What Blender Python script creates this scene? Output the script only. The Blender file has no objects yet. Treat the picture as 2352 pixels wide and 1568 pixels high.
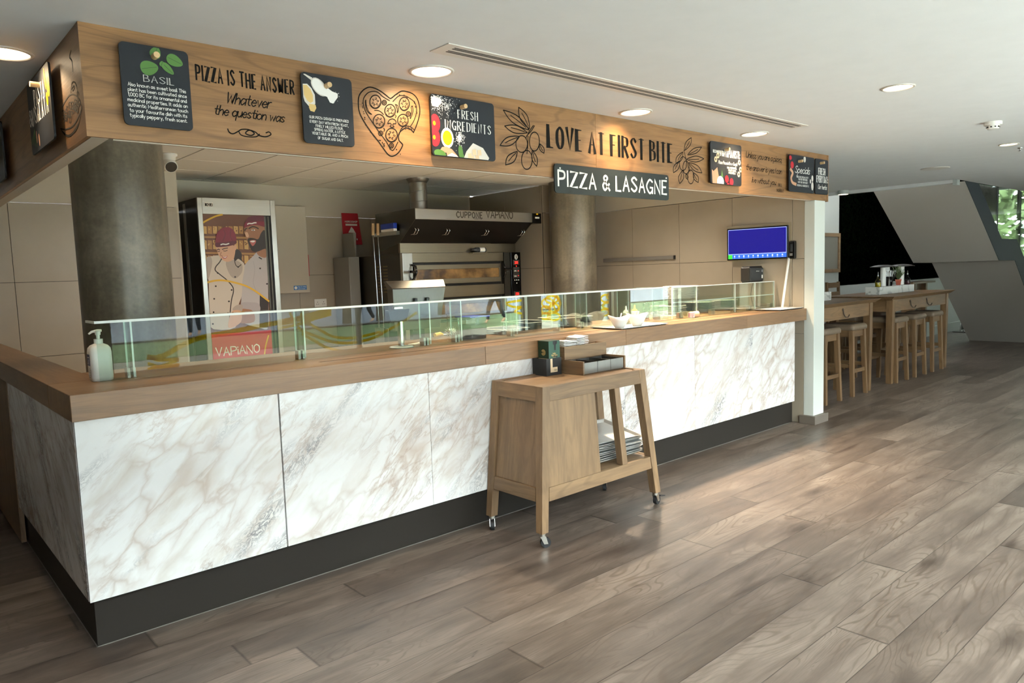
import bpy, bmesh, math, random
from mathutils import Vector, Matrix
PI = math.pi
rng = random.Random(7)
sc = bpy.context.scene
COL = sc.collection

# ------------------------------------------------------------------ camera (surveyed from the counter, fascia and floor lines)
DAY, WALLW, DOWN, KIT, EXPO = 25.5, 26, 13, 76, 0.5
FPX, YAW, PITCH, ROLL = 1671.15, math.radians(48.453), 0.0941, -0.0325
CAM = Vector((-0.6008, -3.4405, 1.6))
_F = Vector((math.cos(YAW)*math.cos(PITCH), math.sin(YAW)*math.cos(PITCH), -math.sin(PITCH)))
_R = _F.cross(Vector((0, 0, 1))).normalized()
_U = _R.cross(_F)
RX = math.cos(ROLL)*_R + math.sin(ROLL)*_U
UX = -math.sin(ROLL)*_R + math.cos(ROLL)*_U
def ray(x, y): return _F + RX*((x-1176)/FPX) - UX*((y-784)/FPX)
# a measured image point turned into the place where it meets a known wall, counter or floor plane
def at_x(x, y, X): d = ray(x, y); return CAM + d*((X-CAM.x)/d.x)
def at_y(x, y, Y): d = ray(x, y); return CAM + d*((Y-CAM.y)/d.y)
def at_z(x, y, Z): d = ray(x, y); return CAM + d*((Z-CAM.z)/d.z)

cd = bpy.data.cameras.new('camera'); cam = bpy.data.objects.new('camera', cd); COL.objects.link(cam)
cd.sensor_width = 36; cd.lens = 36*FPX/2352; cd.clip_end = 300; cd.clip_start = 0.05
cam.matrix_world = Matrix(((RX.x, UX.x, -_F.x, CAM.x), (RX.y, UX.y, -_F.y, CAM.y), (RX.z, UX.z, -_F.z, CAM.z), (0, 0, 0, 1)))
sc.camera = cam

# ------------------------------------------------------------------ node helpers
def srgb(h):
    if isinstance(h, (tuple, list)): c = h
    else: c = [int(h[i:i+2], 16)/255 for i in (0, 2, 4)]
    return tuple((x/12.92 if x <= .04045 else ((x+.055)/1.055)**2.4) for x in c[:3]) + (1,)
class NT:
    def __init__(s, name):
        s.m = bpy.data.materials.new(name); s.m.use_nodes = True
        s.t = s.m.node_tree; s.b = s.t.nodes['Principled BSDF']; s.out = s.t.nodes['Material Output']
    def n(s, typ, **kw):
        nd = s.t.nodes.new('ShaderNode'+typ)
        for k, v in kw.items():
            if hasattr(nd, k) and not k.startswith('i_'): setattr(nd, k, v)
        return nd
    def link(s, a, b): s.t.links.new(a, b)
    def set(s, sock, v):
        if hasattr(v, 'is_output') or isinstance(v, bpy.types.NodeSocket): s.link(v, sock)
        else: sock.default_value = v
    def math(s, op, a, b=0.0, c=0.0, clamp=False):
        nd = s.n('Math', operation=op, use_clamp=clamp)
        s.set(nd.inputs[0], a); s.set(nd.inputs[1], b); s.set(nd.inputs[2], c)
        return nd.outputs[0]
    def sep(s, v):
        nd = s.n('SeparateXYZ'); s.link(v, nd.inputs[0]); return nd.outputs
    def comb(s, x, y, z):
        nd = s.n('CombineXYZ')
        for i, v in enumerate((x, y, z)): s.set(nd.inputs[i], v)
        return nd.outputs[0]
    def noise(s, vec, scale=1.0, detail=3.0, rough=.55, dist=0.0):
        nd = s.n('TexNoise'); s.link(vec, nd.inputs['Vector'])
        nd.inputs['Scale'].default_value = scale; nd.inputs['Detail'].default_value = detail
        nd.inputs['Roughness'].default_value = rough; nd.inputs['Distortion'].default_value = dist
        return nd.outputs['Fac']
    def ramp(s, fac, stops):
        nd = s.n('ValToRGB'); s.link(fac, nd.inputs[0]); r = nd.color_ramp
        while len(r.elements) < len(stops): r.elements.new(.5)
        for e, (p, c) in zip(r.elements, stops): e.position = p; e.color = c if not isinstance(c, (int, float)) else (c, c, c, 1)
        return nd.outputs[0]
    def mix(s, fac, a, b, mode='MIX'):
        nd = s.n('Mix', data_type='RGBA', blend_type=mode)
        s.set(nd.inputs[0], fac); s.set(nd.inputs[6], a); s.set(nd.inputs[7], b)
        return nd.outputs[2]
    def bump(s, h, strength=.2, dist=.01):
        nd = s.n('Bump'); nd.inputs['Strength'].default_value = strength; nd.inputs['Distance'].default_value = dist
        s.link(h, nd.inputs['Height']); s.link(nd.outputs[0], s.b.inputs['Normal'])
    def obj(s): return s.n('TexCoord').outputs['Object']
    def rnd(s): return s.n('ObjectInfo').outputs['Random']
M = {}
def plain(name, col, rough=.5, metal=0., spec=.5, emit=None, estr=0., noise=0.0, coat=0.):
    t = NT(name); c = srgb(col)
    t.b.inputs['Base Color'].default_value = c; t.b.inputs['Roughness'].default_value = rough
    t.b.inputs['Metallic'].default_value = metal; t.b.inputs['Specular IOR Level'].default_value = spec
    if coat: t.b.inputs['Coat Weight'].default_value = coat
    if noise:
        v = t.noise(t.obj(), 6, 4)
        t.link(t.mix(t.ramp(v, [(.3, 0), (.7, 1)]), tuple(x*(1-noise) for x in c[:3])+(1,), tuple(min(1, x*(1+noise)) for x in c[:3])+(1,)), t.b.inputs['Base Color'])
    if emit:
        t.b.inputs['Emission Color'].default_value = srgb(emit); t.b.inputs['Emission Strength'].default_value = estr
    M[name] = t.m; return t.m

def wood(name, dark, light, axis='X', rough=.5, knots=.35, rings=.3, tone=1.0, spec=.4, mid=None):
    t = NT(name); x, y, z = t.sep(t.obj())
    a, b, c = {'X': (x, y, z), 'Y': (y, x, z), 'Z': (z, x, y)}[axis]
    r = t.math('MULTIPLY', t.rnd(), 23.0)
    a = t.math('ADD', a, r)
    def v(ka, kb): return t.comb(t.math('MULTIPLY', a, ka), t.math('MULTIPLY', b, kb), t.math('MULTIPLY', c, kb))
    n1 = t.noise(v(.9, 9), 1.6, 5, .6, .5)
    n2 = t.noise(v(5, 170), 1, 2, .6)
    n3 = t.noise(v(.5, 1.8), 1, 2)
    f = t.math('ADD', t.math('ADD', t.math('MULTIPLY', n1, .5), t.math('MULTIPLY', n2, .25)), t.math('MULTIPLY', n3, .35))
    stops = [(.3, srgb(dark)), (.78, srgb(light))]
    if mid: stops.insert(1, (.52, srgb(mid)))
    col = t.ramp(f, stops)
    rg = t.math('SINE', t.math('MULTIPLY', t.noise(v(.55, 3.6), 1, 2, .45, .25), 95.0))
    rg = t.math('MULTIPLY', t.ramp(rg, [(.55, 0), (1, 1)]), rings)
    col = t.mix(rg, col, tuple(k*.55 for k in srgb(dark)[:3])+(1,))
    if knots:
        vo = t.n('TexVoronoi'); t.link(v(1.5, 3.4), vo.inputs['Vector']); vo.inputs['Scale'].default_value = 1.0
        sel = t.math('GREATER_THAN', t.sep(vo.outputs['Color'])[0], .62)
        k = t.math('MULTIPLY', t.ramp(t.math('ADD', vo.outputs['Distance'], t.math('MULTIPLY', n1, .12)), [(.08, 1), (.2, 0)]), sel)
        col = t.mix(t.math('MULTIPLY', k, knots), col, tuple(k_*.3 for k_ in srgb(dark)[:3])+(1,))
    t.link(col, t.b.inputs['Base Color']); t.b.inputs['Roughness'].default_value = rough
    t.b.inputs['Specular IOR Level'].default_value = spec
    t.bump(n2, .12, .002)
    M[name] = t.m; return t.m

def steel(name, col, rough=.3, axis='X', scratch=.25):
    t = NT(name); x, y, z = t.sep(t.obj()); k = {'X': (1, 60, 60), 'Z': (60, 60, 1)}[axis]
    n = t.noise(t.comb(t.math('MULTIPLY', x, k[0]), t.math('MULTIPLY', y, k[1]), t.math('MULTIPLY', z, k[2])), 3, 3)
    n2 = t.noise(t.obj(), 2.5, 3)
    c = srgb(col)
    t.link(t.mix(t.math('ADD', t.math('MULTIPLY', n, .5), t.math('MULTIPLY', n2, .5)), tuple(v*(1-scratch) for v in c[:3])+(1,), tuple(min(1, v*(1+scratch)) for v in c[:3])+(1,)), t.b.inputs['Base Color'])
    t.b.inputs['Metallic'].default_value = 1.0
    t.link(t.math('MULTIPLY_ADD', n, .12, rough-.06), t.b.inputs['Roughness'])
    M[name] = t.m; return t.m

def thin_glass(name, tint, refl=1.0, ior=1.5):
    # thin sheet: clear transmission plus the Fresnel reflection of each face
    t = NT(name); t.t.nodes.remove(t.b)
    tr = t.n('BsdfTransparent'); tr.inputs[0].default_value = srgb(tint)
    gl = t.n('BsdfGlossy'); gl.inputs['Roughness'].default_value = 0.0; gl.inputs[0].default_value = (1, 1, 1, 1)
    fr = t.n('Fresnel'); fr.inputs[0].default_value = ior
    mx = t.n('MixShader'); t.link(t.math('MULTIPLY', fr.outputs[0], refl, clamp=True), mx.inputs[0])
    t.link(tr.outputs[0], mx.inputs[1]); t.link(gl.outputs[0], mx.inputs[2]); t.link(mx.outputs[0], t.out.inputs[0])
    M[name] = t.m; return t.m

# ------------------------------------------------------------------ materials
plain('ceiling_paint', 'dfdedd', .75, noise=.02)
plain('wall_white', 'b4b8b3', .6)
plain('wall_pillar', 'd0d3cb', .55)
plain('panel_beige', 'a09381', .35, noise=.025)
plain('wall_upper', 'b9ae9c', .6)
plain('gap_dark', '2a2520', .8)
plain('tile_white', 'e2dccf', .7)
plain('bounce_tile', 'c2b9aa', .5)
plain('black_matte', '121212', .6)
plain('black_gloss', '0c0c0d', .15)
plain('black_hood', '1b1917', .35, metal=.6)
plain('slate', '1e2126', .55, spec=.3)
plain('slate_green', '262b29', .55, spec=.3)
plain('plinth', '2a2520', .55, spec=.2)
plain('skirting_brown', '6a6056', .5)
plain('white_plastic', 'e9e6df', .35)
plain('white_ceramic', 'f2efe9', .18, coat=.3)
plain('bottle_white', 'e4e2da', .4)
plain('ink_black', '0c0a08', .7, spec=.15)
plain('ink_white', 'eceae4', .6)
plain('ink_grey', '6f6f6f', .6)
plain('ink_gold', 'c9a86a', .5)
plain('cup_green', '1f4a38', .5)
plain('cup_green_dark', '15301f', .55)
plain('kraft', 'd4bb98', .7)
plain('paper_white', 'f4f2ee', .8)
plain('fridge_grey', '8e8a82', .5)
plain('red_pouch', 'b01525', .55)
plain('blue_plastic', '1f3aa0', .4)
plain('yellow_plastic', 'f0c010', .4)
plain('blue_lid', '4a55c8', .3)
plain('rubber', '1c1c1e', .6)
plain('leather_taupe', '6f5e4c', .5, noise=.06)
plain('leather_brown', '5a493b', .45)
plain('stair_plaster', 'b7b0a6', .7)
plain('stair_grey', '2d3237', .6, spec=.25)
plain('terracotta', 'a2513a', .7)
plain('oil', 'b8a010', .15)
plain('vinegar', '4a1c22', .15)
plain('brass', '8a7a5a', .35, metal=1)
plain('iron', '4a4038', .5, metal=.7)
plain('leaf_green', '4a7330', .5)
plain('herb_green', '5d6e45', .6)
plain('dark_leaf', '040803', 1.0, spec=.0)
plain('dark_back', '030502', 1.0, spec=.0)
def decal():
    t = NT('decal_yellow'); tl = t.n('BsdfTranslucent'); tl.inputs[0].default_value = srgb('e8c020'); tr = t.n('BsdfTransparent'); tr.inputs[0].default_value = srgb('d8a818')
    mx = t.n('MixShader'); mx.inputs[0].default_value = .3; t.link(tr.outputs[0], mx.inputs[1]); t.link(tl.outputs[0], mx.inputs[2]); t.link(mx.outputs[0], t.out.inputs[0]); t.t.nodes.remove(t.b); M['decal_yellow'] = t.m
decal()
plain('lamp_glow', 'fff0d8', .5, emit='ffe6c0', estr=5)
plain('lamp_glow_soft', 'fff3e0', .5, emit='fff0d8', estr=3.5)
plain('lamp_trim', 'd6cfc6', .4)
plain('rail_grey', '77716a', .4)
plain('mount_beige_shade', '94876f', .5)  # beige darkened to stand in for the shadow line around the screen
plain('shade_dark', '3c3836', .5)
plain('paper_cream', 'd8d2c6', .8)
plain('led_red', '300000', .5, emit='ff2a20', estr=3)
plain('screen_blue', '05051a', .2, emit='211d86', estr=.9)
plain('screen_bar', '0a0a30', .2, emit='3b6fd6', estr=1.0)
plain('screen_line', '303030', .2, emit='9aa8f0', estr=1.0)
plain('screen_green', '0a300a', .2, emit='4ae04a', estr=1.0)
plain('screen_white', '303030', .2, emit='cfdcff', estr=1.0)
plain('mirror_matte_grey', '6a665c', .5)  # flat matte grey painted in place of what the mirror reflects
plain('printer_dark', '2c3034', .35)
plain('printer_side', '1a1816', .4)
plain('chrome', 'c8c8c8', .12, metal=1)
plain('sauce', '2c1613', .25)
plain('pepper', '1c1814', .8)
plain('salt', 'ece6e0', .8)
plain('foundation', '3b332a', .9)
plain('blue_label', '1b2f66', .4)
plain('sticker_blue', '2f6fb0', .4)
plain('lawn', '47562f', .95, noise=.35)
plain('paving', '62636f', .9, noise=.08)
plain('terrace_bounce', 'bcbdbd', .8, noise=.05)
plain('gravel', '6f6658', .95, noise=.3)
plain('facade_pale', 'b8b6ba', .9, noise=.04)
plain('facade_glass', '3c4450', .2)
plain('trunk', '5b4f42', .9)
plain('foliage', '4b5a34', .9)
plain('mullion', '3a3a3a', .5)
plain('hivis', 'd8e030', .7)
plain('cloth_dark', '22252c', .8)
plain('skin', 'b98a6c', .6)
plain('sky_dummy', 'ffffff', .9)
wood('oak_fascia', '5d422b', 'a3784e', 'X', .42, knots=.6, rings=.28, mid='85613e')
wood('oak_fascia_side', '5d422b', 'a3784e', 'Y', .42, knots=.6, rings=.28, mid='85613e')
wood('oak_top', '5d4732', '957453', 'X', .38, knots=.2, rings=.14, mid='7c5d40')
wood('oak_top_side', '5d4732', '957453', 'Y', .38, knots=.2, rings=.14, mid='7c5d40')
wood('oak_cart', '5d4834', '947655', 'X', .5, knots=.12, rings=.25, mid='785f45')
wood('oak_cart_z', '5d4834', '947655', 'Z', .5, knots=.0, rings=.2, mid='785f45')
wood('oak_table', '4f3b28', '896a49', 'X', .45, knots=.2, rings=.2, mid='6c5237')
wood('oak_table_z', '4f3b28', '896a49', 'Z', .45, knots=0, rings=.15, mid='6c5237')
wood('dowel', 'b38f63', 'd3b184', 'Y', .5, knots=0, rings=.05)
steel('steel', 'b9b6ae', .3)
steel('steel_z', 'b9b6ae', .3, 'Z')
steel('steel_warm', '8e8470', .32)
steel('steel_dark', '5c5850', .4)
plain('steel_tray', 'c4c4c2', .36, metal=.55, noise=.04)
steel('steel_bin', '7d7c78', .42, 'Z')
steel('duct', '8f8c86', .35)
thin_glass('guard_glass', 'f4faf6', .45)
thin_glass('fin_glass', 'eaf4ee', .15)
thin_glass('guard_edge', 'bfe0d0', 1.5)
thin_glass('pane_glass', 'f6fbf8', .6)
thin_glass('clear_plastic', 'eef0ee', 1.2, 1.4)
thin_glass('bronze_fluid', '3a1c18', 1.0, 1.4)
plain('glass_edge_white', 'dfe6e0', .3, emit='e8f0ea', estr=.0)
# pizza-counter marble: warm white, tan veining on a diagonal, a few blue-black clusters
def marble(name, dirsign=1):
    t = NT(name); x, y, z = t.sep(t.obj())
    u = t.math('ADD', x, y)
    r = t.math('MULTIPLY', t.rnd(), 31.0)
    ca, sa = math.cos(math.radians(42)), math.sin(math.radians(42))
    a = t.math('ADD', t.math('MULTIPLY', u, ca), t.math('MULTIPLY', z, sa))
    b = t.math('SUBTRACT', t.math('MULTIPLY', z, ca), t.math('MULTIPLY', u, sa))
    def v(ka, kb, o=0.): return t.comb(t.math('ADD', t.math('MULTIPLY', a, ka), r), t.math('MULTIPLY', b, kb), t.math('ADD', r, o))
    warp = t.noise(v(2.5, 5, 3), 1, 3)
    clouds = t.noise(v(2.2, 5.6), 1.4, 4, .55, .3)
    col = t.ramp(clouds, [(.24, srgb('d2c9be')), (.37, srgb('e6e2dc')), (.5, srgb('f2f1ef'))])
    # cobble-like cells
    vo = t.n('TexVoronoi', feature='DISTANCE_TO_EDGE')
    wv = t.comb(t.math('ADD', t.math('ADD', t.math('MULTIPLY', a, 4.0), r), t.math('MULTIPLY', warp, 1.5)), t.math('ADD', t.math('MULTIPLY', b, 9.5), t.math('MULTIPLY', clouds, 2.2)), r)
    t.link(wv, vo.inputs['Vector']); vo.inputs['Scale'].default_value = 1.0
    cell = t.ramp(vo.outputs['Distance'], [(0.0, 1), (.07, .45), (.22, 0)])
    mk = t.ramp(t.noise(v(1.1, 2.2, 9), 1, 2), [(.38, 0), (.62, 1)])
    col = t.mix(t.math('MULTIPLY', t.math('MULTIPLY', cell, mk), .6), col, srgb('ab8d75'))
    # long thin tan veins
    n = t.noise(v(2.0, 6.5, 17), 1.5, 6, .62, .5)
    ve = t.ramp(t.math('ABSOLUTE', t.math('SUBTRACT', n, .5)), [(0.0, 1), (.022, .3), (.06, 0)])
    mk2 = t.ramp(t.noise(v(.8, 2.5, 21), 1.5, 2), [(.42, 0), (.6, 1)])
    col = t.mix(t.math('MULTIPLY', t.math('MULTIPLY', ve, mk2), .5), col, srgb('9a785e'))
    # blue-black clusters on a few diagonals
    n4 = t.noise(v(7, 16, 5), 2.2, 5, .65, 1.2)
    dk = t.ramp(t.math('ABSOLUTE', t.math('SUBTRACT', n4, .5)), [(0.0, 1), (.05, .35), (.11, 0)])
    mk3 = t.ramp(t.noise(v(.7, 2.6, 40), 1.25, 3), [(.57, 0), (.68, 1)])
    col = t.mix(t.math('MULTIPLY', t.math('MULTIPLY', dk, mk3), .85), col, srgb('4b4a52'))
    t.link(col, t.b.inputs['Base Color']); t.b.inputs['Roughness'].default_value = .16
    t.b.inputs['Specular IOR Level'].default_value = .45
    M[name] = t.m
marble('marble')
def small_marble():
    t = NT('marble_block'); o = t.obj()
    n = t.noise(o, 3, 3, .5, .6)
    ve = t.ramp(t.math('ABSOLUTE', t.math('SUBTRACT', n, .5)), [(0, 1), (.015, .4), (.04, 0)])
    t.link(t.mix(t.math('MULTIPLY', ve, .5), srgb('d2d0ca'), srgb('55534f')), t.b.inputs['Base Color'])
    t.b.inputs['Roughness'].default_value = .25; M['marble_block'] = t.m
small_marble()
def concrete():
    t = NT('concrete'); o = t.obj()
    n = t.noise(o, 1.7, 5, .6, .4); n2 = t.noise(o, 40, 3, .6); x, y, z = t.sep(o)
    st = t.noise(t.comb(t.math('MULTIPLY', x, 5), t.math('MULTIPLY', y, 5), t.math('MULTIPLY', z, .5)), 1.5, 3)
    f = t.math('ADD', t.math('ADD', t.math('MULTIPLY', n, .55), t.math('MULTIPLY', n2, .14)), t.math('MULTIPLY', st, .34))
    t.link(t.ramp(f, [(.36, srgb('3f392f')), (.5, srgb('645c4e')), (.64, srgb('877d6a'))]), t.b.inputs['Base Color'])
    t.b.inputs['Roughness'].default_value = .33; t.bump(n2, .1, .004); M['concrete'] = t.m
concrete()
def floor_planks():
    t = NT('floor_planks'); o = t.obj(); x, y, z = t.sep(o)
    W, L = .222, 2.35
    yy = t.math('ADD', y, 10.05)
    row = t.math('FLOOR', t.math('DIVIDE', yy, W)); fy = t.math('FRACT', t.math('DIVIDE', yy, W))
    off = t.math('FRACT', t.math('MULTIPLY', t.math('SINE', t.math('MULTIPLY', row, 12.9898)), 43.758))
    xx = t.math('ADD', t.math('DIVIDE', x, L), t.math('ADD', off, 20.0))
    ci = t.math('FLOOR', xx); fx = t.math('FRACT', xx)
    wn = t.n('TexWhiteNoise', noise_dimensions='2D'); t.link(t.comb(row, ci, 0.0), wn.inputs['Vector'])
    rn = wn.outputs['Value']; rc = t.sep(wn.outputs['Color'])
    zo = t.math('MULTIPLY', rn, 57.0)
    def v(ka, kb): return t.comb(t.math('MULTIPLY', x, ka), t.math('MULTIPLY', y, kb), zo)
    n1 = t.noise(v(1.0, 7), 1.5, 6, .62, .6)
    n2 = t.noise(v(9, 150), 1, 3, .65)
    n3 = t.noise(v(2.2, 2.6), 1, 3)
    tone = t.math('MULTIPLY_ADD', rc[1], .17, -.085)
    f = t.math('ADD', t.math('ADD', t.math('MULTIPLY', n1, .55), t.math('MULTIPLY', n2, .16)), t.math('ADD', t.math('MULTIPLY', n3, .30), tone))
    col = t.ramp(f, [(.28, srgb('3b312b')), (.5, srgb('62554c')), (.72, srgb('87796e'))])
    # cathedral grain
    rg = t.math('SINE', t.math('MULTIPLY', t.noise(v(.75, 3.6), 1, 2.5, .45, .5), 170.0))
    rg = t.math('MULTIPLY', t.ramp(rg, [(.5, 0), (1, 1)]), t.ramp(n3, [(.38, .10), (.62, .6)]))
    col = t.mix(rg, col, srgb('4a3b30'))
    # knots and splits
    vo = t.n('TexVoronoi'); t.link(v(1.35, 3.6), vo.inputs['Vector']); vo.inputs['Scale'].default_value = 1.0
    sel = t.math('GREATER_THAN', t.sep(vo.outputs['Color'])[0], .36)
    k = t.math('MULTIPLY', t.ramp(t.math('ADD', vo.outputs['Distance'], t.math('MULTIPLY', n1, .25)), [(.17, 1), (.25, .6), (.42, 0)]), sel)
    col = t.mix(t.math('MULTIPLY', k, .75), col, srgb('2e211a'))
    cr = t.ramp(t.math('ABSOLUTE', t.math('SUBTRACT', t.noise(v(1.1, 13), 1.2, 3, .5, .3), .5)), [(0, 1), (.008, 0)])
    crm = t.ramp(t.noise(v(1.6, 5), 1.3, 1), [(.62, 0), (.7, 1)])
    col = t.mix(t.math('MULTIPLY', t.math('MULTIPLY', cr, crm), .7), col, srgb('2e221b'))
    # seams
    ey = t.math('MINIMUM', fy, t.math('SUBTRACT', 1.0, fy)); ex = t.math('MINIMUM', fx, t.math('SUBTRACT', 1.0, fx))
    sm = t.math('MAXIMUM', t.ramp(ey, [(.003, 1), (.012, 0)]), t.ramp(ex, [(.0003, 1), (.0011, 0)]))
    col = t.mix(t.math('MULTIPLY', sm, .75), col, srgb('2b221c'))
    t.link(col, t.b.inputs['Base Color'])
    t.link(t.math('MULTIPLY_ADD', n2, .16, .30), t.b.inputs['Roughness'])
    t.b.inputs['Specular IOR Level'].default_value = .55
    h = t.math('SUBTRACT', t.math('MULTIPLY', n2, .5), t.math('MULTIPLY', sm, 1.5))
    t.bump(h, .22, .003); M['floor_planks'] = t.m
floor_planks()

# ------------------------------------------------------------------ mesh builder
class MB:
    def __init__(s, step=1): s.v = []; s.f = []; s.mi = []; s.sm = []; s.k = 0; s.step = step
    def add(s, vs, fs, mi=0, smooth=False):
        o = len(s.v); s.v += [tuple(p) for p in vs]
        for f in fs: s.f.append(tuple(i+o for i in f)); s.mi.append(mi); s.sm.append(smooth)
        return s
    def box(s, x0, y0, z0, x1, y1, z1, mi=0):
        x0, x1 = min(x0, x1), max(x0, x1); y0, y1 = min(y0, y1), max(y0, y1); z0, z1 = min(z0, z1), max(z0, z1)
        return s.add([(x0,y0,z0),(x1,y0,z0),(x1,y1,z0),(x0,y1,z0),(x0,y0,z1),(x1,y0,z1),(x1,y1,z1),(x0,y1,z1)],
              [(0,3,2,1),(4,5,6,7),(0,1,5,4),(1,2,6,5),(2,3,7,6),(3,0,4,7)], mi)
    def hexa(s, b, t, mi=0):   # 4 bottom points, 4 top points (same order)
        return s.add(list(b)+list(t), [(0,3,2,1),(4,5,6,7),(0,1,5,4),(1,2,6,5),(2,3,7,6),(3,0,4,7)], mi)
    def bar(s, p, q, w, d=None, mi=0, up=(0,0,1)):
        p, q = Vector(p), Vector(q); d = d or w; ax = (q-p).normalized(); u = Vector(up)
        if abs(ax.dot(u)) > .98: u = Vector((0, 1, 0))
        a = ax.cross(u).normalized()*w/2; b = a.cross(ax).normalized()*d/2
        return s.hexa([p-a-b, p+a-b, p+a+b, p-a+b], [q-a-b, q+a-b, q+a+b, q-a+b], mi)
    def cyl(s, p, q, r, r2=None, n=24, mi=0, caps=True, smooth=True):
        p, q = Vector(p), Vector(q); r2 = r if r2 is None else r2; ax = (q-p).normalized()
        u = Vector((0, 0, 1)) if abs(ax.z) < .9 else Vector((1, 0, 0))
        a = ax.cross(u).normalized(); b = ax.cross(a)
        vs = [p+(a*math.cos(2*PI*i/n)+b*math.sin(2*PI*i/n))*r for i in range(n)]+[q+(a*math.cos(2*PI*i/n)+b*math.sin(2*PI*i/n))*r2 for i in range(n)]
        s.add(vs, [(i, (i+1)%n, n+(i+1)%n, n+i) for i in range(n)], mi, smooth)
        if caps: s.add(vs[:n], [tuple(range(n))], mi); s.add(vs[n:], [tuple(range(n-1, -1, -1))], mi)
        return s
    def lathe(s, c, prof, n=28, mi=0, sx=1., sy=1.):
        c = Vector(c); vs = []
        for r, z in prof: vs += [c+Vector((r*sx*math.cos(2*PI*i/n), r*sy*math.sin(2*PI*i/n), z)) for i in range(n)]
        fs = [(k*n+i, k*n+(i+1)%n, (k+1)*n+(i+1)%n, (k+1)*n+i) for k in range(len(prof)-1) for i in range(n)]
        return s.add(vs, fs, mi, True)
    def tube(s, pts, r, n=10, mi=0, caps=True):
        pts = [Vector(p) for p in pts]; rings = []; prev = None
        for i, p in enumerate(pts):
            t = (pts[min(i+1, len(pts)-1)]-pts[max(i-1, 0)]).normalized()
            if prev is None:
                u = Vector((0, 0, 1)) if abs(t.z) < .9 else Vector((1, 0, 0)); a = t.cross(u).normalized()
            else: a = (prev-t*prev.dot(t)).normalized()
            prev = a; b = t.cross(a); rr = r[i] if isinstance(r, (list, tuple)) else r
            rings.append([p+(a*math.cos(2*PI*k/n)+b*math.sin(2*PI*k/n))*rr for k in range(n)])
        vs = [v for rg in rings for v in rg]
        s.add(vs, [(i*n+k, i*n+(k+1)%n, (i+1)*n+(k+1)%n, (i+1)*n+k) for i in range(len(pts)-1) for k in range(n)], mi, True)
        if caps: s.add(rings[0], [tuple(range(n))], mi); s.add(rings[-1], [tuple(range(n-1, -1, -1))], mi)
        return s
    def prism(s, poly, off, mi=0):    # 3D polygon pushed along a vector
        poly = [Vector(p) for p in poly]; off = Vector(off); n = len(poly)
        return s.add(poly+[p+off for p in poly], [tuple(range(n)), tuple(range(2*n-1, n-1, -1))]+[(i, n+i, n+(i+1)%n, (i+1)%n) for i in range(n)], mi)
    def poly(s, pts, mi=0): return s.add(pts, [tuple(range(len(pts)))], mi)
    def sphere(s, c, r, n=16, m=10, mi=0, sx=1, sy=1, sz=1):
        return s.lathe(c, [(r*math.sin(PI*k/m)*1.0+1e-5, -r*math.cos(PI*k/m)*sz) for k in range(m+1)], n, mi, sx, sy)
    def obj(s, name, mats, parent=None, loc=None, bevel=0., kind=None, label=None, seg=2):
        me = bpy.data.meshes.new(name); me.from_pydata(s.v, [], s.f)
        mats = mats if isinstance(mats, (list, tuple)) else [mats]
        for m in mats: me.materials.append(M[m])
        for p, i, sm in zip(me.polygons, s.mi, s.sm): p.material_index = i; p.use_smooth = sm
        me.update()
        o = bpy.data.objects.new(name, me); COL.objects.link(o)
        if parent is not None:
            o.parent = parent
            # parts are modelled in place; the part is shifted back by where its thing stands
            root = parent; b = Vector((0, 0, 0))
            while root is not None: b += root.location; root = root.parent
            if loc is None: o.location = -b
            else: o.location = loc
        elif loc is not None: o.location = loc
        if bevel:
            bm_ = o.modifiers.new('edge', 'BEVEL'); bm_.width = bevel; bm_.segments = seg; bm_.limit_method = 'ANGLE'
            bm_.harden_normals = False
        if kind: o['kind'] = kind
        if label: o['label'] = label
        return o
def thing(name, label, cat, loc=(0, 0, 0), group=None, kind=None):
    o = bpy.data.objects.new(name, None); COL.objects.link(o); o.location = loc; o.empty_display_size = .1
    o['label'] = label; o['category'] = cat
    if group: o['group'] = group
    if kind: o['kind'] = kind
    return o
def tag(o, label, cat, group=None, kind=None):
    o['label'] = label; o['category'] = cat
    if group: o['group'] = group
    if kind: o['kind'] = kind
    return o
def dup(root, loc, label, rz=0., group=None):
    r = root.copy(); COL.objects.link(r); r.location = loc; r.rotation_euler = (0, 0, rz); r['label'] = label
    if group: r['group'] = group
    for ch in list(root.children):
        c = ch.copy(); COL.objects.link(c); c.parent = r
        for g in list(ch.children):
            d = g.copy(); COL.objects.link(d); d.parent = c
    return r

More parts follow.
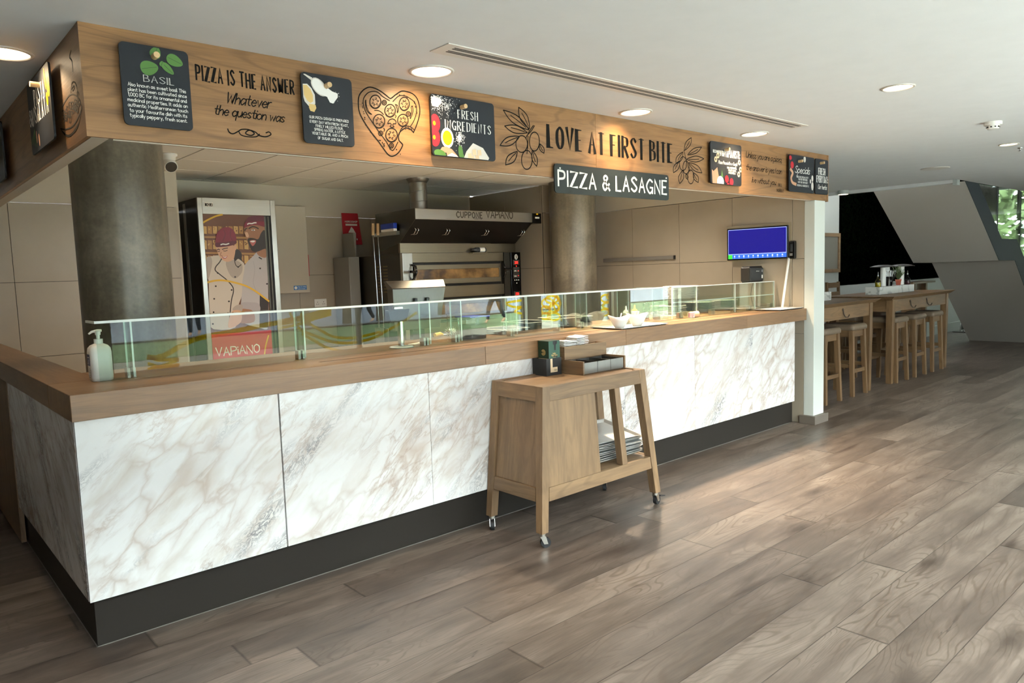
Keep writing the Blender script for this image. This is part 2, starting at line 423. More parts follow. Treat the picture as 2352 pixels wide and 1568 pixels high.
# ------------------------------------------------------------------ pen lettering: single-stroke letters drawn as ribbons
GL = {
'A':'0 0 3 10 6 0;1.2 3.8 4.8 3.8','B':'0 0 0 10;~0 10 4 9.3 4 6.2 0 5.3;~0 5.3 5 4.4 5 .8 0 0','C':'~6 8.3 3 10 0 6.5 0 3.5 3 0 6 1.7',
'D':'0 0 0 10;~0 10 5.5 8.5 5.5 1.5 0 0','E':'5 10 0 10 0 0 5 0;0 5.2 4 5.2','F':'5 10 0 10 0 0;0 5.2 4 5.2','G':'~6 8.5 3 10 0 6.5 0 3.5 3 0 6 2;6 0 6 4.2 3.6 4.2',
'H':'0 0 0 10;6 0 6 10;0 5.2 6 5.2','I':'0 0 0 10','J':'~4 10 4 2 2 0 0 2','K':'0 0 0 10;5.5 10 0 4.3;1.7 6.2 6 0','L':'0 10 0 0 4.6 0',
'M':'0 0 .6 10 4 3 7.4 10 8 0','N':'0 0 0 10 6 0 6 10','O':'~3 10 .4 7.6 .4 2.4 3 0 5.6 2.4 5.6 7.6 3 10','P':'0 0 0 10;~0 10 5 9.2 5 5.4 0 4.5',
'Q':'~3 10 .4 7.6 .4 2.4 3 0 5.6 2.4 5.6 7.6 3 10;3.6 2.5 6.4 -1','R':'0 0 0 10;~0 10 5 9.2 5 5.6 0 4.8;2.2 5 6 0','S':'~5.5 8.4 3 10 .4 8 3 5.2 5.6 2.4 3 0 0 1.7',
'T':'0 10 6 10;3 10 3 0','U':'~0 10 0 3 3 0 6 3 6 10','V':'0 10 3 0 6 10','W':'0 10 2 0 4 7.5 6 0 8 10','X':'0 10 6 0;6 10 0 0','Y':'0 10 3 5 6 10;3 5 3 0',
'Z':'0 10 6 10 0 0 6 0','&':'~7 0 1.6 7.5 3 10 4.8 8 .5 3.5 2.5 0 6.5 4.5',
'a':'~5 5 2 6 0 3 1.6 0 5 3;5 6 5 0','b':'0 10 0 0;~0 4 3 6 5 3 3 0 0 1.5','c':'~4.6 5 2 6 0 3 2 0 4.6 1.2','d':'~5 4.5 2 6 0 3 2 0 5 2;5 10 5 0',
'e':'~0 3.1 4.8 3.5 2.5 6 0 3 2 0 4.8 1.2','f':'~4.5 9.4 2.6 10 2 7 2 0;0 6 4 6','g':'~5 5 2 6 0 3 2 0 5 2;~5 6 5 -2 2.5 -4 0 -2.6','h':'0 10 0 0;~0 3.6 2.6 6 4.5 4 4.5 0',
'i':'0 6 0 0;0 8.2 0 9','j':'~2 6 2 -2 0 -4;2 8.2 2 9','k':'0 10 0 0;4 6 0 2.4;1.6 3.6 4.6 0','l':'0 10 0 0','m':'0 6 0 0;~0 3.6 2 6 3.4 4 3.4 0;~3.4 3.6 5.4 6 6.8 4 6.8 0',
'n':'0 6 0 0;~0 3.6 2.6 6 4.5 4 4.5 0','o':'~2.5 6 .2 4.5 .2 1.5 2.5 0 4.8 1.5 4.8 4.5 2.5 6','p':'0 6 0 -4;~0 4.5 3 6 5 3 3 0 0 1.5','q':'~5 4.5 2 6 0 3 2 0 5 2;5 6 5 -4',
'r':'0 6 0 0;~0 3.4 1.6 5.6 3.6 5.9','s':'~4 5 2 6 .3 4.6 2 3.1 4 1.5 2 0 0 1.1','t':'~2 9.5 2 1.5 4.2 .3;0 6 4.2 6','u':'~0 6 0 2 2 0 4.5 2.4;4.5 6 4.5 0','v':'0 6 2.3 0 4.6 6',
'w':'0 6 1.7 0 3.4 5 5 0 6.8 6','x':'0 6 4.5 0;4.5 6 0 0','y':'0 6 2.5 .4;5 6 1 -4','z':'0 6 4.5 6 0 0 4.5 0',
'0':'~3 10 .4 7.6 .4 2.4 3 0 5.6 2.4 5.6 7.6 3 10','1':'.6 8 2.6 10 2.6 0','2':'~0 8 3 10 5.5 7.5 0 0;0 0 6 0','5':'5 10 .6 10 .4 6;~.4 6 4 6.4 5.4 3.4 3 0 0 1.2','7':'0 10 6 10 2 0',
'3':'~0 8.6 3 10 5 7.6 2.4 5.4 5.4 2.6 3 0 0 1.4',
',':'1 1 0 -2','.':'0 0 0 .9',':':'0 .3 0 1.3;0 5 0 6','?':'~0 8 3 10 5 7.4 2.5 4.6 2.5 2.8;2.5 0 2.5 .8',"'":'0 10 0 8','°':'~1 10 0 9 1 8 2 9 1 10'}
def catmull(p, k=5, closed=False):
    n = len(p); out = []
    rngi = range(n if closed else n-1)
    for i in rngi:
        g = (lambda j: p[j % n]) if closed else (lambda j: p[max(0, min(n-1, j))])
        a, b, c, d = g(i-1), g(i), g(i+1), g(i+2)
        for s_ in range(k):
            u = s_/k
            out.append(tuple(.5*((2*b[q])+(-a[q]+c[q])*u+(2*a[q]-5*b[q]+4*c[q]-d[q])*u*u+(-a[q]+3*b[q]-3*c[q]+d[q])*u**3) for q in (0, 1)))
    out.append(tuple(p[0] if closed else p[-1])); return out
def glyph(ch):
    st = []
    for s_ in GL.get(ch, '').split(';'):
        if not s_: continue
        sm = s_[0] == '~'; q = [float(v) for v in s_.lstrip('~').split()]
        p = list(zip(q[::2], q[1::2])); st.append(catmull(p, 5) if sm and len(p) > 2 else p)
    return st
def ink_lift(mb, pts, F, u, v):
    # each pen stroke lies a hair above the one before it, so crossing strokes never share a plane
    mb.k += mb.step; P = Vector(F(u, v)); nrm = (Vector(F(u+.01, v))-P).cross(Vector(F(u, v+.01))-P)
    if nrm.length < 1e-9: return pts
    nrm.normalize()
    if nrm.dot(CAM-P) < 0: nrm = -nrm
    return [Vector(p)+nrm*(mb.k % 30)*2e-5 for p in pts]
def ribbon2d(mb, pts, w, F, mi=0, nib=None, thin=.25, cap=True):
    # a flat pen line; with a nib its width follows the stroke direction
    q = [p for i, p in enumerate(pts) if i == 0 or math.dist(p, pts[i-1]) > 1e-6]
    if len(q) < 2: return
    closed = math.dist(q[0], q[-1]) < 1e-5 and len(q) > 3
    L, Rr = [], []; n = len(q)
    for i in range(n):
        if closed: a, b = q[(i-1) % (n-1)] if i else q[n-2], q[(i+1) % (n-1)] if i < n-1 else q[1]
        else: a, b = q[max(i-1, 0)], q[min(i+1, n-1)]
        dx, dy = b[0]-a[0], b[1]-a[1]; l = math.hypot(dx, dy) or 1; nx, ny = -dy/l, dx/l
        ww = w
        if nib is not None: ww = w*(thin+(1-thin)*abs(math.sin(math.atan2(dy, dx)-nib))**1.6)
        px, py = q[i]
        if 0 < i < n-1 or closed:
            d1 = (q[i][0]-a[0], q[i][1]-a[1]); d2 = (b[0]-q[i][0], b[1]-q[i][1])
            l1 = math.hypot(*d1) or 1; l2 = math.hypot(*d2) or 1
            cs = max(-1, min(1, (d1[0]*d2[0]+d1[1]*d2[1])/l1/l2)); ww *= min(1.7, 1/max(.45, math.sqrt((1+cs)/2)))
        elif cap:
            e = .3*ww*(-1 if i == 0 else 1); px += dx/l*e; py += dy/l*e
        L.append(F(px+nx*ww/2, py+ny*ww/2)); Rr.append(F(px-nx*ww/2, py-ny*ww/2))
    mb.add(ink_lift(mb, L+Rr, F, *q[0]), [(i, i+1, n+i+1, n+i) for i in range(n-1)], mi)
def text(mb, s, box, F, w=.1, style='hand', mi=0, slant=0., jit=0.0, gap=2.6, space=4.0, nib=None, thin=.25, serif=0., desc=False, upright=1.0):
    # box = u0,v0,u1,v1 : baseline to cap height; the line is fitted to the width. w is in cap heights
    u0, v0, u1, v1 = box; H = v1-v0; x = 0.; items = []; jr = random.Random(len(s)*13+ord(s[0]))
    for ch in s:
        if ch == ' ': x += space; continue
        st = glyph(ch); wd = max([p[0] for q in st for p in q] or [0])
        items.append((st, x, jr.uniform(-jit, jit))); x += wd+gap
    tot = x-gap; kx = (u1-u0)/tot; ky = H/10
    for st, gx, jy in items:
        for q in st:
            pts = []
            for px, py in q:
                yy = v0+(py+jy*4)*ky; pts.append((u0+(gx+px)*kx+(yy-v0)*slant, yy))
            if len(pts) == 2 and math.dist(*pts) < w*H*.4:
                pass
            ribbon2d(mb, pts, w*H, F, mi, nib, thin)
            if serif:
                for e, o_ in ((q[0], q[1]), (q[-1], q[-2])):
                    if (e[1] < .2 or e[1] > 9.8) and abs(o_[1]-e[1]) > 2 and abs(o_[0]-e[0]) < 4:
                        cx = u0+(gx+e[0])*kx; cy = v0+e[1]*ky
                        ribbon2d(mb, [(cx-serif*H, cy), (cx+serif*H, cy)], .035*H, F, mi, cap=False)
def ell(cx, cy, rx, ry, n=24, rot=0., a0=0., a1=2*PI):
    c, s_ = math.cos(rot), math.sin(rot); out = []
    for i in range(n+1):
        t = a0+(a1-a0)*i/n; x, y = rx*math.cos(t), ry*math.sin(t); out.append((cx+x*c-y*s_, cy+x*s_+y*c))
    return out
def fill(mb, pts, F, mi=0):
    if math.dist(pts[0], pts[-1]) < 1e-6: pts = pts[:-1]
    mb.poly(ink_lift(mb, [F(*p) for p in pts], F, *pts[0]), mi)
def rrect(x0, y0, x1, y1, r, n=6):
    out = []
    for cx, cy, a in ((x1-r, y1-r, 0), (x0+r, y1-r, PI/2), (x0+r, y0+r, PI), (x1-r, y0+r, 1.5*PI)):
        for i in range(n+1): t = a+PI/2*i/n; out.append((cx+r*math.cos(t), cy+r*math.sin(t)))
    return out
# ------------------------------------------------------------------ room shell
ZC = 2.657                      # main ceiling
X0, X1, Y0, Y1 = -4.6, 20.6, -3.95, 4.4
def struct(mb, name, mats, **k): return mb.obj(name, mats, kind='structure', **k)
struct(MB().box(X0-.2, Y0-.2, -.12, X1+.2, Y1+.3, 0), 'floor', 'floor_planks')
struct(MB().box(.22, .84, .0005, 6.35, 4.37, .004), 'floor_kitchen_bounce', 'bounce_tile')  # unseen pale floor, added to bounce light up to the kitchen ceiling
m = MB(); m.box(X0-.2, Y0-.3, ZC, X1+.2, -.02, ZC+.25); m.box(X0-.2, -.02, ZC, 10.6, Y1+.3, ZC+.25)
struct(m, 'ceiling', 'ceiling_paint')
struct(MB().box(10.4, -.1, 4.6, X1+.2, 2.6, 4.75), 'ceiling_stairwell', 'ceiling_paint')
# slim downstand where the ceiling stops at the stairwell
struct(MB().box(10.5, .02, ZC-.045, 10.6, 4.0, ZC-.001), 'trim_1', 'ceiling_paint')
m = MB().box(10.49, -.03, ZC-.075, 10.61, .02, ZC-.001); struct(m, 'trim_2', 'wall_white')

def clad(name, plane, pos, us, zs, thick=.016, face=-1, gap=.004):
    # flat panels with open joints in front of a dark backing; plane 'x' or 'y', the face looks towards -plane
    mb = MB()
    for u0, u1 in zip(us[:-1], us[1:]):
        for z0, z1 in zip(zs[:-1], zs[1:]):
            a, b, c, d = u0+gap/2, u1-gap/2, z0+gap/2, z1-gap/2
            if plane == 'x': mb.box(pos, a, c, pos+thick, b, d)
            else: mb.box(a, pos, c, b, pos+thick, d)
    if plane == 'x': mb.box(pos+thick, us[0], zs[0], pos+thick+.06, us[-1], zs[-1], 1)
    else: mb.box(us[0], pos+thick, zs[0], us[-1], pos+thick+.06, zs[-1], 1)
    return struct(mb, name, ['panel_beige', 'gap_dark'])
ZP = 2.312
zj = at_x(1620, 602, 6.36).z
clad('wall_right', 'x', 6.36, [0.03, .153, .825, 1.5, 2.172, 2.84, 3.1], [0, .9, zj, ZP])
struct(MB().box(6.362, .03, ZP+.004, 6.43, 3.1, ZC), 'wall_right_upper', 'wall_upper')
clad('wall_alcove', 'x', 5.64, [2.99, 3.66, 4.38], [0, .9, zj, ZC-.02])
clad('wall_alcove_front', 'y', 2.972, [5.66, 6.34], [0, .9, zj, ZP])
struct(MB().box(5.66, 2.975, ZP+.004, 6.34, 3.04, ZC), 'wall_alcove_upper', 'wall_upper')
zb = at_y(740, 631, 4.38).z
clad('wall_back', 'y', 4.38, [1.68, 2.2, 3.12, 4.1, 5.0, 5.66], [0, .8, zb, ZP])
struct(MB().box(1.68, 4.383, ZP+.004, 5.66, 4.45, ZC), 'wall_back_upper', 'wall_upper')
zl1, zl2 = at_y(150, 645.6, 3.83).z, at_y(60, 822, 3.83).z
clad('wall_left_back', 'y', 3.83, [X0, -.6, .35, 1.0, 1.68], [0, zl2, zl1, ZP])
struct(MB().box(X0, 3.833, ZP+.004, 1.68, 3.9, ZC), 'wall_left_upper', 'wall_upper')
struct(MB().box(1.66, 3.85, 0, 1.7, 4.46, ZC), 'wall_pier', 'wall_upper')
struct(MB().box(X0-.12, Y0, 0, X0, Y1, ZC), 'wall_left', 'oak_fascia_side')
# kitchen ceiling of square lay-in tiles
m = MB(); g = .006; x = .27
x0s = [0.297+.6*i for i in range(-1, 11)]; y0s = [.065+.6*j for j in range(0, 8)]
for xa in x0s:
    for ya in y0s:
        xb, yb = min(xa+.6, 6.36), min(ya+.6, 4.38); xa_ = max(xa, .23)
        if xb-xa_ > .05 and yb-ya > .05: m.box(xa_+g, ya+g, 2.645, xb-g, yb-g, 2.652)
m.box(.2, -.02, 2.653, 6.36, 4.4, 2.656, 1)
struct(m, 'ceiling_kitchen', ['tile_white', 'gap_dark'])
# round concrete columns
struct(MB().cyl((.675, 1.72, 0), (.675, 1.72, 2.644), .268, n=64, caps=False), 'column', 'concrete')
struct(MB().cyl((5.80, 2.62, 0), (5.80, 2.62, 2.644), .278, n=64, caps=False), 'column_by_oven', 'concrete')
# white pillar at the counter end with its skirting
struct(MB().box(6.362, -.072, 0, 6.58, .03, 2.2065), 'pillar', 'wall_pillar', bevel=.003)
struct(MB().box(6.38, .03, 0, 6.58, .6, ZC), 'wall_pillar_return', 'wall_pillar')
m = MB().box(6.327, -.107, 0, 6.615, .06, .085); struct(m, 'baseboard_pillar', 'skirting_brown', bevel=.004)
# dining area wall: white dado, planting above it
YD = 2.1
struct(MB().box(6.42, YD, 0, 11.72, YD+.12, ZC+.2), 'wall_dining', 'wall_white')
struct(MB().box(11.725, YD-.015, 0, X1, YD+.1, 1.2), 'wall_dado', 'wall_white')
struct(MB().box(6.42, YD-.035, 0, X1, YD-.016, .2), 'baseboard_dining', 'wall_white', bevel=.006)
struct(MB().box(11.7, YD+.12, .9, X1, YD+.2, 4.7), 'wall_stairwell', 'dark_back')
struct(MB().box(10.5, -.1, ZC+.25, 10.6, 2.3, 4.65), 'wall_stairwell_end', 'ceiling_paint')
struct(MB().box(10.6, -.14, ZC+.25, X1, -.02, 4.65), 'wall_stairwell_side', 'ceiling_paint')
# climbing plants: nobody could count the leaves
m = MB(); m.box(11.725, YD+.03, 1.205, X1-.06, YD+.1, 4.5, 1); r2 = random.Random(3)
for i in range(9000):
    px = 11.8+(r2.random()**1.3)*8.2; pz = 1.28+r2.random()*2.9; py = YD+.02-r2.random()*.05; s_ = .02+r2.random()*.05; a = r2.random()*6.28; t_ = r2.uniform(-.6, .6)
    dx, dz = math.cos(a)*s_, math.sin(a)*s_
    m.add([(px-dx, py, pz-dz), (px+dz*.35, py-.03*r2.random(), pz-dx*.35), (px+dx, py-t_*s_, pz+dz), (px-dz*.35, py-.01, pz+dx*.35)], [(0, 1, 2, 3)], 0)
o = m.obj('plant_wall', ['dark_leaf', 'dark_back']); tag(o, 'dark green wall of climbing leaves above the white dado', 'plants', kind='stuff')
# end wall with a tall window
struct(MB().box(X1, Y0, 0, X1+.12, -4.9, ZC+.2).box(X1, Y0+.6, 0, X1+.12, 2.3, .3).box(X1, Y0+.4, 3.25, X1+.12, 2.3, 4.75).box(X1, -.3, ZC, X1+.12, -.1, 4.3), 'wall_end', 'wall_white')
m = MB()
for y in (Y0+.4, -2.9, -1.7, -.1, .8, 1.7): m.box(X1+.02, y, .3, X1+.09, y+.06, 3.25)
f = struct(m, 'window_2', 'mullion'); MB().box(X1+.05, Y0+.4, .3, X1+.056, 2.3, 3.25).obj('glass_pane', 'pane_glass', f)
# window front behind the viewer: broad panes between piers
def seen_in_glass(px, py, YW, g=.33):   # where a point mirrored by the counter glass stands on the window front
    d = ray(px, py); P = CAM+d*((g-CAM.y)/d.y); d = Vector((d.x, -d.y, d.z)); P = P+d*((YW-P.y)/d.y); return (P.x, P.z)
pe = [seen_in_glass(x, 720, Y0)[0] for x in (250, 1213, 1245, 1303, 1382, 1412, 1450, 1566)]
piers = [(X0, -1.3), (.45, pe[0]), (pe[1], pe[2]), (pe[3], pe[4]), (pe[5], pe[6]), (pe[7], X1)]
m = MB()
for a, b in piers: m.box(a, Y0-.2, 0, b, Y0, ZC)
m.box(X0, Y0-.2, 2.56, X1, Y0, ZC)
struct(m, 'wall_front', 'wall_white')
k = 3
for (a, b), (c, d) in zip(piers[:-1], piers[1:]):
    m = MB(); w_ = c-b; nn = max(1, round(w_/2.3))
    m.box(b, Y0-.14, 0, c, Y0-.06, .05); m.box(b, Y0-.14, 2.5, c, Y0-.06, 2.56)
    for i in range(nn+1): xx = b+w_*i/nn; m.box(max(b, xx-.02), Y0-.13, .05, min(c, xx+.02), Y0-.07, 2.5)
    f = struct(m, 'window_%d' % k, 'mullion'); MB().box(b, Y0-.105, .05, c, Y0-.1, 2.5).obj('glass_pane', 'pane_glass', f); k += 1

# ------------------------------------------------------------------ outdoors, seen back in the counter glass
struct(MB().box(-30, -13.2, -.3, 60, -9.6, -.06), 'ground_gravel', 'gravel')
struct(MB().box(-30, -9.6, -.3, 60, Y0-.25, -.06), 'ground_terrace_bounce', 'terrace_bounce')  # unseen light paving, added to throw daylight up onto the ceiling
struct(MB().box(-30, -18.3, -.3, 60, -13.2, -.05), 'ground_lawn', 'lawn')
struct(MB().box(-30, -18.6, -.3, 60, -18.3, -.0), 'kerb', 'foundation')
struct(MB().box(-30, -60, -.3, 60, -18.6, -.06), 'ground_plaza', 'paving')
struct(MB().box(21.2, Y0-.3, -.3, 60, 30, -.06), 'ground_side', 'lawn')
t = thing('building', 'pale office building across the plaza mirrored in the counter glass', 'building', (10, -40, 0))
m = MB()
for i in range(14):
    for j in range(5): m.box(-24+i*5.2, -39.95, .6+j*3.4, -20.4+i*5.2, -40.2, 2.9+j*3.4)
MB().box(-30, -46, -.06, 55, -40, 18).obj('wall', 'facade_pale', t); m.obj('window_band', 'facade_glass', t)
def tree(x, y, label, h=3.2):
    t = thing('tree', label, 'tree', (x, y, -.06), 'trees on the plaza')
    MB().tube([(x, y, -.06), (x+.05, y, 1.4), (x-.1, y+.05, h)], [.17, .13, .1]).obj('trunk', 'trunk', t)
    MB().tube([(x, y, 1.5), (x+.5, y, h), (x+.9, y, h+1)], [.08, .06, .03]).obj('branch', 'trunk', t)
    m = MB(); r = random.Random(int(x*7))
    for i in range(500):
        a = r.random()*6.28; rr = .62*r.random()**.5; z = h+r.uniform(-.6, 3); p = Vector((x+rr*math.cos(a), y+rr*math.sin(a), z)); s_ = .16
        u = Vector((r.uniform(-1, 1), r.uniform(-1, 1), r.uniform(-1, 1)))*s_; w = Vector((r.uniform(-1, 1), r.uniform(-1, 1), r.uniform(-1, 1)))*s_
        m.add([p-u, p+w, p+u, p-w], [(0, 1, 2, 3)])
    m.obj('crown', 'foliage', t)
for i, (x, y, l) in enumerate([(11.2, -20.4, 'plaza tree with slim trunk left of the walker in the glass'), (12.6, -19.9, 'plaza tree between its neighbours, mirrored above the lawn'), (14.2, -20.2, 'plaza tree behind the dark walker in the glass'),
        (17.4, -20.6, 'plaza tree mirrored beside the till stand'), (20.5, -20.2, 'plaza tree mirrored beside the blue lidded tub'), (25.5, -20.5, 'farthest plaza tree mirrored near the food pans')]): tree(x, y, l)

m = MB(); r7 = random.Random(12)
for i in range(9000):
    x = 22.6+r7.random()*3.5; y = -9+r7.random()*18; z = r7.random()*(4.8+1.0*math.sin(y*1.3)+.6*math.sin(y*3.1)); s_ = .2
    u = Vector((r7.uniform(-1, 1), r7.uniform(-1, 1), r7.uniform(-1, 1)))*s_; w = Vector((r7.uniform(-1, 1), r7.uniform(-1, 1), r7.uniform(-1, 1)))*s_; p = Vector((x, y, z))
    m.add([p-u, p+w, p+u, p-w], [(0, 1, 2, 3)])
o = m.obj('hedge', 'foliage'); tag(o, 'blurred green bushes outside the far window beyond the stairs', 'bushes', kind='stuff')

# ------------------------------------------------------------------ staircase: soffit and dark stringer, glass balustrade
YS0, YS1 = -.021, 1.207
so = [(10.86, ZC-.004), (12.5, 1.547), (13.35, 1.535), (15.44, .0)]
up = [at_y(x, y, YS0) for x, y in ((2248.9, 421.7), (2301, 548), (2335.6, 549), (2352, 590))]
sl = (up[3].z-up[2].z)/(up[3].x-up[2].x)
top = [(up[0].x-.01, ZC-.004), (up[1].x, up[1].z), (up[2].x, up[2].z), (up[2].x+(0.25-up[2].z)/sl, .25), (up[2].x+(0.25-up[2].z)/sl+.1, 0.0)]
t = thing('staircase', 'grey plastered staircase with dark stringer rising to the ceiling opening', 'staircase', (13.0, .6, 0))
poly = [(x, YS0+.0065, z) for x, z in so+top[::-1]]
MB().prism(poly, (0, YS1-YS0-.0065, 0)).obj('soffit', 'stair_plaster', t)
MB().prism([(x, YS0, z) for x, z in so+top[::-1]], (0, .006, 0)).obj('stringer', 'stair_grey', t)
# upper stretch of the flight going on above the ceiling line
gl = [(top[0][0], ZC-.01), (top[1][0], top[1][1]), (top[2][0], top[2][1]), (15.6, .9), (15.6, 1.6), (13.4, ZC-.02)]
m = MB(); gx = [at_y(2295, 470, YS0).x, at_y(2346.5, 500, YS0).x]
def ztop(x):
    for (xa, za), (xb, zb_) in zip(top[:-1], top[1:]):
        if xa <= x <= xb: return za+(zb_-za)*(x-xa)/(xb-xa)
    return .2
xs = [top[0][0]+.02, gx[0], gx[1], 14.4, 15.5]
for i, (a, b) in enumerate(zip(xs[:-1], xs[1:])):
    q = [a+.006]+[p[0] for p in top if a+.01 < p[0] < b-.01]+[b-.006]
    hi = lambda x: ZC-.004 if x < 13.9 else ZC-.004-(x-13.9)*.72
    MB().prism([(x, YS0+.014, ztop(x)+.002) for x in q]+[(x, YS0+.014, hi(x)) for x in ((b-.006), a+.006)], (0, .012, 0)).obj('glass_panel', 'pane_glass', t)
for x in xs[1:-1]: MB().box(x-.006, YS0+.010, ztop(x)+.002, x+.006, YS0+.030, ZC-.004 if x < 13.9 else 2.2).obj('glass_joint', 'black_matte', t)
# small chrome stand in the corner under the stairs
p = at_z(2212, 762, 0)
t = thing('metal_stand', 'small chrome framed stand on the floor under the stairs', 'stand', (p.x, p.y, 0))
m = MB(); m.box(p.x-.2, p.y-.15, 0, p.x+.2, p.y+.15, .03); m.obj('base', 'chrome', t, bevel=.01)
m = MB(); m.tube([(p.x-.18, p.y, .03), (p.x-.1, p.y, .75), (p.x+.05, p.y, .03)], .012); m.obj('frame', 'chrome', t)
MB().hexa([(p.x-.1, p.y+.01, .05), (p.x+.12, p.y+.01, .05), (p.x+.12, p.y+.03, .05), (p.x-.1, p.y+.03, .05)], [(p.x-.08, p.y+.01, .55), (p.x+.0, p.y+.01, .55), (p.x+.0, p.y+.03, .55), (p.x-.08, p.y+.03, .55)]).obj('panel', 'black_matte', t)

# ------------------------------------------------------------------ ceiling fittings
def downlight(x, y, r, label, glow='lamp_glow', bright=True, box=False):
    t = thing('downlight', label, 'ceiling light', (x, y, ZC), 'ceiling downlights')
    n = 40; vs = []
    m = MB(); m.lathe((x, y, ZC), [(r*1.12, -.0005), (r*1.12, -.006), (r*.98, -.008), (r*.96, -.001)], n); m.obj('trim_ring', 'lamp_trim', t)
    m = MB(); m.lathe((x, y, ZC), [(r*.965, -.002), (r*.9, -.0015), (.001, -.001)], n); m.obj('lamp', glow, t)
    return t
dl = [(991, 163, .105, 'dimpled downlight in front of the heart pizza drawing', 'lamp_glow_soft'), (1460, 257, .10, 'downlight above the hanging board for pizza and lasagne', 'lamp_glow'),
      (1733, 307, .10, 'downlight above the board with red tomatoes near the pillar', 'lamp_glow'), (8, 121, .105, 'warm downlight cut by the photo edge beside the dark side board', 'lamp_glow'),
      (2063, 200, .085, 'lone downlight between long grille and smoke detector', 'lamp_glow'), (2317, 331, .075, 'far downlight near the little sprinkler on the ceiling', 'lamp_glow')]
for x, y, r, l, g in dl:
    p = at_z(x, y, ZC); downlight(p.x, p.y, r, l, g)
p = at_z(1937, 437, ZC)
t = thing('surface_lamp', 'small surface mounted white lamp at the edge of the ceiling opening', 'ceiling light', (p.x, p.y, ZC))
m = MB(); m.cyl((p.x, p.y, ZC-.001), (p.x, p.y, ZC-.06), .075, n=32); m.obj('housing', 'wall_white', t)
MB().cyl((p.x, p.y, ZC-.0605), (p.x, p.y, ZC-.062), .065, n=32).obj('lamp', 'lamp_glow', t)
p = at_z(2281, 280, ZC)
t = thing('smoke_detector', 'white smoke detector with dark slots on the ceiling', 'smoke detector', (p.x, p.y, ZC))
MB().lathe((p.x, p.y, ZC), [(.062, -.0005), (.062, -.022), (.057, -.026), (.001, -.026)], 32).obj('base', 'white_plastic', t)
MB().lathe((p.x, p.y, ZC), [(.046, -.026), (.043, -.034), (.04, -.052), (.034, -.056), (.001, -.057)], 32).obj('sensor_head', 'white_plastic', t)
m = MB()
for i in range(10):
    a = i*PI/5; c, s_ = math.cos(a), math.sin(a); m.bar((p.x+.0445*c, p.y+.0445*s_, ZC-.046), (p.x+.0445*c, p.y+.0445*s_, ZC-.036), .010, .004, up=(c, s_, 0))
m.obj('slot', 'black_matte', t)
p = at_z(2148, 386, ZC)
m = MB(); m.lathe((p.x, p.y, ZC), [(.15, -.0005), (.15, -.006), (.14, -.009), (.001, -.007)], 40); o = m.obj('ceiling_speaker', 'lamp_trim'); tag(o, 'flat round speaker grille set flush in the ceiling', 'speaker')
p = at_z(2343, 339, ZC)
m = MB(); m.lathe((p.x, p.y, ZC), [(.022, -.0005), (.022, -.006), (.008, -.01), (.008, -.03), (.016, -.032), (.001, -.034)], 20); o = m.obj('sprinkler', 'chrome'); tag(o, 'tiny chrome sprinkler head on the ceiling', 'sprinkler')
t = thing('air_grille', 'long slotted air grille running along the ceiling', 'air grille', (3.2, -.63, ZC))
MB().box(1.5, -.70, ZC-.005, 4.95, -.55, ZC-.0005).obj('frame', 'lamp_trim', t)
m = MB()
for y in (-.656, -.606): m.box(1.56, y-.013, ZC-.0058, 4.90, y-.004, ZC-.0045); m.box(1.56, y+.003, ZC-.0058, 4.90, y+.012, ZC-.0045)
m.obj('slot', 'black_matte', t)
# ------------------------------------------------------------------ oak fascia over the counter, lettering and pen drawings on it
YF, XF, ZF0, ZF1 = -.059, .133, 2.2065, ZC-.001
fa = thing('fascia', 'oak fascia band with black lettering and drawings above the counter', 'fascia', (3.2, -.05, ZF0))
xsm = at_y(1368, 300, YF).x
for a, b in ((XF, xsm-.001), (xsm+.001, 6.64)): MB().box(a, YF, ZF0, b, YF+.02, ZF1).obj('front_panel', 'oak_fascia', fa)
MB().box(6.641, YF-.004, ZF0-.004, 6.667, .03, ZF1).obj('end_post', 'oak_fascia', fa)
MB().box(XF, YF+.0205, ZF0, XF+.018, 3.82, ZF1).obj('side_panel', 'oak_fascia_side', fa)
MB().box(XF+.1, YF+.0205, ZF0-.004, 6.64, -.02, ZF1).box(XF+.0185, YF+.0205, ZF0-.001, XF+.083, 3.82, ZF1).obj('backing', 'wall_upper', fa)
EPS = .0012
FX = lambda x, z: (x, YF-EPS, z)
def q2(x, y, Y=YF-EPS): p = at_y(x, y, Y); return (p.x, p.z)
def lbox(lx, ly, ty, rx, Y=YF-EPS, ry=None):
    # left baseline point, cap-top height at the left, right end of the line
    a, b = q2(lx, ly, Y), q2(lx, ty, Y); c = q2(rx, ry if ry is not None else ly+(rx-lx)*.13, Y)
    return (a[0], a[1], c[0], b[1])
m = MB(); text(m, 'PIZZA IS THE ANSWER', lbox(451.5, 183.7, 150, 675), FX, w=.125, gap=4.2, space=5.5, jit=.1); m.obj('lettering', 'ink_black', fa)
m = MB()
text(m, 'Whatever', lbox(519, 236, 211, 621), FX, w=.105, gap=1.0, slant=.3)
text(m, 'the question was', lbox(491, 262, 240, 652), FX, w=.115, gap=1.0, slant=.3, space=3.4)
c = [(523, 296), (527, 304), (536, 307), (548, 301), (556, 297), (572, 298), (584, 306), (576, 311), (564, 306), (572, 299), (586, 303), (596, 311), (610, 314), (622, 309), (618, 303), (611, 305)]
ribbon2d(m, catmull([q2(*p) for p in c], 6), .0055, FX); ribbon2d(m, catmull([q2(*p) for p in [(548, 301), (554, 310), (570, 314), (588, 314), (596, 308)]], 6), .005, FX)
m.obj('lettering', 'ink_black', fa)
m = MB(); text(m, 'LOVE AT FIRST BITE', lbox(1259.4, 337.8, 288, 1544, ry=370), FX, w=.2, nib=math.radians(6), thin=.19, serif=.075, gap=4.0, space=4.2); m.obj('lettering', 'ink_black', fa)
m = MB()
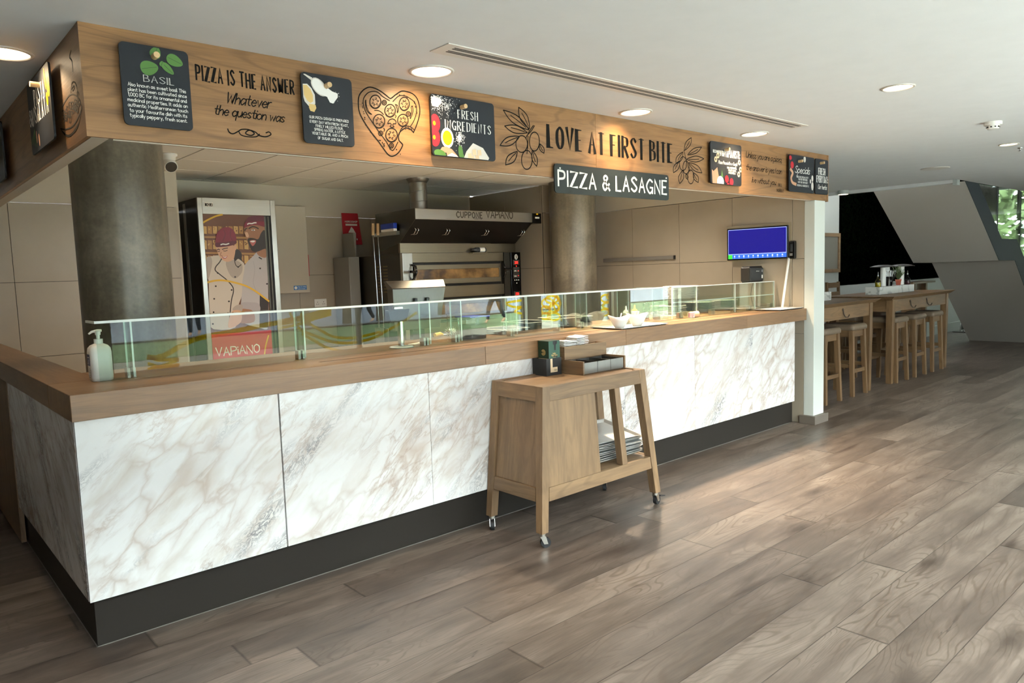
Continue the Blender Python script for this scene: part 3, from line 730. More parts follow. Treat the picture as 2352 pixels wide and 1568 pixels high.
for s_, l, b, tp, r, rb in (('Unless you are a pizza,', 1713, 361, 347, 1795, 371), ('the answer is yes. I can', 1713, 389.5, 376, 1795, 397), ('live without you.', 1727, 418.8, 406, 1782, 424)):
    text(m, s_, lbox(l, b, tp, r, ry=rb), FX, w=.11, gap=.9, slant=.28, space=2.6)
text(m, 'BILL', lbox(1788, 427.4, 421, 1796, ry=428), FX, w=.13); text(m, 'MURRAY', lbox(1784, 440.5, 433, 1800, ry=442), FX, w=.13)
m.obj('lettering', 'ink_black', fa)
# heart shaped pizza drawn in pen
def H(x, y): return q2(650+x/3.92, 80+y/3.92)
m = MB(); ln = lambda pts, w=.0065, cl=False: ribbon2d(m, catmull([H(*p) for p in pts], 5, cl), w, FX)
ln([(1175, 878), (1200, 820), (1225, 740), (1232, 670), (1215, 590), (1180, 540), (1130, 515), (1070, 507), (1020, 535), (985, 563), (965, 572), (930, 545), (880, 508), (820, 478), (770, 472), (720, 500), (685, 550), (678, 620), (690, 700), (730, 780), (790, 870), (860, 960), (910, 1030), (950, 1080), (990, 1092), (1040, 1060), (1077, 996), (1065, 972), (1045, 950), (1040, 910), (1050, 880), (1075, 855), (1110, 838), (1150, 852), (1175, 878)])
ln([(960, 592), (905, 560), (850, 515), (800, 510), (755, 530), (722, 590), (740, 680), (800, 780), (870, 880), (930, 960), (985, 1042), (1035, 965)], .005)
ln([(990, 600), (1040, 552), (1090, 548), (1140, 570), (1190, 615), (1203, 690), (1180, 770), (1145, 828)], .005)
ln([(1045, 900), (1062, 850), (1090, 825), (1130, 822), (1160, 835), (1185, 860)], .005)
for x in (1075, 1105, 1135, 1160): ln([(x-4, 826+abs(x-1115)*.25), (x, 852+abs(x-1115)*.15)], .004)
for cx, cy, rx, ry in ((832, 603, 50, 60), (965, 683, 47, 57), (1092, 622, 45, 60), (865, 778, 52, 62), (1080, 770, 47, 55), (978, 903, 52, 62)):
    ln(ell(cx, cy, rx, ry, 14)[:-1], .0055, True); ln(ell(cx-2, cy+4, rx-9, ry-10, 8, 0, .2, 2.6), .003)
    for i in range(6): a = i*1.1+cx; ln(ell(cx+rx*.5*math.cos(a), cy+ry*.5*math.sin(a), 7, 8, 6, 0, a, a+4.2), .0035)
for cx, cy in ((912, 610), (1128, 712), (880, 886), (977, 996)):
    ln(ell(cx, cy, 19, 21, 10)[:-1], .005, True); ln(ell(cx, cy, 8, 9, 8)[:-1], .004, True)
ln([(945, 790), (960, 765), (990, 757), (1015, 775), (1015, 800), (995, 800), (990, 815), (1000, 828), (980, 832), (965, 825), (975, 810), (965, 795), (945, 800), (945, 790)], .005)
for q in ([(745, 585), (752, 640), (772, 690), (798, 715), (775, 705), (750, 670), (742, 610), (745, 585)], [(1165, 640), (1170, 690), (1150, 750), (1145, 740), (1158, 690), (1155, 650), (1165, 640)], [(1012, 625), (1035, 640), (1040, 675), (1030, 700), (1028, 665), (1012, 625)], [(825, 680), (860, 682), (890, 700), (905, 718)], [(1012, 720), (1018, 732), (1012, 745)], [(908, 840), (915, 855), (908, 870)]): ln(q, .0045)
rr_ = random.Random(5)
for i in range(46):
    a = rr_.choice([(705, 575, 735, 760), (730, 800, 920, 1010), (860, 930, 970, 1040), (1180, 600, 1215, 760), (1020, 535, 1130, 560), (970, 1000, 1060, 1070)]); x = rr_.uniform(a[0], a[2]); y = a[1]+(a[3]-a[1])*(x-a[0])/(a[2]-a[0])+rr_.uniform(-14, 14)
    ln([(x, y), (x+4, y+3)], .0045)
m.obj('drawing', 'ink_black', fa)
def O(x, y): return q2(1100+x/3.92, 200+y/3.92)
def leaf(m, base, tip, w, k=.25):
    bx_, by_ = base; tx, ty = tip; dx, dy = tx-bx_, ty-by_; l = math.hypot(dx, dy); nx, ny = -dy/l*w, dx/l*w
    for s_ in (1, -1):
        ribbon2d(m, catmull([O(bx_+dx*t+nx*s_*f, by_+dy*t+ny*s_*f) for t, f in ((0, 0), (.2, .55), (.5, .95), (.75, .7), (1, 0))], 5), .0065, FX)
    ribbon2d(m, catmull([O(bx_+dx*t+nx*f, by_+dy*t+ny*f) for t, f in ((.12, .02), (.45, .12), (.72, .05))], 4), .0055, FX)
def olive(m, cx, cy, rx, ry): ribbon2d(m, catmull([O(*p) for p in ell(cx, cy, rx, ry, 16)[:-1]], 4, True), .0065, FX)
m = MB()
for e in ((385, 512, 52, 75), (500, 490, 45, 85), (432, 655, 48, 85)): olive(m, *e)
for b, tp, w in (((450, 385), (220, 207), 38), ((455, 375), (358, 182), 36), ((435, 410), (232, 350), 36), ((365, 445), (190, 525), 40), ((345, 580), (240, 700), 38), ((480, 570), (520, 712), 24), ((545, 510), (585, 595), 20)): leaf(m, b, tp, w)
for q in ([(500, 348), (470, 395), (430, 440), (425, 470)], [(490, 345), (455, 395), (440, 425)], [(440, 440), (440, 520), (432, 600)]): ribbon2d(m, catmull([O(*p) for p in q], 5), .006, FX)
m.obj('drawing', 'ink_black', fa)
m = MB()
for e in ((1838, 688, 32, 62), (1865, 722, 28, 58), (1908, 808, 28, 62)): olive(m, *e)
for b, tp, w in (((1850, 570), (1912, 455), 24), ((1880, 610), (2005, 540), 24), ((1870, 650), (2025, 645), 28), ((1890, 680), (2008, 772), 28), ((1835, 585), (1775, 690), 26), ((1805, 665), (1752, 770), 24), ((1835, 750), (1808, 868), 24), ((1865, 780), (1878, 830), 12), ((1930, 770), (1975, 858), 22)): leaf(m, b, tp, w)
ribbon2d(m, catmull([O(*p) for p in [(1845, 570), (1858, 620), (1868, 660), (1900, 760)]], 5), .006, FX)
m.obj('drawing', 'ink_black', fa)
# pasta bowl on the return side
FL = lambda y, z: (XF-EPS, y, z)
def B(x, y): p = at_x(x/3.92, 80+y/3.92, XF-EPS); return (p.y, p.z)
m = MB(); lb = lambda pts, w=.006: ribbon2d(m, catmull([B(*p) for p in pts], 5), w, FL)
for q in ([(552, 855), (575, 890), (610, 915), (650, 895), (700, 820), (735, 650)], [(545, 845), (590, 850), (650, 825), (700, 750), (735, 650)], [(560, 870), (610, 905), (655, 880), (705, 800)], [(560, 650), (590, 590), (630, 540), (680, 545), (715, 590), (735, 650)], [(635, 520), (645, 440), (670, 425), (690, 470), (700, 545)], [(640, 490), (660, 460), (668, 470), (655, 500), (640, 490)], [(640, 140), (625, 200), (645, 235), (655, 330)]): lb(q)
for i in range(34):
    x = rr_.uniform(570, 715); y = 880-(x-570)*1.2+rr_.uniform(-170, -30)-20; r = rr_.uniform(14, 34); a = rr_.uniform(0, 6)
    lb([(x+r*.45*math.cos(a+t), y+r*math.sin(a+t*1.1)) for t in (0, .9, 1.8, 2.7, 3.6, 4.5)], .005)
m.obj('drawing', 'ink_black', fa)

# ------------------------------------------------------------------ slate boards pegged in front of the fascia
ZB0, ZB1, YB = 2.262, 2.597, -.093
def board(label, x0, x1, peg, z0=ZB0, z1=ZB1, yb=YB, mat='slate', r=.02, tilt=0.):
    CL[:] = [x0, x1]; t = thing('sign_board', label, 'sign', ((x0+x1)/2, yb, z0), 'slate boards on the oak fascia')
    pts = rrect(x0, z0, x1, z1, r)
    MB().prism([(x, yb, z) for x, z in pts], (0, .009, 0)).obj('panel', mat, t)
    if peg:
        p = at_y(peg[0], peg[1], yb-.02); MB().cyl((p.x, YF, p.z), (p.x, yb-.04, p.z), .0125, n=24).obj('peg', 'dowel', t, bevel=.001)
    return t
PR = ['ink_white', 'leaf_green', 'red_pouch', 'oil', 'kraft', 'yellow_plastic', 'paper_white', 'lamp_trim', 'oak_cart', 'slate_green', 'skin', 'ink_gold']
YB2 = YB-.0006
CL = [0, 1]
def ink(layer=0):    # prints stay inside the edge of their board
    a, b = CL
    return lambda x, z: (min(max(x, a+.002), b-.002), YB2-.0007*layer, min(max(z, ZB0+.004), ZB1-.004))
def S(x, y): return q2(x, y, YB)
def sb(lx, ly, ty, rx, ry=None): return lbox(lx, ly, ty, rx, YB, ry)
def spot(m, px, py, rx, ry, mi, rot=0., layer=0): fill(m, ell(*S(px, py), rx, ry, 20, rot), ink(layer), mi)
def dots(m, px, py, rx, ry, n, mi, seed, s0=.0016):
    r = random.Random(seed)
    for i in range(n):
        a, d = r.random()*6.28, abs(r.gauss(0, .5)); c = S(px+rx*d*math.cos(a), py+ry*d*math.sin(a)); k = s0*r.uniform(.5, 1.5)
        yield c, k
x0, x1 = S(279, 190)[0], S(437, 200)[0]
t = board('slate board reading BASIL with green basil leaves', x0, x1, (357, 128))
m = MB()
def bleaf(px, py, l, w, rot, layer):
    c = S(px, py); pts = []
    for i in range(25):
        a = 2*PI*i/24; x = l*math.cos(a); y = w*math.sin(a)*(1-.25*math.cos(a)); pts.append((c[0]+x*math.cos(rot)-y*math.sin(rot), c[1]+x*math.sin(rot)+y*math.cos(rot)))
    fill(m, pts, ink(layer), 1)
    ribbon2d(m, [(c[0]-l*.85*math.cos(rot), c[1]-l*.85*math.sin(rot)), (c[0]+l*.85*math.cos(rot), c[1]+l*.85*math.sin(rot))], .0012, ink(layer+1), 9)
bleaf(357, 121, .026, .021, 1.2, 0); bleaf(343, 156, .036, .029, .25, 1); bleaf(401, 140, .034, .024, -.35, 2); bleaf(385, 158, .03, .015, -.75, 3); bleaf(371, 147, .012, .009, 1.3, 5)
text(m, 'BASIL', sb(330, 187, 172.5, 399, 199), ink(6), w=.17, nib=.1, thin=.3, serif=.07, mi=0)
text(m, 'BASIL', sb(330.5, 186.5, 173, 398.5, 198.5), ink(7), w=.07, nib=.1, thin=.2, mi=9)
for i, (s_, l, r) in enumerate((('Also known as sweet basil. This', 294, 427), ('plant has been cultivated since', 294, 429), ('1,000 BC for its ornamental and', 294, 429), ('medicinal properties. It adds an', 293.5, 431), ('authentic Mediterranean touch', 294, 432), ('to your favourite dish with its', 298, 430), ('typically peppery, fresh scent.', 298.5, 430))):
    b = 196.3+i*11.75+(0.8 if l > 296 else 0); text(m, s_, sb(l, b, b-8.2, r, b+(r-l)*.155), ink(0), w=.13, gap=1.7, space=3.6, jit=.08)
m.obj('print', PR, t)
x0, x1 = S(695, 250)[0], S(811, 260)[0]
t = board('slate board about pizza dough with flour and oil spoons', x0, x1, (753, 196))
def D(x, y): return (650+x/3.92, 80+y/3.92)
m = MB()
fill(m, [S(*D(*p)) for p in [(180, 352), (195, 350), (262, 385), (258, 412)]], ink(0), 7)
spot(m, *D(325, 470), .051, .033, 7, -.75, 1); spot(m, *D(325, 470), .045, .028, 6, -.75, 2)
fill(m, [S(*D(*p)) for p in [(350, 540), (400, 480), (440, 510), (490, 530), (490, 565), (450, 620), (420, 610), (395, 560)]], ink(3), 6)
for c, k in dots(m, *D(455, 560), 14, 16, 60, 6, 4): fill(m, ell(*c, k, k, 6), ink(3), 6)
fill(m, [S(*D(*p)) for p in [(176, 440), (215, 440), (255, 480), (285, 540), (290, 620), (265, 650), (230, 640), (195, 600), (182, 560)]], ink(1), 7)
fill(m, [S(*D(*p)) for p in [(178, 450), (212, 452), (245, 490), (268, 545), (270, 600), (245, 615), (215, 590), (186, 540)]], ink(2), 11)
fill(m, [S(*D(*p)) for p in [(232, 620), (290, 630), (298, 660), (280, 695), (245, 685), (232, 655)]], ink(3), 11)
for s_, l, b, r in (('OUR PIZZA DOUGH IS PREPARED', 238, 748, 590), ('EVERY DAY WITH FRESH YEAST,', 243, 788, 588), ('FINELY MILLED FLOUR,', 297, 829, 542), ('SPRING WATER, A LITTLE', 282, 861, 560), ('VEGETABLE OIL AND A PINCH', 263, 893, 583), ('OF SUGAR AND SALT.', 315, 938, 542)):
    (lx, ly), (rx, ry) = D(l, b), D(r, b+(r-l)*.125); text(m, s_, sb(lx, ly, ly-5.8, rx, ry), ink(0), w=.15, gap=2.2, space=4.2, jit=.1)
m.obj('print', PR, t)
x0, x1 = S(991, 290)[0], S(1136, 300)[0]
t = board('slate board reading FRESH INGREDIENTS with tomatoes and cheese', x0, x1, (1065, 245))
m = MB()
for c, k in list(dots(m, *D(1370, 590), 34, 26, 420, 6, 11, .0022))+list(dots(m, *D(1470, 640), 34, 30, 260, 6, 12)):
    if x0+.004 < c[0] < x1 and c[1] < ZB1-.004: fill(m, ell(*c, k, k, 6), ink(0), 6)
fill(m, [S(*D(*p)) for p in [(1336, 560), (1360, 555), (1420, 575), (1430, 610), (1390, 650), (1345, 640), (1334, 610)]], ink(0), 6)
for cx, cy in ((1368, 795), (1368, 922)):
    c = S(*D(cx, cy)); fill(m, [(max(x0+.002, x), y) for x, y in ell(*c, .034, .05, 24)], ink(1), 2)
    c = S(*D(cx-8, cy)); fill(m, [(max(x0+.002, x), y) for x, y in ell(*c, .009, .012, 10)], ink(2), 5)
spot(m, *D(1478, 928), .044, .056, 6, 0, 1); spot(m, *D(1478, 928), .033, .041, 3, 0, 2)
for c, k in dots(m, *D(1590, 925), 12, 20, 300, 6, 14, .0022): fill(m, ell(*c, k, k, 6), ink(1), 6)
fill(m, [S(*D(*p)) for p in [(1400, 1060), (1430, 1010), (1470, 1005), (1520, 1030), (1580, 1112), (1478, 1100), (1470, 1060)]], ink(1), 10)
fill(m, [S(*D(*p)) for p in [(1480, 1085), (1520, 1062), (1560, 1085), (1575, 1113), (1476, 1105)]], ink(2), 6)
spot(m, *D(1412, 1070), .042, .023, 1, -.15, 3); spot(m, *D(1598, 1060), .017, .041, 1, .1, 3); spot(m, *D(1612, 1092), .012, .015, 1, .1, 4)
fill(m, [S(*D(*p)) for p in [(1630, 1125), (1650, 1050), (1710, 975), (1800, 1020), (1855, 1110), (1848, 1142)]], ink(1), 7)
for i, (a, b) in enumerate(((1680, 1095), (1720, 1060), (1765, 1065), (1745, 1112), (1700, 1120))): fill(m, [S(*D(a+dx, b+dy)) for dx, dy in ((-18, -26), (14, -30), (20, 20), (-14, 26))], ink(2+i), 4)
text(m, 'FRESH', sb(1052, 271.3, 252.2, 1097, 277.7), ink(0), w=.14, nib=.1, thin=.22, serif=.04, gap=4.2)
text(m, 'INGREDIENTS', sb(1023, 295.6, 274.8, 1126.5, 307), ink(0), w=.14, nib=.1, thin=.22, serif=.04, gap=4.2)
m.obj('print', PR, t)
# boards near the pillar
def V(x, y): return (1500+x/4.612, 280+y/4.612)
x0, x1 = S(1632, 380)[0], S(1703, 385)[0]
t = board('slate board with red tomatoes, ham and white mushrooms', x0, x1, (1671, 343))
m = MB()
fill(m, [S(*V(*p)) for p in [(622, 500), (640, 520), (680, 480), (700, 600), (690, 670), (630, 676)]], ink(0), 10)
fill(m, [S(*V(*p)) for p in [(690, 490), (758, 488), (762, 590), (700, 600)]], ink(1), 9)
spot(m, *V(712, 635), .05, .048, 6, 0, 2); spot(m, *V(778, 605), .028, .03, 2, 0, 3); spot(m, *V(828, 635), .028, .03, 2, 0, 3); spot(m, *V(792, 662), .02, .012, 2, 0, 4)
fill(m, [S(*V(*p)) for p in [(718, 580), (728, 510), (738, 580)]], ink(3), 1)
for a, b in ((685, 355), (662, 395), (912, 430), (906, 555), (925, 505)): spot(m, *V(a, b), .021, .023, 4, 0, 1); spot(m, *V(a, b), .008, .010, 9, 0, 2)
text(m, 'RECOMMENDATION', sb(*V(635, 322), V(635, 292)[1], V(752, 325)[0]), ink(0), w=.17); text(m, 'OF OUR', sb(*V(710, 358), V(710, 332)[1], V(752, 358)[0]), ink(0), w=.17)
text(m, 'VAPIANISTI:', sb(*V(757, 368), V(757, 293)[1], V(918, 375)[0]), ink(0), w=.12, gap=4)
text(m, 'Pizza Prosciutto e funghi', sb(*V(690, 440), V(690, 405)[1], V(890, 440)[0]), ink(0), w=.11, gap=1.2, slant=.3)
for s_, l, b, r in (('HAM, MUSHROOMS,', 785, 492, 885), ('TOMATO SAUCE,', 795, 520, 880), ('MOZZARELLA', 800, 547, 872)): text(m, s_, sb(*V(l, b), V(l, b-20)[1], V(r, b)[0]), ink(0), w=.16)
m.obj('print', PR, t)
x0, x1 = S(1812.5, 400)[0], S(1870, 400)[0]
t = board('slate board reading Specials with prawn and garlic pictures', x0, x1, (1839, 370))
m = MB()
spot(m, *V(1455, 378), .025, .02, 2, 0, 0); spot(m, *V(1472, 455), .03, .032, 2, 0, 1)
ribbon2d(m, catmull([S(*V(*p)) for p in [(1455, 500), (1478, 540), (1462, 590), (1475, 640), (1512, 660)]], 6), .028, ink(1), 10)
for a, b, rx, ry in ((1605, 395, .022, .03), (1686, 600, .018, .03), (1686, 680, .022, .04), (1665, 630, .012, .02)): spot(m, *V(a, b), rx, ry, 7, 0, 1)
text(m, 'Specials', sb(*V(1500, 535), V(1500, 462)[1], V(1655, 535)[0]), ink(2), w=.09, gap=1.2, slant=.3)
for s_, l, b, r in (('TRIED OUR SPECIALS YET?', 1515, 587, 1642), ("THEY'RE PREPARED", 1535, 615, 1632), ('WITH THE VERY BEST', 1532, 645, 1637), ('REGIONAL INGREDIENTS.', 1525, 678, 1648)): text(m, s_, sb(*V(l, b), V(l, b-18)[1], V(r, b)[0]), ink(2), w=.14)
m.obj('print', PR, t)
x0, x1 = S(1873, 400)[0], S(1902, 400)[0]
t = board('narrow slate board reading FRESH EVERY DAY: Our herbs', x0, x1, (1889, 374))
m = MB(); text(m, 'FRESH', sb(*V(1752, 555), V(1752, 487)[1], V(1823, 558)[0]), ink(0), w=.13, gap=4); text(m, 'EVERY DAY:', sb(*V(1732, 635), V(1732, 567)[1], V(1850, 640)[0]), ink(0), w=.13, gap=4)
text(m, 'Our herbs', sb(*V(1745, 708), V(1745, 660)[1], V(1838, 712)[0]), ink(0), w=.1, gap=1.2, slant=.25); m.obj('print', PR, t)
# hanging board
x0, x1 = at_y(1274, 410, -.085).x, at_y(1536, 430, -.085).x
t = thing('hanging_board', 'long dark hanging board reading PIZZA & LASAGNE', 'sign', ((x0+x1)/2, -.085, 2.105))
MB().prism([(x, -.085, z) for x, z in rrect(x0, 2.104, x1, 2.291, .024)], (0, .01, 0)).obj('panel', 'slate_green', t)
FH = lambda x, z: (x, -.0857, z)
m = MB(); a = at_y(1283, 427, -.086); c = at_y(1531, 443, -.086)
text(m, 'PIZZA & LASAGNE', (a.x, a.z, c.x, at_y(1283, 392, -.086).z), FH, w=.15, jit=.13, gap=2.6, space=4); m.obj('lettering', 'ink_white', t)
for q in ((1286, 386), (1530, 409)):
    p = at_y(*q, -.086); MB().cyl((p.x, -.0845, p.z), (p.x, -.089, p.z), .006, n=14).obj('screw', 'ink_white', t); MB().cyl((p.x, YF, p.z), (p.x, -.0755, p.z), .004, n=10).obj('spacer', 'steel', t)
# boards on the return side
XB = XF-.036
def sideboard(label, ya, yb_, peg=None):
    t = thing('sign_board', label, 'sign', (XB, (ya+yb_)/2, ZB0), 'slate boards on the oak fascia')
    MB().prism([(XB, y, z) for y, z in rrect(ya, ZB0, yb_, ZB1, .02)], (.009, 0, 0)).obj('panel', 'slate', t)
    if peg: p = at_x(*peg, XB-.02); MB().cyl((XF, p.y, p.z), (XB-.04, p.y, p.z), .0125, n=24).obj('peg', 'dowel', t)
    return t
ya, yb_ = at_x(118, 240, XB).y, at_x(68, 280, XB).y
t = sideboard('dark board reading PASTA & INSALATA on the shaded return side', ya, yb_, (80, 194))
FS = lambda u, z: (XB-.0006, -u, z)
def T(x, y): p = at_x(x/3.92, 80+y/3.92, XB-.0006); return (-p.y, p.z)
m = MB()
def tb(l, r, h): a, c = T(*l), T(*r); return (a[0], a[1], c[0], a[1]+h)
text(m, 'PASTA', tb((312, 648), (405, 580), .075), FS, w=.15, nib=.1, thin=.25, serif=.04, gap=4)
text(m, 'INSALATA', tb((297, 825), (440, 705), .075), FS, w=.15, nib=.1, thin=.25, serif=.04, gap=4)
text(m, '&', tb((273, 835), (292, 810), .075), FS, w=.09)
for a, b, rx, ry in ((432, 465, .03, .045), (402, 395, .012, .05), (425, 575, .02, .03)): fill(m, ell(*T(a, b), rx, ry, 18, .2), FS, 5)
for a, b in ((332, 920), (355, 945)): fill(m, ell(*T(a, b), .012, .03, 12), FS, 10)
for i in range(7): ribbon2d(m, [T(312, 850), T(285+i*9, 985+i*4)], .004, FS, 1)
m.obj('print', PR, t)
y2 = at_x(7, 350, XB).y
sideboard('dark board cut off by the photo edge above the side counter', y2, y2+.455)

# ------------------------------------------------------------------ counter
ZT, ZU = 1.155, 1.041
ct = thing('counter', 'long pizza counter with oak top and white marble front', 'counter', (3.1, .4, 0))
def slab(poly, mat): MB().prism([(x, y, ZU) for x, y in poly], (0, 0, ZT-ZU)).obj('countertop', mat, ct, bevel=.0025)
slab([(0, 0), (2.227, 0), (2.227, .86), (.216, .86), (.216, .489), (0, .489)], 'oak_top')
for a, b in ((2.229, 3.573), (3.575, 5.248), (5.25, 6.356)): slab([(a, 0), (b, 0), (b, .86), (a, .86)], 'oak_top')
slab([(0, .491), (.215, .491), (.215, 3.82), (0, 3.82)], 'oak_top_side')
m = MB()
for y in (.150, .166): m.box(1.2, y, ZT-.002, 6.3, y+.004, ZT+.0006)
m.obj('groove', 'gap_dark', ct)
sx = [.012, .906, 1.8165, 2.703, 3.5905, 4.4907, 5.397, 6.183]
for i, (a, b) in enumerate(zip(sx[:-1], sx[1:])): MB().box(a+(.0035 if i == 1 else .0012), .033, .248, b-(.0035 if i == 0 else .0012), .053, ZU-.004).obj('marble_panel', 'marble', ct, bevel=.0012)
MB().box(.012, .0545, .248, .034, 1.925, ZU-.004).obj('marble_panel', 'marble', ct, bevel=.0012)
MB().box(.008, 1.928, .02, .034, 3.82, ZU-.002).obj('wood_panel', 'oak_cart_z', ct)
MB().box(.0345, .0545, .25, 6.18, .8, ZU-.001).obj('carcass', 'gap_dark', ct)
MB().box(.0345, .8, .25, .19, 3.8, ZU-.001).box(.2, .8, .0, 6.3, .82, ZU-.001).obj('carcass', 'panel_beige', ct)
MB().box(.047, .14, 0, 6.34, .16, .262).box(.047, .1605, 0, .067, 3.8, .262).obj('plinth', 'plinth', ct)
MB().box(.041, .136, 0, 6.30, .1395, .003).box(.0425, .136, 0, .0465, 3.8, .003).obj('plinth_seal', 'rail_grey', ct)

# ------------------------------------------------------------------ glass guard
gu = thing('sneeze_guard', 'low clear glass guard with frosted shelf edge on the counter', 'glass guard', (2.36, .33, ZT))
for a, b in ((.185, 1.164), (1.168, 2.191), (2.195, 3.447), (3.452, 4.545)): MB().box(a, .33, ZT+.002, b, .336, 1.429).obj('glass_panel', 'guard_glass', gu)
MB().box(.185, .326, 1.430, 4.545, .50, 1.438).obj('glass_shelf', 'guard_glass', gu)
MB().box(.183, .3215, 1.4285, 4.547, .3255, 1.440).box(.1795, .3215, 1.4285, .1835, .50, 1.440).obj('polished_edge', 'glass_edge_white', gu)
fins = []
for q in ((303, 863), (696, 819), (990, 788), (1067, 779), (1201, 765), (1319, 752), (1375, 745), (1470, 735), (1557, 726)):
    x = at_z(*q, ZT).x*1.0; fins.append(x)
fins = [.335, 1.21, 2.06, 2.31, 2.80, 3.26, 3.52, 4.02, 4.49]
for x in fins:
    f = MB().box(x-.004, .338, ZT+.012, x+.004, .455, 1.429).obj('glass_fin', 'fin_glass', gu)
    MB().box(x-.004, .3372, ZT+.012, x+.004, .3392, 1.429).box(x-.004, .4535, ZT+.012, x+.004, .456, 1.429).obj('fin_edge', 'glass_edge_white', f)
    MB().box(x-.02, .385, ZT, x-.005, .43, ZT+.05).box(x+.005, .385, ZT, x+.02, .43, ZT+.05).obj('clamp', 'steel', gu, bevel=.002)
g2 = thing('plate_guard', 'low glass guard with middle shelf in front of the plates', 'glass guard', (5.4, .33, ZT))
gx_ = [4.60, 4.965, 5.60, 5.96, 6.33]
for a, b in zip(gx_[:-1], gx_[1:]): MB().box(a+.003, .33, ZT+.002, b-.003, .336, 1.424).obj('glass_panel', 'guard_glass', g2)
m = MB()
for x in gx_: m.box(x-.003, .329, ZT+.002, x+.003, .337, 1.424)
m.box(4.6, .326, 1.4245, 6.33, .339, 1.431); m.obj('polished_edge', 'glass_edge_white', g2)
MB().box(4.6, .338, 1.292, 6.33, .84, 1.300).obj('glass_shelf', 'guard_glass', g2)
MB().box(4.6, .3375, 1.291, 6.33, .3415, 1.301).obj('shelf_edge', 'glass_edge_white', g2)
for x in (4.75, 5.25, 5.62, 5.9, 6.3): MB().box(x-.03, .345, ZT, x-.004, .38, ZT+.05).box(x+.004, .345, ZT, x+.03, .38, ZT+.05).obj('clamp', 'steel', g2, bevel=.002); MB().box(x-.004, .36, ZT+.05, x+.004, .5, 1.291).obj('glass_fin', 'fin_glass', g2)

# ------------------------------------------------------------------ plates, each one a plate
def plate_proto():
    m = MB(); m.lathe((0, 0, 0), [(.001, .003), (.095, .003), (.1, 0), (.108, 0), (.112, .004), (.165, .0125), (.167, .0145), (.164, .0155), (.11, .0075), (.001, .006)], 36)
    return m.obj('plate', 'white_ceramic')
stacks = [(5.22, .68, 1.3005, 12, 'white plate in the tall stack on the glass shelf', 'plates on the glass shelf'), (5.02, .675, ZT, 9, 'white plate in the counter stack nearest the salt mill', 'plates near the salt mill'),
          (5.48, .675, ZT, 10, 'white plate in the middle counter stack behind the guard', 'plates in the middle stack'), (5.90, .675, ZT, 10, 'white plate in the counter stack nearest the wall', 'plates near the wall')]
pp = None; r4 = random.Random(9)
for sx_, sy_, sz_, n, lab, grp in stacks:
    for i in range(n):
        loc = (sx_+r4.uniform(-.004, .004), sy_+r4.uniform(-.004, .004), sz_+i*.0098)
        if pp is None: o = pp = plate_proto(); o.location = loc
        else: o = pp.copy(); COL.objects.link(o); o.location = loc
        tag(o, lab, 'plate', grp)
# ------------------------------------------------------------------ things on the counter
# pump bottle of hand gel
bx_, by_ = .212, .425
t = thing('pump_bottle', 'white pump bottle with blue label on the counter corner', 'bottle', (bx_, by_, ZT))
m = MB(); secs = [(.0, .040, .043), (.004, .045, .048), (.02, .047, .049), (.135, .047, .049), (.155, .044, .046), (.168, .034, .036), (.175, .020, .020)]
n = None; vs = []; 
for z, a, b in secs:
    pts = rrect(-a, -b, a, b, min(a, b)*.55, 6); n = len(pts); vs += [(bx_+x, by_+y, ZT+z) for x, y in pts]
m.add(vs, [(k*n+i, k*n+(i+1) % n, (k+1)*n+(i+1) % n, (k+1)*n+i) for k in range(len(secs)-1) for i in range(n)], 0, True)
m.add(vs[:n], [tuple(range(n-1, -1, -1))]); m.add(vs[-n:], [tuple(range(n))]); m.obj('bottle_body', 'bottle_white', t)
MB().cyl((bx_, by_, ZT+.174), (bx_, by_, ZT+.197), .019, n=28).obj('cap', 'white_plastic', t, bevel=.002)
m = MB(); m.cyl((bx_, by_, ZT+.197), (bx_, by_, ZT+.218), .008, n=16); m.cyl((bx_, by_, ZT+.216), (bx_, by_, ZT+.234), .0115, .013, n=20)
m.tube([(bx_+.016, by_-.004, ZT+.236), (bx_, by_+.003, ZT+.236), (bx_-.022, by_+.012, ZT+.232), (bx_-.034, by_+.019, ZT+.222)], [.006, .007, .006, .0045], 12); m.obj('pump', 'white_plastic', t)
lb_ = MB().box(bx_-.0485, by_-.024, ZT+.075, bx_-.0475, by_+.026, ZT+.128).obj('label', 'blue_label', t)
m = MB(); m.box(bx_-.0492, by_-.016, ZT+.112, bx_-.0486, by_+.012, ZT+.115)
for i in range(4): m.box(bx_-.0492, by_-.018, ZT+.083+i*.006, bx_-.0486, by_+.018-i*.006, ZT+.0845+i*.006)
m.obj('print', 'ink_white', lb_)
m = MB()
for i in range(6): m.box(bx_-.0482, by_-.02, ZT+.02+i*.008, bx_-.0476, by_+.01-(i % 3)*.006, ZT+.022+i*.008)
for i in range(9): m.box(bx_-.0482, by_-.036, ZT+.025+i*.004, bx_-.0476, by_-.028, ZT+.027+i*.004)
m.obj('print', 'ink_grey', t)
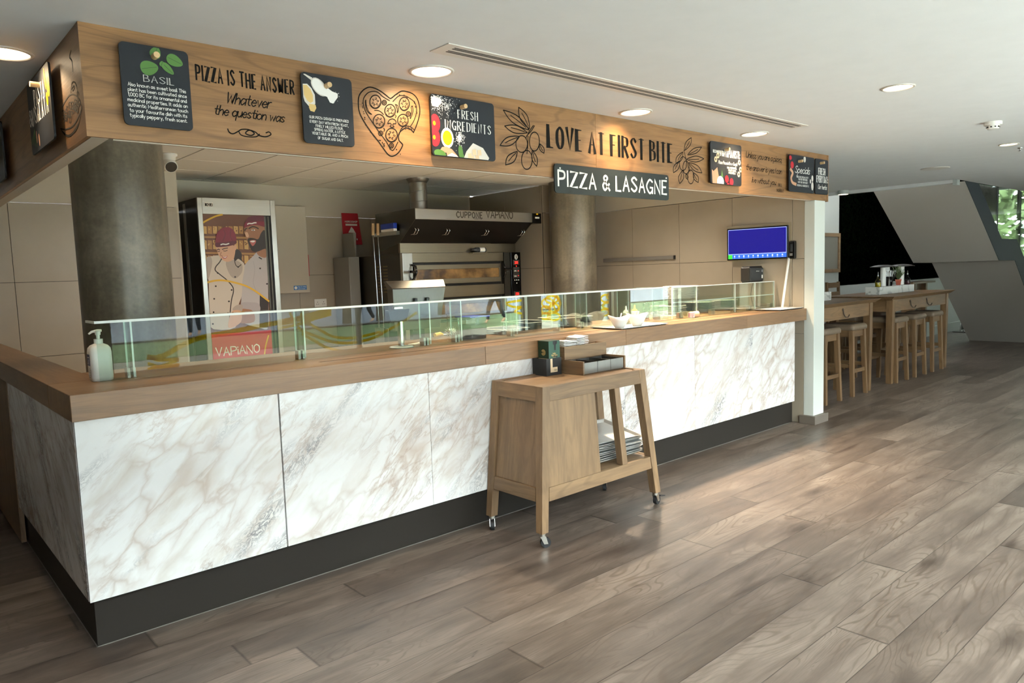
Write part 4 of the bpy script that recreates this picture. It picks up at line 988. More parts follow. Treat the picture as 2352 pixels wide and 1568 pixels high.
# customer display on a chrome pole
px_, py_ = 1.90, .43
t = thing('customer_display', 'small customer display on a chrome pole with round glass foot', 'display', (px_, py_, ZT))
MB().lathe((px_, py_, ZT), [(.001, 0), (.075, 0), (.078, .004), (.07, .009), (.03, .012), (.001, .012)], 36).obj('foot', 'steel_tray', t)
MB().cyl((px_, py_, ZT+.011), (px_, py_, ZT+.165), .021, n=28).obj('pole', 'chrome', t)
m = MB(); m.hexa([(px_-.085, py_-.02, ZT+.165), (px_+.035, py_-.02, ZT+.165), (px_+.035, py_+.02, ZT+.165), (px_-.085, py_+.02, ZT+.165)], [(px_-.085, py_+.0, ZT+.238), (px_+.075, py_+.0, ZT+.238), (px_+.075, py_+.04, ZT+.238), (px_-.085, py_+.04, ZT+.238)]); m.obj('screen_case', 'printer_dark', t, bevel=.004)
MB().box(px_-.04, py_+.005, ZT+.239, px_+.03, py_+.03, ZT+.258).obj('head', 'chrome', t, bevel=.004)
# stainless till screen seen from behind
Y = .80; tl, tr_, bl, br_ = at_y(899, 668, Y), at_y(1020, 664, Y), at_y(912, 745, Y), at_y(1010, 760, Y)
cx = (tl.x+tr_.x)/2
t = thing('till_screen', 'stainless till screen seen from behind above the glass guard', 'till', (cx, Y, ZT))
zt_ = at_y(960, 661, Y).z
xa, xb = tl.x, at_y(1021, 660, Y).x
m = MB(); m.hexa([(xa+.03, Y+.03, 1.225), (xb-.03, Y+.03, 1.225), (xb-.03, Y+.09, 1.225), (xa+.03, Y+.09, 1.225)], [(xa+.002, Y-.012, zt_), (xb, Y-.012, zt_), (xb, Y+.06, zt_), (xa+.002, Y+.06, zt_)]); m.obj('back_shell', 'steel_bin', t, bevel=.004)
z2 = at_y(960, 643, Y+.05).z
m = MB(); m.hexa([(xa, Y-.013, zt_+.001), (xb+.002, Y-.013, zt_+.001), (xb+.002, Y+.06, zt_+.001), (xa, Y+.06, zt_+.001)], [(xa-.02, Y+.035, z2), (xb+.02, Y+.035, z2), (xb+.02, Y+.065, z2), (xa-.02, Y+.065, z2)]); m.obj('top_flange', 'steel_bin', t, bevel=.003)
MB().box(cx-.05, Y+.02, ZT, cx+.05, Y+.056, 1.224).obj('stand', 'steel_dark', t)
for q in ((954, 689), (981, 687)):
    p = at_y(*q, Y-.01); MB().box(p.x-.012, Y-.022, p.z-.022, p.x+.012, Y+.012, p.z+.013).obj('bracket', 'black_gloss', t, bevel=.004)
# dough docker with yellow handle
p = at_z(1008, 776, ZT)
t = thing('dough_docker', 'yellow handled dough docker with spiked white roller', 'kitchen tool', (p.x, p.y, ZT))
q = at_z(1037, 772, ZT)
m = MB(); m.tube([(p.x-.035, p.y, ZT+.022), (p.x+.02, p.y+.01, ZT+.026), (p.x+.05, p.y+.02, ZT+.018)], [.016, .016, .009], 14); m.obj('handle', 'yellow_plastic', t)
m = MB(); m.tube([(p.x+.045, p.y+.02, ZT+.018), (q.x-.03, q.y-.035, ZT+.02), (q.x-.035, q.y+.01, ZT+.035)], .004, 8); m.obj('fork', 'chrome', t)
m = MB(); m.cyl((q.x-.03, q.y, ZT+.035), (q.x+.045, q.y+.03, ZT+.035), .018, n=20)
ax = Vector((.075, .03, 0)).normalized(); side = Vector((-ax.y, ax.x, 0))
for i in range(6):
    for j in range(10):
        a = j*PI/5+(i % 2)*.3; c = Vector((q.x-.024+i*.0125, q.y+.003+i*.005, ZT+.035)); d = side*math.cos(a)+Vector((0, 0, 1))*math.sin(a)
        m.cyl(c+d*.017, c+d*.034, .0028, .0006, n=6)
m.obj('roller', 'white_plastic', t)
p = at_z(930, 785, ZT)
m = MB(); m.bar((2.02, .50, ZT+.004), (2.16, .56, ZT+.004), .05, .006); o = m.obj('dough_scraper', 'white_plastic', loc=(0, 0, 0)); tag(o, 'flat white scraper lying beside the display pole', 'kitchen tool')
# sauce tub with blue lid
p = at_z(1088, 779, ZT); px_, py_ = p.x+.035, p.y+.05
t = thing('sauce_tub', 'clear square tub of dark sauce with a blue lid', 'food tub', (px_, py_, ZT))
w_ = .072
def sqtube(m, z0, z1, a0, a1):
    b = rrect(-a0, -a0, a0, a0, .012, 4); c = rrect(-a1, -a1, a1, a1, .014, 4); k = len(b)
    vs = [(px_+x, py_+y, z0) for x, y in b]+[(px_+x, py_+y, z1) for x, y in c]
    m.add(vs, [(i, (i+1) % k, k+(i+1) % k, k+i) for i in range(k)], 0, True); return vs, k
m = MB(); vs, k = sqtube(m, ZT+.001, ZT+.15, w_-.004, w_+.006); m.obj('tub', 'clear_plastic', t)
m = MB(); vs, k = sqtube(m, ZT+.002, ZT+.10, w_-.008, w_-.003); m.add(vs[:k], [tuple(range(k-1, -1, -1))]); m.add(vs[k:], [tuple(range(k))]); m.obj('sauce', 'sauce', t)
MB().box(px_-w_-.016, py_-w_-.016, ZT+.150, px_+w_+.016, py_+w_+.016, ZT+.157).obj('lid', 'blue_lid', t, bevel=.003)
# clear food pans
def pan(x, y, w, d, h, label, z=ZT):
    t = thing('food_pan', label, 'food pan', (x, y, z), 'clear food pans behind the glass')
    m = MB(); a, b = w/2, d/2
    for s_ in (-1, 1): m.box(x+s_*a-.002, y-b, z+.001, x+s_*a+.002, y+b, z+h); m.box(x-a, y+s_*b-.002, z+.001, x+a, y+s_*b+.002, z+h)
    m.box(x-a, y-b, z+.001, x+a, y+b, z+.003); m.obj('tray', 'clear_plastic', t)
    m = MB()
    for s_ in (-1, 1): m.box(x+s_*a-.008, y-b-.008, z+h, x+s_*a+.008, y+b+.008, z+h+.004); m.box(x-a+.008, y+s_*b-.008, z+h, x+a-.008, y+s_*b+.008, z+h+.004)
    m.obj('rim', 'white_plastic', t)
pan(2.94, .66, .26, .3, .035, 'shallow clear pan below the oven display'); pan(3.22, .68, .26, .3, .065, 'middle clear pan with white rim'); pan(3.62, .66, .34, .26, .075, 'deep clear pan behind the white bowls')
p = at_z(1185, 764, ZT)
m = MB(); m.tube([(p.x-.03, p.y+.1, ZT+.002), (p.x-.028, p.y+.1, ZT+.08), (p.x, p.y+.1, ZT+.1), (p.x+.026, p.y+.1, ZT+.08), (p.x+.034, p.y+.1, ZT+.002)], .002, 8); o = m.obj('wire_holder', 'chrome'); tag(o, 'bent wire card holder on the counter behind the glass', 'holder')
# serving tray with two bowls
t = thing('serving_tray', 'steel tray under two white bowls on the counter front', 'tray', (3.82, .165, ZT))
def tray_mesh(m, x0, y0, x1, y1, z, h=.012, lip=.014):
    a = [(x0+lip, y0+lip), (x1-lip, y0+lip), (x1-lip, y1-lip), (x0+lip, y1-lip)]; b = [(x0, y0), (x1, y0), (x1, y1), (x0, y1)]; c = [(x0-.008, y0-.008), (x1+.008, y0-.008), (x1+.008, y1+.008), (x0-.008, y1+.008)]
    vs = [(x, y, z+.0025) for x, y in a]+[(x, y, z+h) for x, y in b]+[(x, y, z+h+.001) for x, y in c]+[(x, y, z) for x, y in a]+[(x, y, z+h-.0025) for x, y in c]
    fs = [(0, 1, 2, 3), (15, 14, 13, 12)]
    for i in range(4):
        j = (i+1) % 4; fs += [(i, 4+i, 4+j, j), (4+i, 8+i, 8+j, 4+j), (8+i, 16+i, 16+j, 8+j), (12+j, 16+j, 16+i, 12+i)]
    m.add(vs, fs)
m = MB(); tray_mesh(m, 3.545, .018, 4.10, .312, ZT); m.obj('tray', 'steel_tray', t)
MB().box(3.6, .05, ZT+.003, 4.02, .28, ZT+.0045).obj('paper_liner', 'paper_white', t)
def bowl(x, y, rz, label, first=None):
    t = thing('bowl', label, 'bowl', (x, y, ZT+.0046), 'white bowls on the steel tray')
    n = 40; prof = [(0.001, .004), (.030, .0), (.034, .003), (.05, .03), (.062, .06), (.072, .085)]
    m = MB(); vs = []
    def rim(a): return 1+.22*abs(math.cos(a-rz))**2.2, .012*math.cos(2*(a-rz))
    for r, z in prof+[(r-.004 if r > .03 else r, z+.004) for r, z in prof[::-1]]:
        for i in range(n):
            a = 2*PI*i/n; f, dz = rim(a); k = z/.085; rr = r*(1+(f-1)*k); vs.append((x+rr*math.cos(a), y+rr*math.sin(a), ZT+.0046+z+dz*k))
    L = len(prof)*2
    m.add(vs, [(k*n+i, k*n+(i+1) % n, (k+1)*n+(i+1) % n, (k+1)*n+i) for k in range(L-1) for i in range(n)], 0, True)
    m.add(vs[:n], [tuple(range(n-1, -1, -1))]); m.obj('bowl', 'white_ceramic', t)
    return t
p = at_z(1424, 752, ZT+.005); q = at_z(1466, 745, ZT+.005)
b1, b2 = (3.62, .10), (3.86, .125)
bowl(*b1, -.65, 'white wavy bowl nearer the paper tray corner with dark spoon tip'); bowl(*b2, -.55, 'white wavy bowl beside the salt and pepper mills')
for (x, y), l in ((b1, 'white spoon in the bowl nearer the tray corner'), (b2, 'white spoon in the bowl beside the mills')):
    m = MB(); m.tube([(x-.01, y, ZT+.03), (x+.05, y+.03, ZT+.085), (x+.085, y+.05, ZT+.108)], [.004, .0035, .005], 10); o = m.obj('spoon', 'white_ceramic'); tag(o, l, 'spoon')
for i, (qx, qy, l) in enumerate(((1435, 737, 'cream squeeze bottle behind the bowl with the dark spoon tip'), (1455, 734, 'yellow tipped squeeze bottle between the bowl and pepper mill'))):
    p = at_z(qx, qy, ZT); x, y = p.x+.02, max(p.y, .46)
    t = thing('squeeze_bottle', l, 'bottle', (x, y, ZT))
    MB().lathe((x, y, ZT), [(.001, 0), (.026, 0), (.028, .004), (.028, .07), (.026, .076), (.001, .076)], 24).obj('bottle_body', 'bottle_white', t)
    MB().lathe((x, y, ZT), [(.024, .076), (.022, .088), (.008, .096), (.005, .128), (.001, .130)], 20).obj('nozzle', ['white_plastic', 'yellow_plastic'][i], t)
for (x, y), fillm, l in (((4.42, .47), 'pepper', 'clear acrylic pepper mill full of black peppercorns'), ((4.555, .47), 'salt', 'clear acrylic salt mill full of white salt')):
    t = thing('mill', l, 'pepper mill', (x, y, ZT), 'acrylic mills beside the bowls')
    MB().lathe((x, y, ZT), [(.027, 0), (.028, .006), (.024, .014), (.024, .082), (.031, .09), (.032, .098), (.022, .108), (.022, .114), (.030, .13), (.029, .143), (.02, .148), (.001, .15)], 26).obj('body', 'clear_plastic', t)
    MB().lathe((x, y, ZT), [(.001, .008), (.021, .01), (.021, .075), (.001, .078)], 22).obj('contents', fillm, t)
    MB().lathe((x, y, ZT), [(.001, .150), (.005, .151), (.006, .158), (.001, .164)], 14).obj('knob', 'chrome', t)
# folded cloth, ticket spike
p = at_z(1556, 729, ZT)
m = MB(); x, y = p.x+.02, p.y+.1
m.hexa([(x-.16, y-.05, ZT), (x+.16, y-.05, ZT), (x+.16, y+.07, ZT), (x-.16, y+.07, ZT)], [(x-.155, y-.045, ZT+.032), (x+.155, y-.045, ZT+.006), (x+.155, y+.065, ZT+.006), (x-.155, y+.065, ZT+.030)])
o = m.obj('folded_cloth', 'paper_white', bevel=.005); tag(o, 'white folded cloth lying between salt mill and ticket spike', 'cloth')
p = at_z(1596, 729, ZT); x, y = p.x, p.y+.0
t = thing('ticket_spike', 'wooden ticket spike with red marked paper on the counter', 'ticket spike', (x, y, ZT))
m = MB(); m.cyl((x-.04, y+.03, ZT+.028), (x+.045, y+.0, ZT+.028), .028, n=20); m.obj('block', 'kraft', t)
m = MB(); m.box(x-.075, y-.02, ZT+.004, x-.03, y+.02, ZT+.05); m.obj('ticket', 'paper_white', t)
m = MB()
for i in range(3): m.box(x-.0755, y-.016+i*.012, ZT+.008, x-.0745, y-.01+i*.012, ZT+.046)
m.box(x-.07, y-.0205, ZT+.008, x-.062, y-.0195, ZT+.046); m.box(x-.048, y-.0205, ZT+.012, x-.042, y-.0195, ZT+.046); m.obj('ticket_mark', 'red_pouch', t)
MB().cyl((x-.01, y+.012, ZT+.05), (x-.01, y+.012, ZT+.155), .002, .0008, n=8).obj('spike', 'steel_dark', t)
# flat tray at the wall end
t = thing('flat_tray', 'flat grey tray with papers at the wall end of the counter', 'tray', (6.15, .17, ZT))
m = MB(); tray_mesh(m, 5.88, .03, 6.335, .30, ZT, .014); m.obj('tray', 'steel_tray', t); MB().box(5.92, .06, ZT+.004, 6.28, .27, ZT+.01).obj('paper', 'paper_white', t)

# ------------------------------------------------------------------ on the wall beside the pillar
XW = 6.36
a, b, c, d = at_x(1670, 524, XW-.10), at_x(1810, 519, XW-.03), at_x(1670, 597, XW-.10), at_x(1806, 595, XW-.03)
zt2, zb2 = (a.z+b.z)/2, (c.z+d.z)/2
tv = thing('wall_screen', 'wall mounted flat screen showing a blue till display', 'screen', (XW-.07, (a.y+b.y)/2, zb2))
def tvp(u, v, o=0.): # u 0..1 along the screen, v 0..1 up, o towards the viewer
    P0, P1 = Vector((a.x, a.y, 0)), Vector((b.x, b.y, 0)); d_ = (P1-P0); nrm = Vector((d_.y, -d_.x, 0)).normalized()
    if nrm.x > 0: nrm = -nrm
    p = P0+d_*u+nrm*o; return (p.x, p.y, zb2+(zt2-zb2)*v)
def tvq(m, u0, v0, u1, v1, o, mi=0): m.poly([tvp(u0, v0, o), tvp(u1, v0, o), tvp(u1, v1, o), tvp(u0, v1, o)], mi)
MB().hexa([tvp(0, 0, 0), tvp(1, 0, 0), tvp(1, 0, -.026), tvp(0, 0, -.026)], [tvp(0, 1, 0), tvp(1, 1, 0), tvp(1, 1, -.026), tvp(0, 1, -.026)]).obj('bezel', 'black_gloss', tv, bevel=.003)
m = MB(); tvq(m, .02, .045, .98, .965, .0015, 0); tvq(m, .028, .2, .972, .945, .0022, 1); tvq(m, .02, .045, .98, .175, .0022, 2); tvq(m, .02, .045, .092, .175, .0028, 3)
m.obj('display', ['screen_line', 'screen_blue', 'screen_bar', 'screen_green'], tv)
m = MB()
for i in range(11):
    u = .13+i*.0785
    if i % 3 == 0: m.poly([tvp(u+.014*math.cos(k*PI/2), .122+.035*math.sin(k*PI/2), .003) for k in range(4)])
    elif i % 3 == 1: tvq(m, u-.010, .10, u+.010, .15, .003)
    else: m.poly([tvp(u+.013*math.cos(k*PI/5), .122+.033*math.sin(k*PI/5), .003) for k in range(10)])
    tvq(m, u-.012, .066, u+.012, .075, .003)
m.obj('icon', 'screen_white', tv)
MB().hexa([tvp(-.028, -.04, -.028), tvp(1.035, -.04, -.0275), tvp(1.035, -.04, -.034), tvp(-.028, -.04, -.034)], [tvp(-.028, 1.08, -.028), tvp(1.035, 1.08, -.0275), tvp(1.035, 1.08, -.034), tvp(-.028, 1.08, -.034)]).obj('mount_panel', 'mount_beige_shade', tv)
MB().hexa([tvp(.35, .2, -.0345), tvp(.65, .2, -.0345), (XW, tvp(.65, 0)[1], tvp(0, .2)[2]), (XW, tvp(.35, 0)[1], tvp(0, .2)[2])], [tvp(.35, .8, -.0345), tvp(.65, .8, -.0345), (XW, tvp(.65, 0)[1], tvp(0, .8)[2]), (XW, tvp(.35, 0)[1], tvp(0, .8)[2])]).obj('bracket', 'steel_dark', tv)
# receipt printer on its bracket
xc = 6.10; yc = at_x(1722, 645, xc).y; x1 = min(at_y(1757, 644, yc).x, XW-.005); y1 = at_x(1701, 645, xc).y; z0 = at_x(1722, 647, xc).z; z1 = at_x(1722, 613, xc).z
t = thing('receipt_printer', 'dark grey receipt printer on a wall bracket below the screen', 'printer', (xc, yc, z0))
MB().box(xc, yc, z0, x1, y1, z1).obj('case', 'printer_side', t, bevel=.01)
f = MB().box(xc+.004, yc-.006, z0+.004, x1-.002, yc+.0, z1-.012).obj('front_cover', 'printer_dark', t, bevel=.003)
MB().box(xc+.012, yc+.004, z1, x1-.01, y1-.01, z1+.008).obj('lid', 'printer_side', t, bevel=.003)
m = MB(); text(m, 'EPSON', (xc+(x1-xc)*.45, z0+.1, xc+(x1-xc)*.68, z0+.108), lambda u, v: (u, yc-.0068, v), w=.2); m.obj('lettering', 'ink_white', f)
m = MB(); m.box(xc+(x1-xc)*.86, yc-.0068, z0+.095, xc+(x1-xc)*.95, yc-.006, z0+.12); m.obj('button', 'ink_grey', f)
m = MB(); m.box(xc+(x1-xc)*.86, yc-.0068, z0+.03, xc+(x1-xc)*.96, yc-.006, z0+.065); m.obj('sticker', 'ink_white', f)
MB().box(xc+.01, yc+.005, z0-.012, XW-.001, y1-.01, z0-.0005).obj('bracket', 'black_matte', t)
m = MB(); m.tube([(XW-.02, yc+.1, z0-.014), (XW-.02, yc+.12, z0-.08), (XW-.02, yc+.13, z0-.15), (XW-.02, yc+.10, ZT+.02), (XW-.03, yc-.02, ZT+.004)], .004, 8); o = m.obj('cable', 'black_matte'); tag(o, 'black cable hanging from the receipt printer to the counter', 'cable')
# handheld terminal and the white rod below it
p0 = at_x(1814, 553, XW-.03); p1 = at_x(1826, 594, XW-.03)
t = thing('wall_phone', 'black wall handset hung beside the blue screen', 'telephone', (XW-.02, (p0.y+p1.y)/2, p1.z))
ya, yb_ = p0.y, p1.y-.005
MB().box(XW-.05, yb_, p1.z, XW-.001, ya, p0.z).obj('body', 'black_gloss', t, bevel=.012)
MB().box(XW-.052, yb_+.02, p1.z+.03, XW-.0505, yb_+.05, p1.z+.055).obj('keypad', 'ink_grey', t)
MB().box(XW-.056, (ya+yb_)/2-.012, p1.z+.07, XW-.0505, (ya+yb_)/2+.012, p0.z-.03).obj('handset', 'printer_dark', t, bevel=.004)
q = at_z(1797, 706, ZT+.005)
q0 = Vector((6.27, at_x(1797, 706, 6.27).y, ZT+.014)); q1 = at_x(1812, 592, XW-.014)
m = MB(); m.cyl(q0, q1, .012, n=16); o = m.obj('rod', 'white_plastic'); tag(o, 'white rod leaning on the wall below the black handset', 'rod')
a, b = at_x(1389, 603, XW), at_x(1550, 596, XW)
t = thing('ticket_rail', 'slim metal ticket rail on the beige kitchen wall', 'rail', (XW-.02, (a.y+b.y)/2, 1.7))
MB().box(XW-.03, b.y, 1.695, XW-.001, a.y, 1.735).obj('rail', 'rail_grey', t, bevel=.004); MB().box(XW-.031, b.y-.012, 1.693, XW-.001, b.y-.0005, 1.737).obj('end_cap', 'black_matte', t)

# ------------------------------------------------------------------ kitchen: fridge with chef poster
fx0, fx1, fy0, fz1 = 1.843, 2.613, 3.758, 2.41
t = thing('upright_fridge', 'tall steel fridge with a poster of two chefs in red caps', 'fridge', ((fx0+fx1)/2, 4.05, 0))
MB().box(fx0, fy0+.03, .05, fx1, 4.355, fz1-.002).box(fx0+.03, fy0+.06, 0, fx1-.03, 4.33, .05).obj('body', 'black_hood', t)
MB().box(fx0-.002, 4.10, .06, fx0-.0005, 4.17, fz1-.03).obj('side_strip', 'steel_z', t)
MB().box(fx0, fy0, .05, fx0+.045, fy0+.029, fz1).obj('frame_post', 'steel_z', t, bevel=.003); MB().box(fx1-.052, fy0, .05, fx1, fy0+.029, fz1).obj('frame_post', 'steel_z', t, bevel=.003)
zh = at_y(550, 493, fy0).z
hd = MB().box(fx0+.046, fy0+.003, zh, fx1-.053, fy0+.029, fz1).obj('header', 'steel', t, bevel=.002)
a, b = at_y(470, 474, fy0), at_y(489, 466, fy0)
m = MB(); m.box(a.x, fy0+.0015, a.z-.002, b.x, fy0+.0028, b.z+.004); m.obj('maker_plate', 'lamp_trim', hd)
m = MB(); text(m, 'IIOVEI', (a.x+.008, a.z+.006, b.x-.008, b.z-.006), lambda u, v: (u, fy0+.001, v), w=.22); m.obj('maker_mark', 'ink_black', hd)
yp = fy0+.012
dr = MB().box(fx0+.046, yp, .06, fx1-.053, fy0+.029, zh-.001).obj('door', 'black_matte', t)
m = MB(); m.box(fx1-.12, yp-.004, .1, fx1-.105, yp-.0005, zh-.01); m.box(fx1-.085, yp-.004, .1, fx1-.072, yp-.0005, zh-.01); m.obj('door_edge', 'steel_dark', t)
# the printed poster on the door
pm = ['poster_brown', 'poster_tan', 'poster_tan2', 'poster_skin', 'poster_skin2', 'poster_cap', 'poster_cap2', 'poster_hair', 'poster_coat', 'poster_coat2', 'poster_coat3', 'poster_yellow', 'poster_red', 'ink_white', 'poster_lip', 'poster_shade', 'poster_coat4']
for n_, c_ in zip(pm, ['6a3f26', 'c79c5e', 'a87842', 'cf9f80', '9c6a4c', '7d1c30', '5c1424', '2b1c16', 'c6b8a8', 'a8998c', 'b3aba9', 'd2a32c', 'b51f33', None, 'b4605a', 'a8968a', 'a79d9c']):
    if c_: plain(n_, c_, .45)
m = MB(0); LY = [0]
def PX(x, y): p = at_y(440+x/6.032, 480+y/6.032, yp); return (p.x, p.z)
def FP(u, v): return (u, yp-.0008-.00005*LY[0], v)
xl, xr = fx0+.047, fx1-.122
def pf(pts, mi, sm=True, k=4):
    LY[0] += 1; q = [PX(*p) for p in pts]; q = catmull(q, k, True)[:-1] if sm else q
    fill(m, [(min(max(x, xl), xr), min(max(z, .12), zh-.002)) for x, z in q], FP, mi)
def pr(pts, w, mi): LY[0] += 1; ribbon2d(m, [(min(max(x, xl), xr), z) for x, z in catmull([PX(*p) for p in pts], 6)], w, FP, mi)
LY[0] = 0; fill(m, [(xl, .12), (xr, .12), (xr, zh-.002), (xl, zh-.002)], FP, 0)
rp = random.Random(8)
for y0_, y1_ in ((235, 345), (430, 560), (640, 760)):
    for i in range(12):
        x = 150+i*72; pf([(x, y0_), (x+58, y0_+6), (x+62, y1_), (x+4, y1_-6)], 1+i % 2, False)
        for j in range(3): xx = x+8+rp.random()*34; yy = y0_+15+rp.random()*60; pf(ell(xx, yy, 9, 12, 8)[:-1], rp.choice((1, 2, 0)), False)
for y in (355, 575): pf([(150, y+20), (1010, y+35), (1010, y+62), (150, y+45)], 2, False)
pf([(430, 170), (470, 172), (470, 420), (430, 420)], 0, False)
# man
pf([(900, 600), (960, 640), (1040, 660), (1060, 1300), (1060, 1640), (930, 1640), (690, 1540), (690, 1180), (710, 840), (760, 740), (850, 650)], 10, True)
pf([(900, 610), (950, 660), (1030, 668), (1040, 560), (910, 540)], 4)
pf([(728, 265), (735, 340), (752, 400), (775, 470), (805, 540), (850, 580), (900, 580), (960, 560), (1010, 520), (1040, 400), (1035, 230), (900, 215), (780, 240)], 4)
pf([(770, 420), (800, 400), (860, 405), (905, 420), (930, 400), (960, 330), (1010, 300), (1030, 520), (980, 560), (900, 592), (850, 588), (815, 555), (790, 500), (775, 450)], 7)
pf([(800, 440), (850, 428), (890, 440), (870, 490), (840, 512), (815, 480)], 14); pf([(806, 448), (850, 436), (878, 446), (845, 462)], 13)
pf([(735, 335), (755, 320), (775, 330), (790, 380), (760, 392)], 3)
pr([(790, 270), (840, 245), (890, 255), (920, 272)], .012, 7); pr([(735, 300), (745, 275), (765, 268)], .010, 7); pf(ell(850, 292, 26, 9, 10)[:-1], 13, False); pf(ell(848, 292, 9, 9, 8)[:-1], 7, False)
pf([(728, 262), (735, 190), (790, 110), (900, 92), (1010, 100), (1030, 240), (900, 222), (800, 225)], 6); pf([(728, 262), (735, 200), (790, 182), (900, 170), (1030, 182), (1030, 240), (900, 222), (800, 228)], 5)
pr([(770, 212), (790, 200), (830, 202), (860, 192), (890, 190)], .012, 13)
pf([(940, 1190), (990, 1200), (1060, 1260), (1060, 1640), (935, 1640)], 7, False)
pf([(690, 1300), (800, 1290), (925, 1310), (930, 1420), (700, 1390)], 16); pf([(670, 1400), (760, 1385), (850, 1420), (860, 1560), (640, 1570)], 4)
for x, y in ((945, 822), (1040, 1036)): pf(ell(x, y, 13, 12, 10)[:-1], 7, False)
pr([(930, 670), (960, 688), (965, 690)], .012, 7); pr([(850, 720), (870, 850), (850, 1020), (900, 1150)], .006, 16)
# woman
pf([(200, 690), (260, 655), (420, 640), (560, 690), (640, 680), (720, 750), (725, 840), (700, 1000), (690, 1200), (640, 1350), (600, 1640), (225, 1640), (240, 1400), (230, 1000), (205, 900)], 8)
pf([(200, 690), (260, 660), (280, 760), (240, 940), (215, 960), (205, 850)], 9); pf([(470, 735), (580, 705), (690, 760), (690, 880), (600, 960), (520, 900)], 9)
pf([(590, 560), (640, 560), (690, 620), (690, 700), (740, 760), (690, 720), (640, 690), (600, 720), (580, 680)], 7); pr([(590, 700), (605, 770), (640, 800), (680, 770)], .008, 7)
pf([(340, 525), (440, 500), (560, 495), (600, 560), (590, 650), (570, 700), (500, 730), (440, 715), (390, 670), (355, 600)], 3)
pf(ell(600, 530, 20, 42, 12)[:-1], 3, False)
pr([(420, 560), (450, 548), (495, 540)], .008, 7); pr([(350, 566), (370, 556), (385, 566)], .008, 7); pr([(435, 578), (460, 582), (490, 574)], .006, 7); pr([(355, 585), (370, 590), (385, 586)], .006, 7)
pr([(405, 600), (395, 640), (420, 648)], .007, 4); pf([(415, 655), (450, 662), (495, 645), (470, 685), (435, 685)], 14); pf([(425, 660), (455, 666), (485, 652), (460, 676)], 13); pf([(440, 600), (480, 600), (500, 630), (470, 640)], 4) if False else None
pf([(330, 520), (328, 420), (350, 330), (420, 265), (510, 252), (580, 300), (612, 390), (605, 480), (500, 515), (400, 525)], 5); pf([(332, 522), (330, 470), (440, 462), (605, 440), (605, 485), (500, 515), (400, 526)], 6)
pr([(440, 290), (460, 350), (430, 440)], .006, 6); pr([(540, 280), (530, 360), (560, 440)], .006, 6); pr([(400, 495), (430, 485), (470, 490), (512, 478)], .011, 13)
pr([(410, 690), (380, 740), (330, 800), (325, 850), (380, 900), (480, 980), (560, 1070), (575, 1140), (550, 1250), (530, 1420), (520, 1600)], .010, 7)
for x, y in ((640, 802), (598, 940), (358, 886), (330, 1068), (550, 1120), (308, 1243), (512, 1278), (300, 1428), (500, 1440), (290, 1590)): pf(ell(x, y, 13, 12, 10)[:-1], 7, False)
pf([(560, 1390), (620, 1330), (700, 1330), (690, 1420), (640, 1440)], 9); pf([(540, 1440), (600, 1400), (680, 1420), (680, 1560), (560, 1640), (500, 1620)], 3)
pr([(215, 1015), (330, 990), (450, 990), (600, 1020), (760, 1070), (900, 1150), (1000, 1225), (1065, 1275)], .018, 11); pr([(150, 190), (220, 150), (330, 100), (420, 78)], .016, 11)
# red foot of the poster with the restaurant name
zr0, zr1 = at_y(560, 835, yp).z, at_y(560, 762, yp).z
LY[0] += 1; fill(m, [(xl, .12), (xr, .12), (xr, zr1), (xl, zr1)], FP, 12)
LY[0] += 1; a, b = at_y(495, 806, yp), at_y(595, 800, yp)
text(m, 'VAPiANO', (a.x, at_y(530, 815, yp).z, b.x, at_y(530, 796, yp).z), FP, w=.12, mi=13, gap=1.6, jit=.1)
pr([(1000, 2060), (1020, 1900), (1060, 1750)], .014, 11)
m.obj('poster', pm, dr)

# ------------------------------------------------------------------ things on the back wall
YK = 4.38
a, b = at_y(635, 474, YK-.03), at_y(706, 671, YK-.03); xw0 = fx1+.012
t = thing('wall_cabinet', 'plain cream wall cabinet with a blue sanitiser sticker', 'wall cabinet', ((xw0+b.x)/2, YK-.06, b.z))
MB().box(xw0, YK-.10, b.z, b.x, YK-.001, a.z).obj('case', 'wall_upper', t, bevel=.003)
p, q = at_y(675, 666, YK-.1), at_y(705, 655, YK-.1)
s_ = MB().box(p.x, YK-.1015, p.z, q.x-.005, YK-.1003, q.z).obj('sticker', 'sticker_blue', t)
m = MB(); fill(m, ell(p.x+.025, (p.z+q.z)/2, .017, .017, 20), lambda u, v: (u, YK-.1018, v)); text(m, 'Use 2 step', (p.x+.05, (p.z+q.z)/2+.004, q.x-.012, q.z-.008), lambda u, v: (u, YK-.1018, v), w=.16); text(m, 'sanitiser', (p.x+.05, p.z+.008, q.x-.02, (p.z+q.z)/2-.006), lambda u, v: (u, YK-.1018, v), w=.16); m.obj('print', 'ink_white', s_)
a, b = at_y(707, 585, YK), at_y(708, 634, YK)
o = MB().box(b.x-.01, YK-.012, b.z, b.x+.012, YK-.001, a.z).obj('fire_notice', 'red_pouch'); tag(o, 'red notice strip behind the cream wall cabinet', 'sign')
tl_, br2 = at_y(783, 489, YK), at_y(829, 562, YK)
t = thing('fire_blanket', 'red fire blanket pouch hanging on the kitchen wall', 'fire blanket', ((tl_.x+br2.x)/2, YK-.02, br2.z))
m = MB(); m.hexa([(tl_.x+.01, YK-.028, br2.z), (br2.x+.005, YK-.034, br2.z), (br2.x+.005, YK-.002, br2.z), (tl_.x+.01, YK-.002, br2.z)], [(tl_.x, YK-.016, tl_.z), (br2.x-.03, YK-.016, tl_.z), (br2.x-.03, YK-.002, tl_.z), (tl_.x, YK-.002, tl_.z)]); pc = m.obj('pouch', 'red_pouch', t, bevel=.006)
Fb = lambda u, v: (u, YK-.0215-.0135*(tl_.z-v)/(tl_.z-br2.z)-.0035, v)
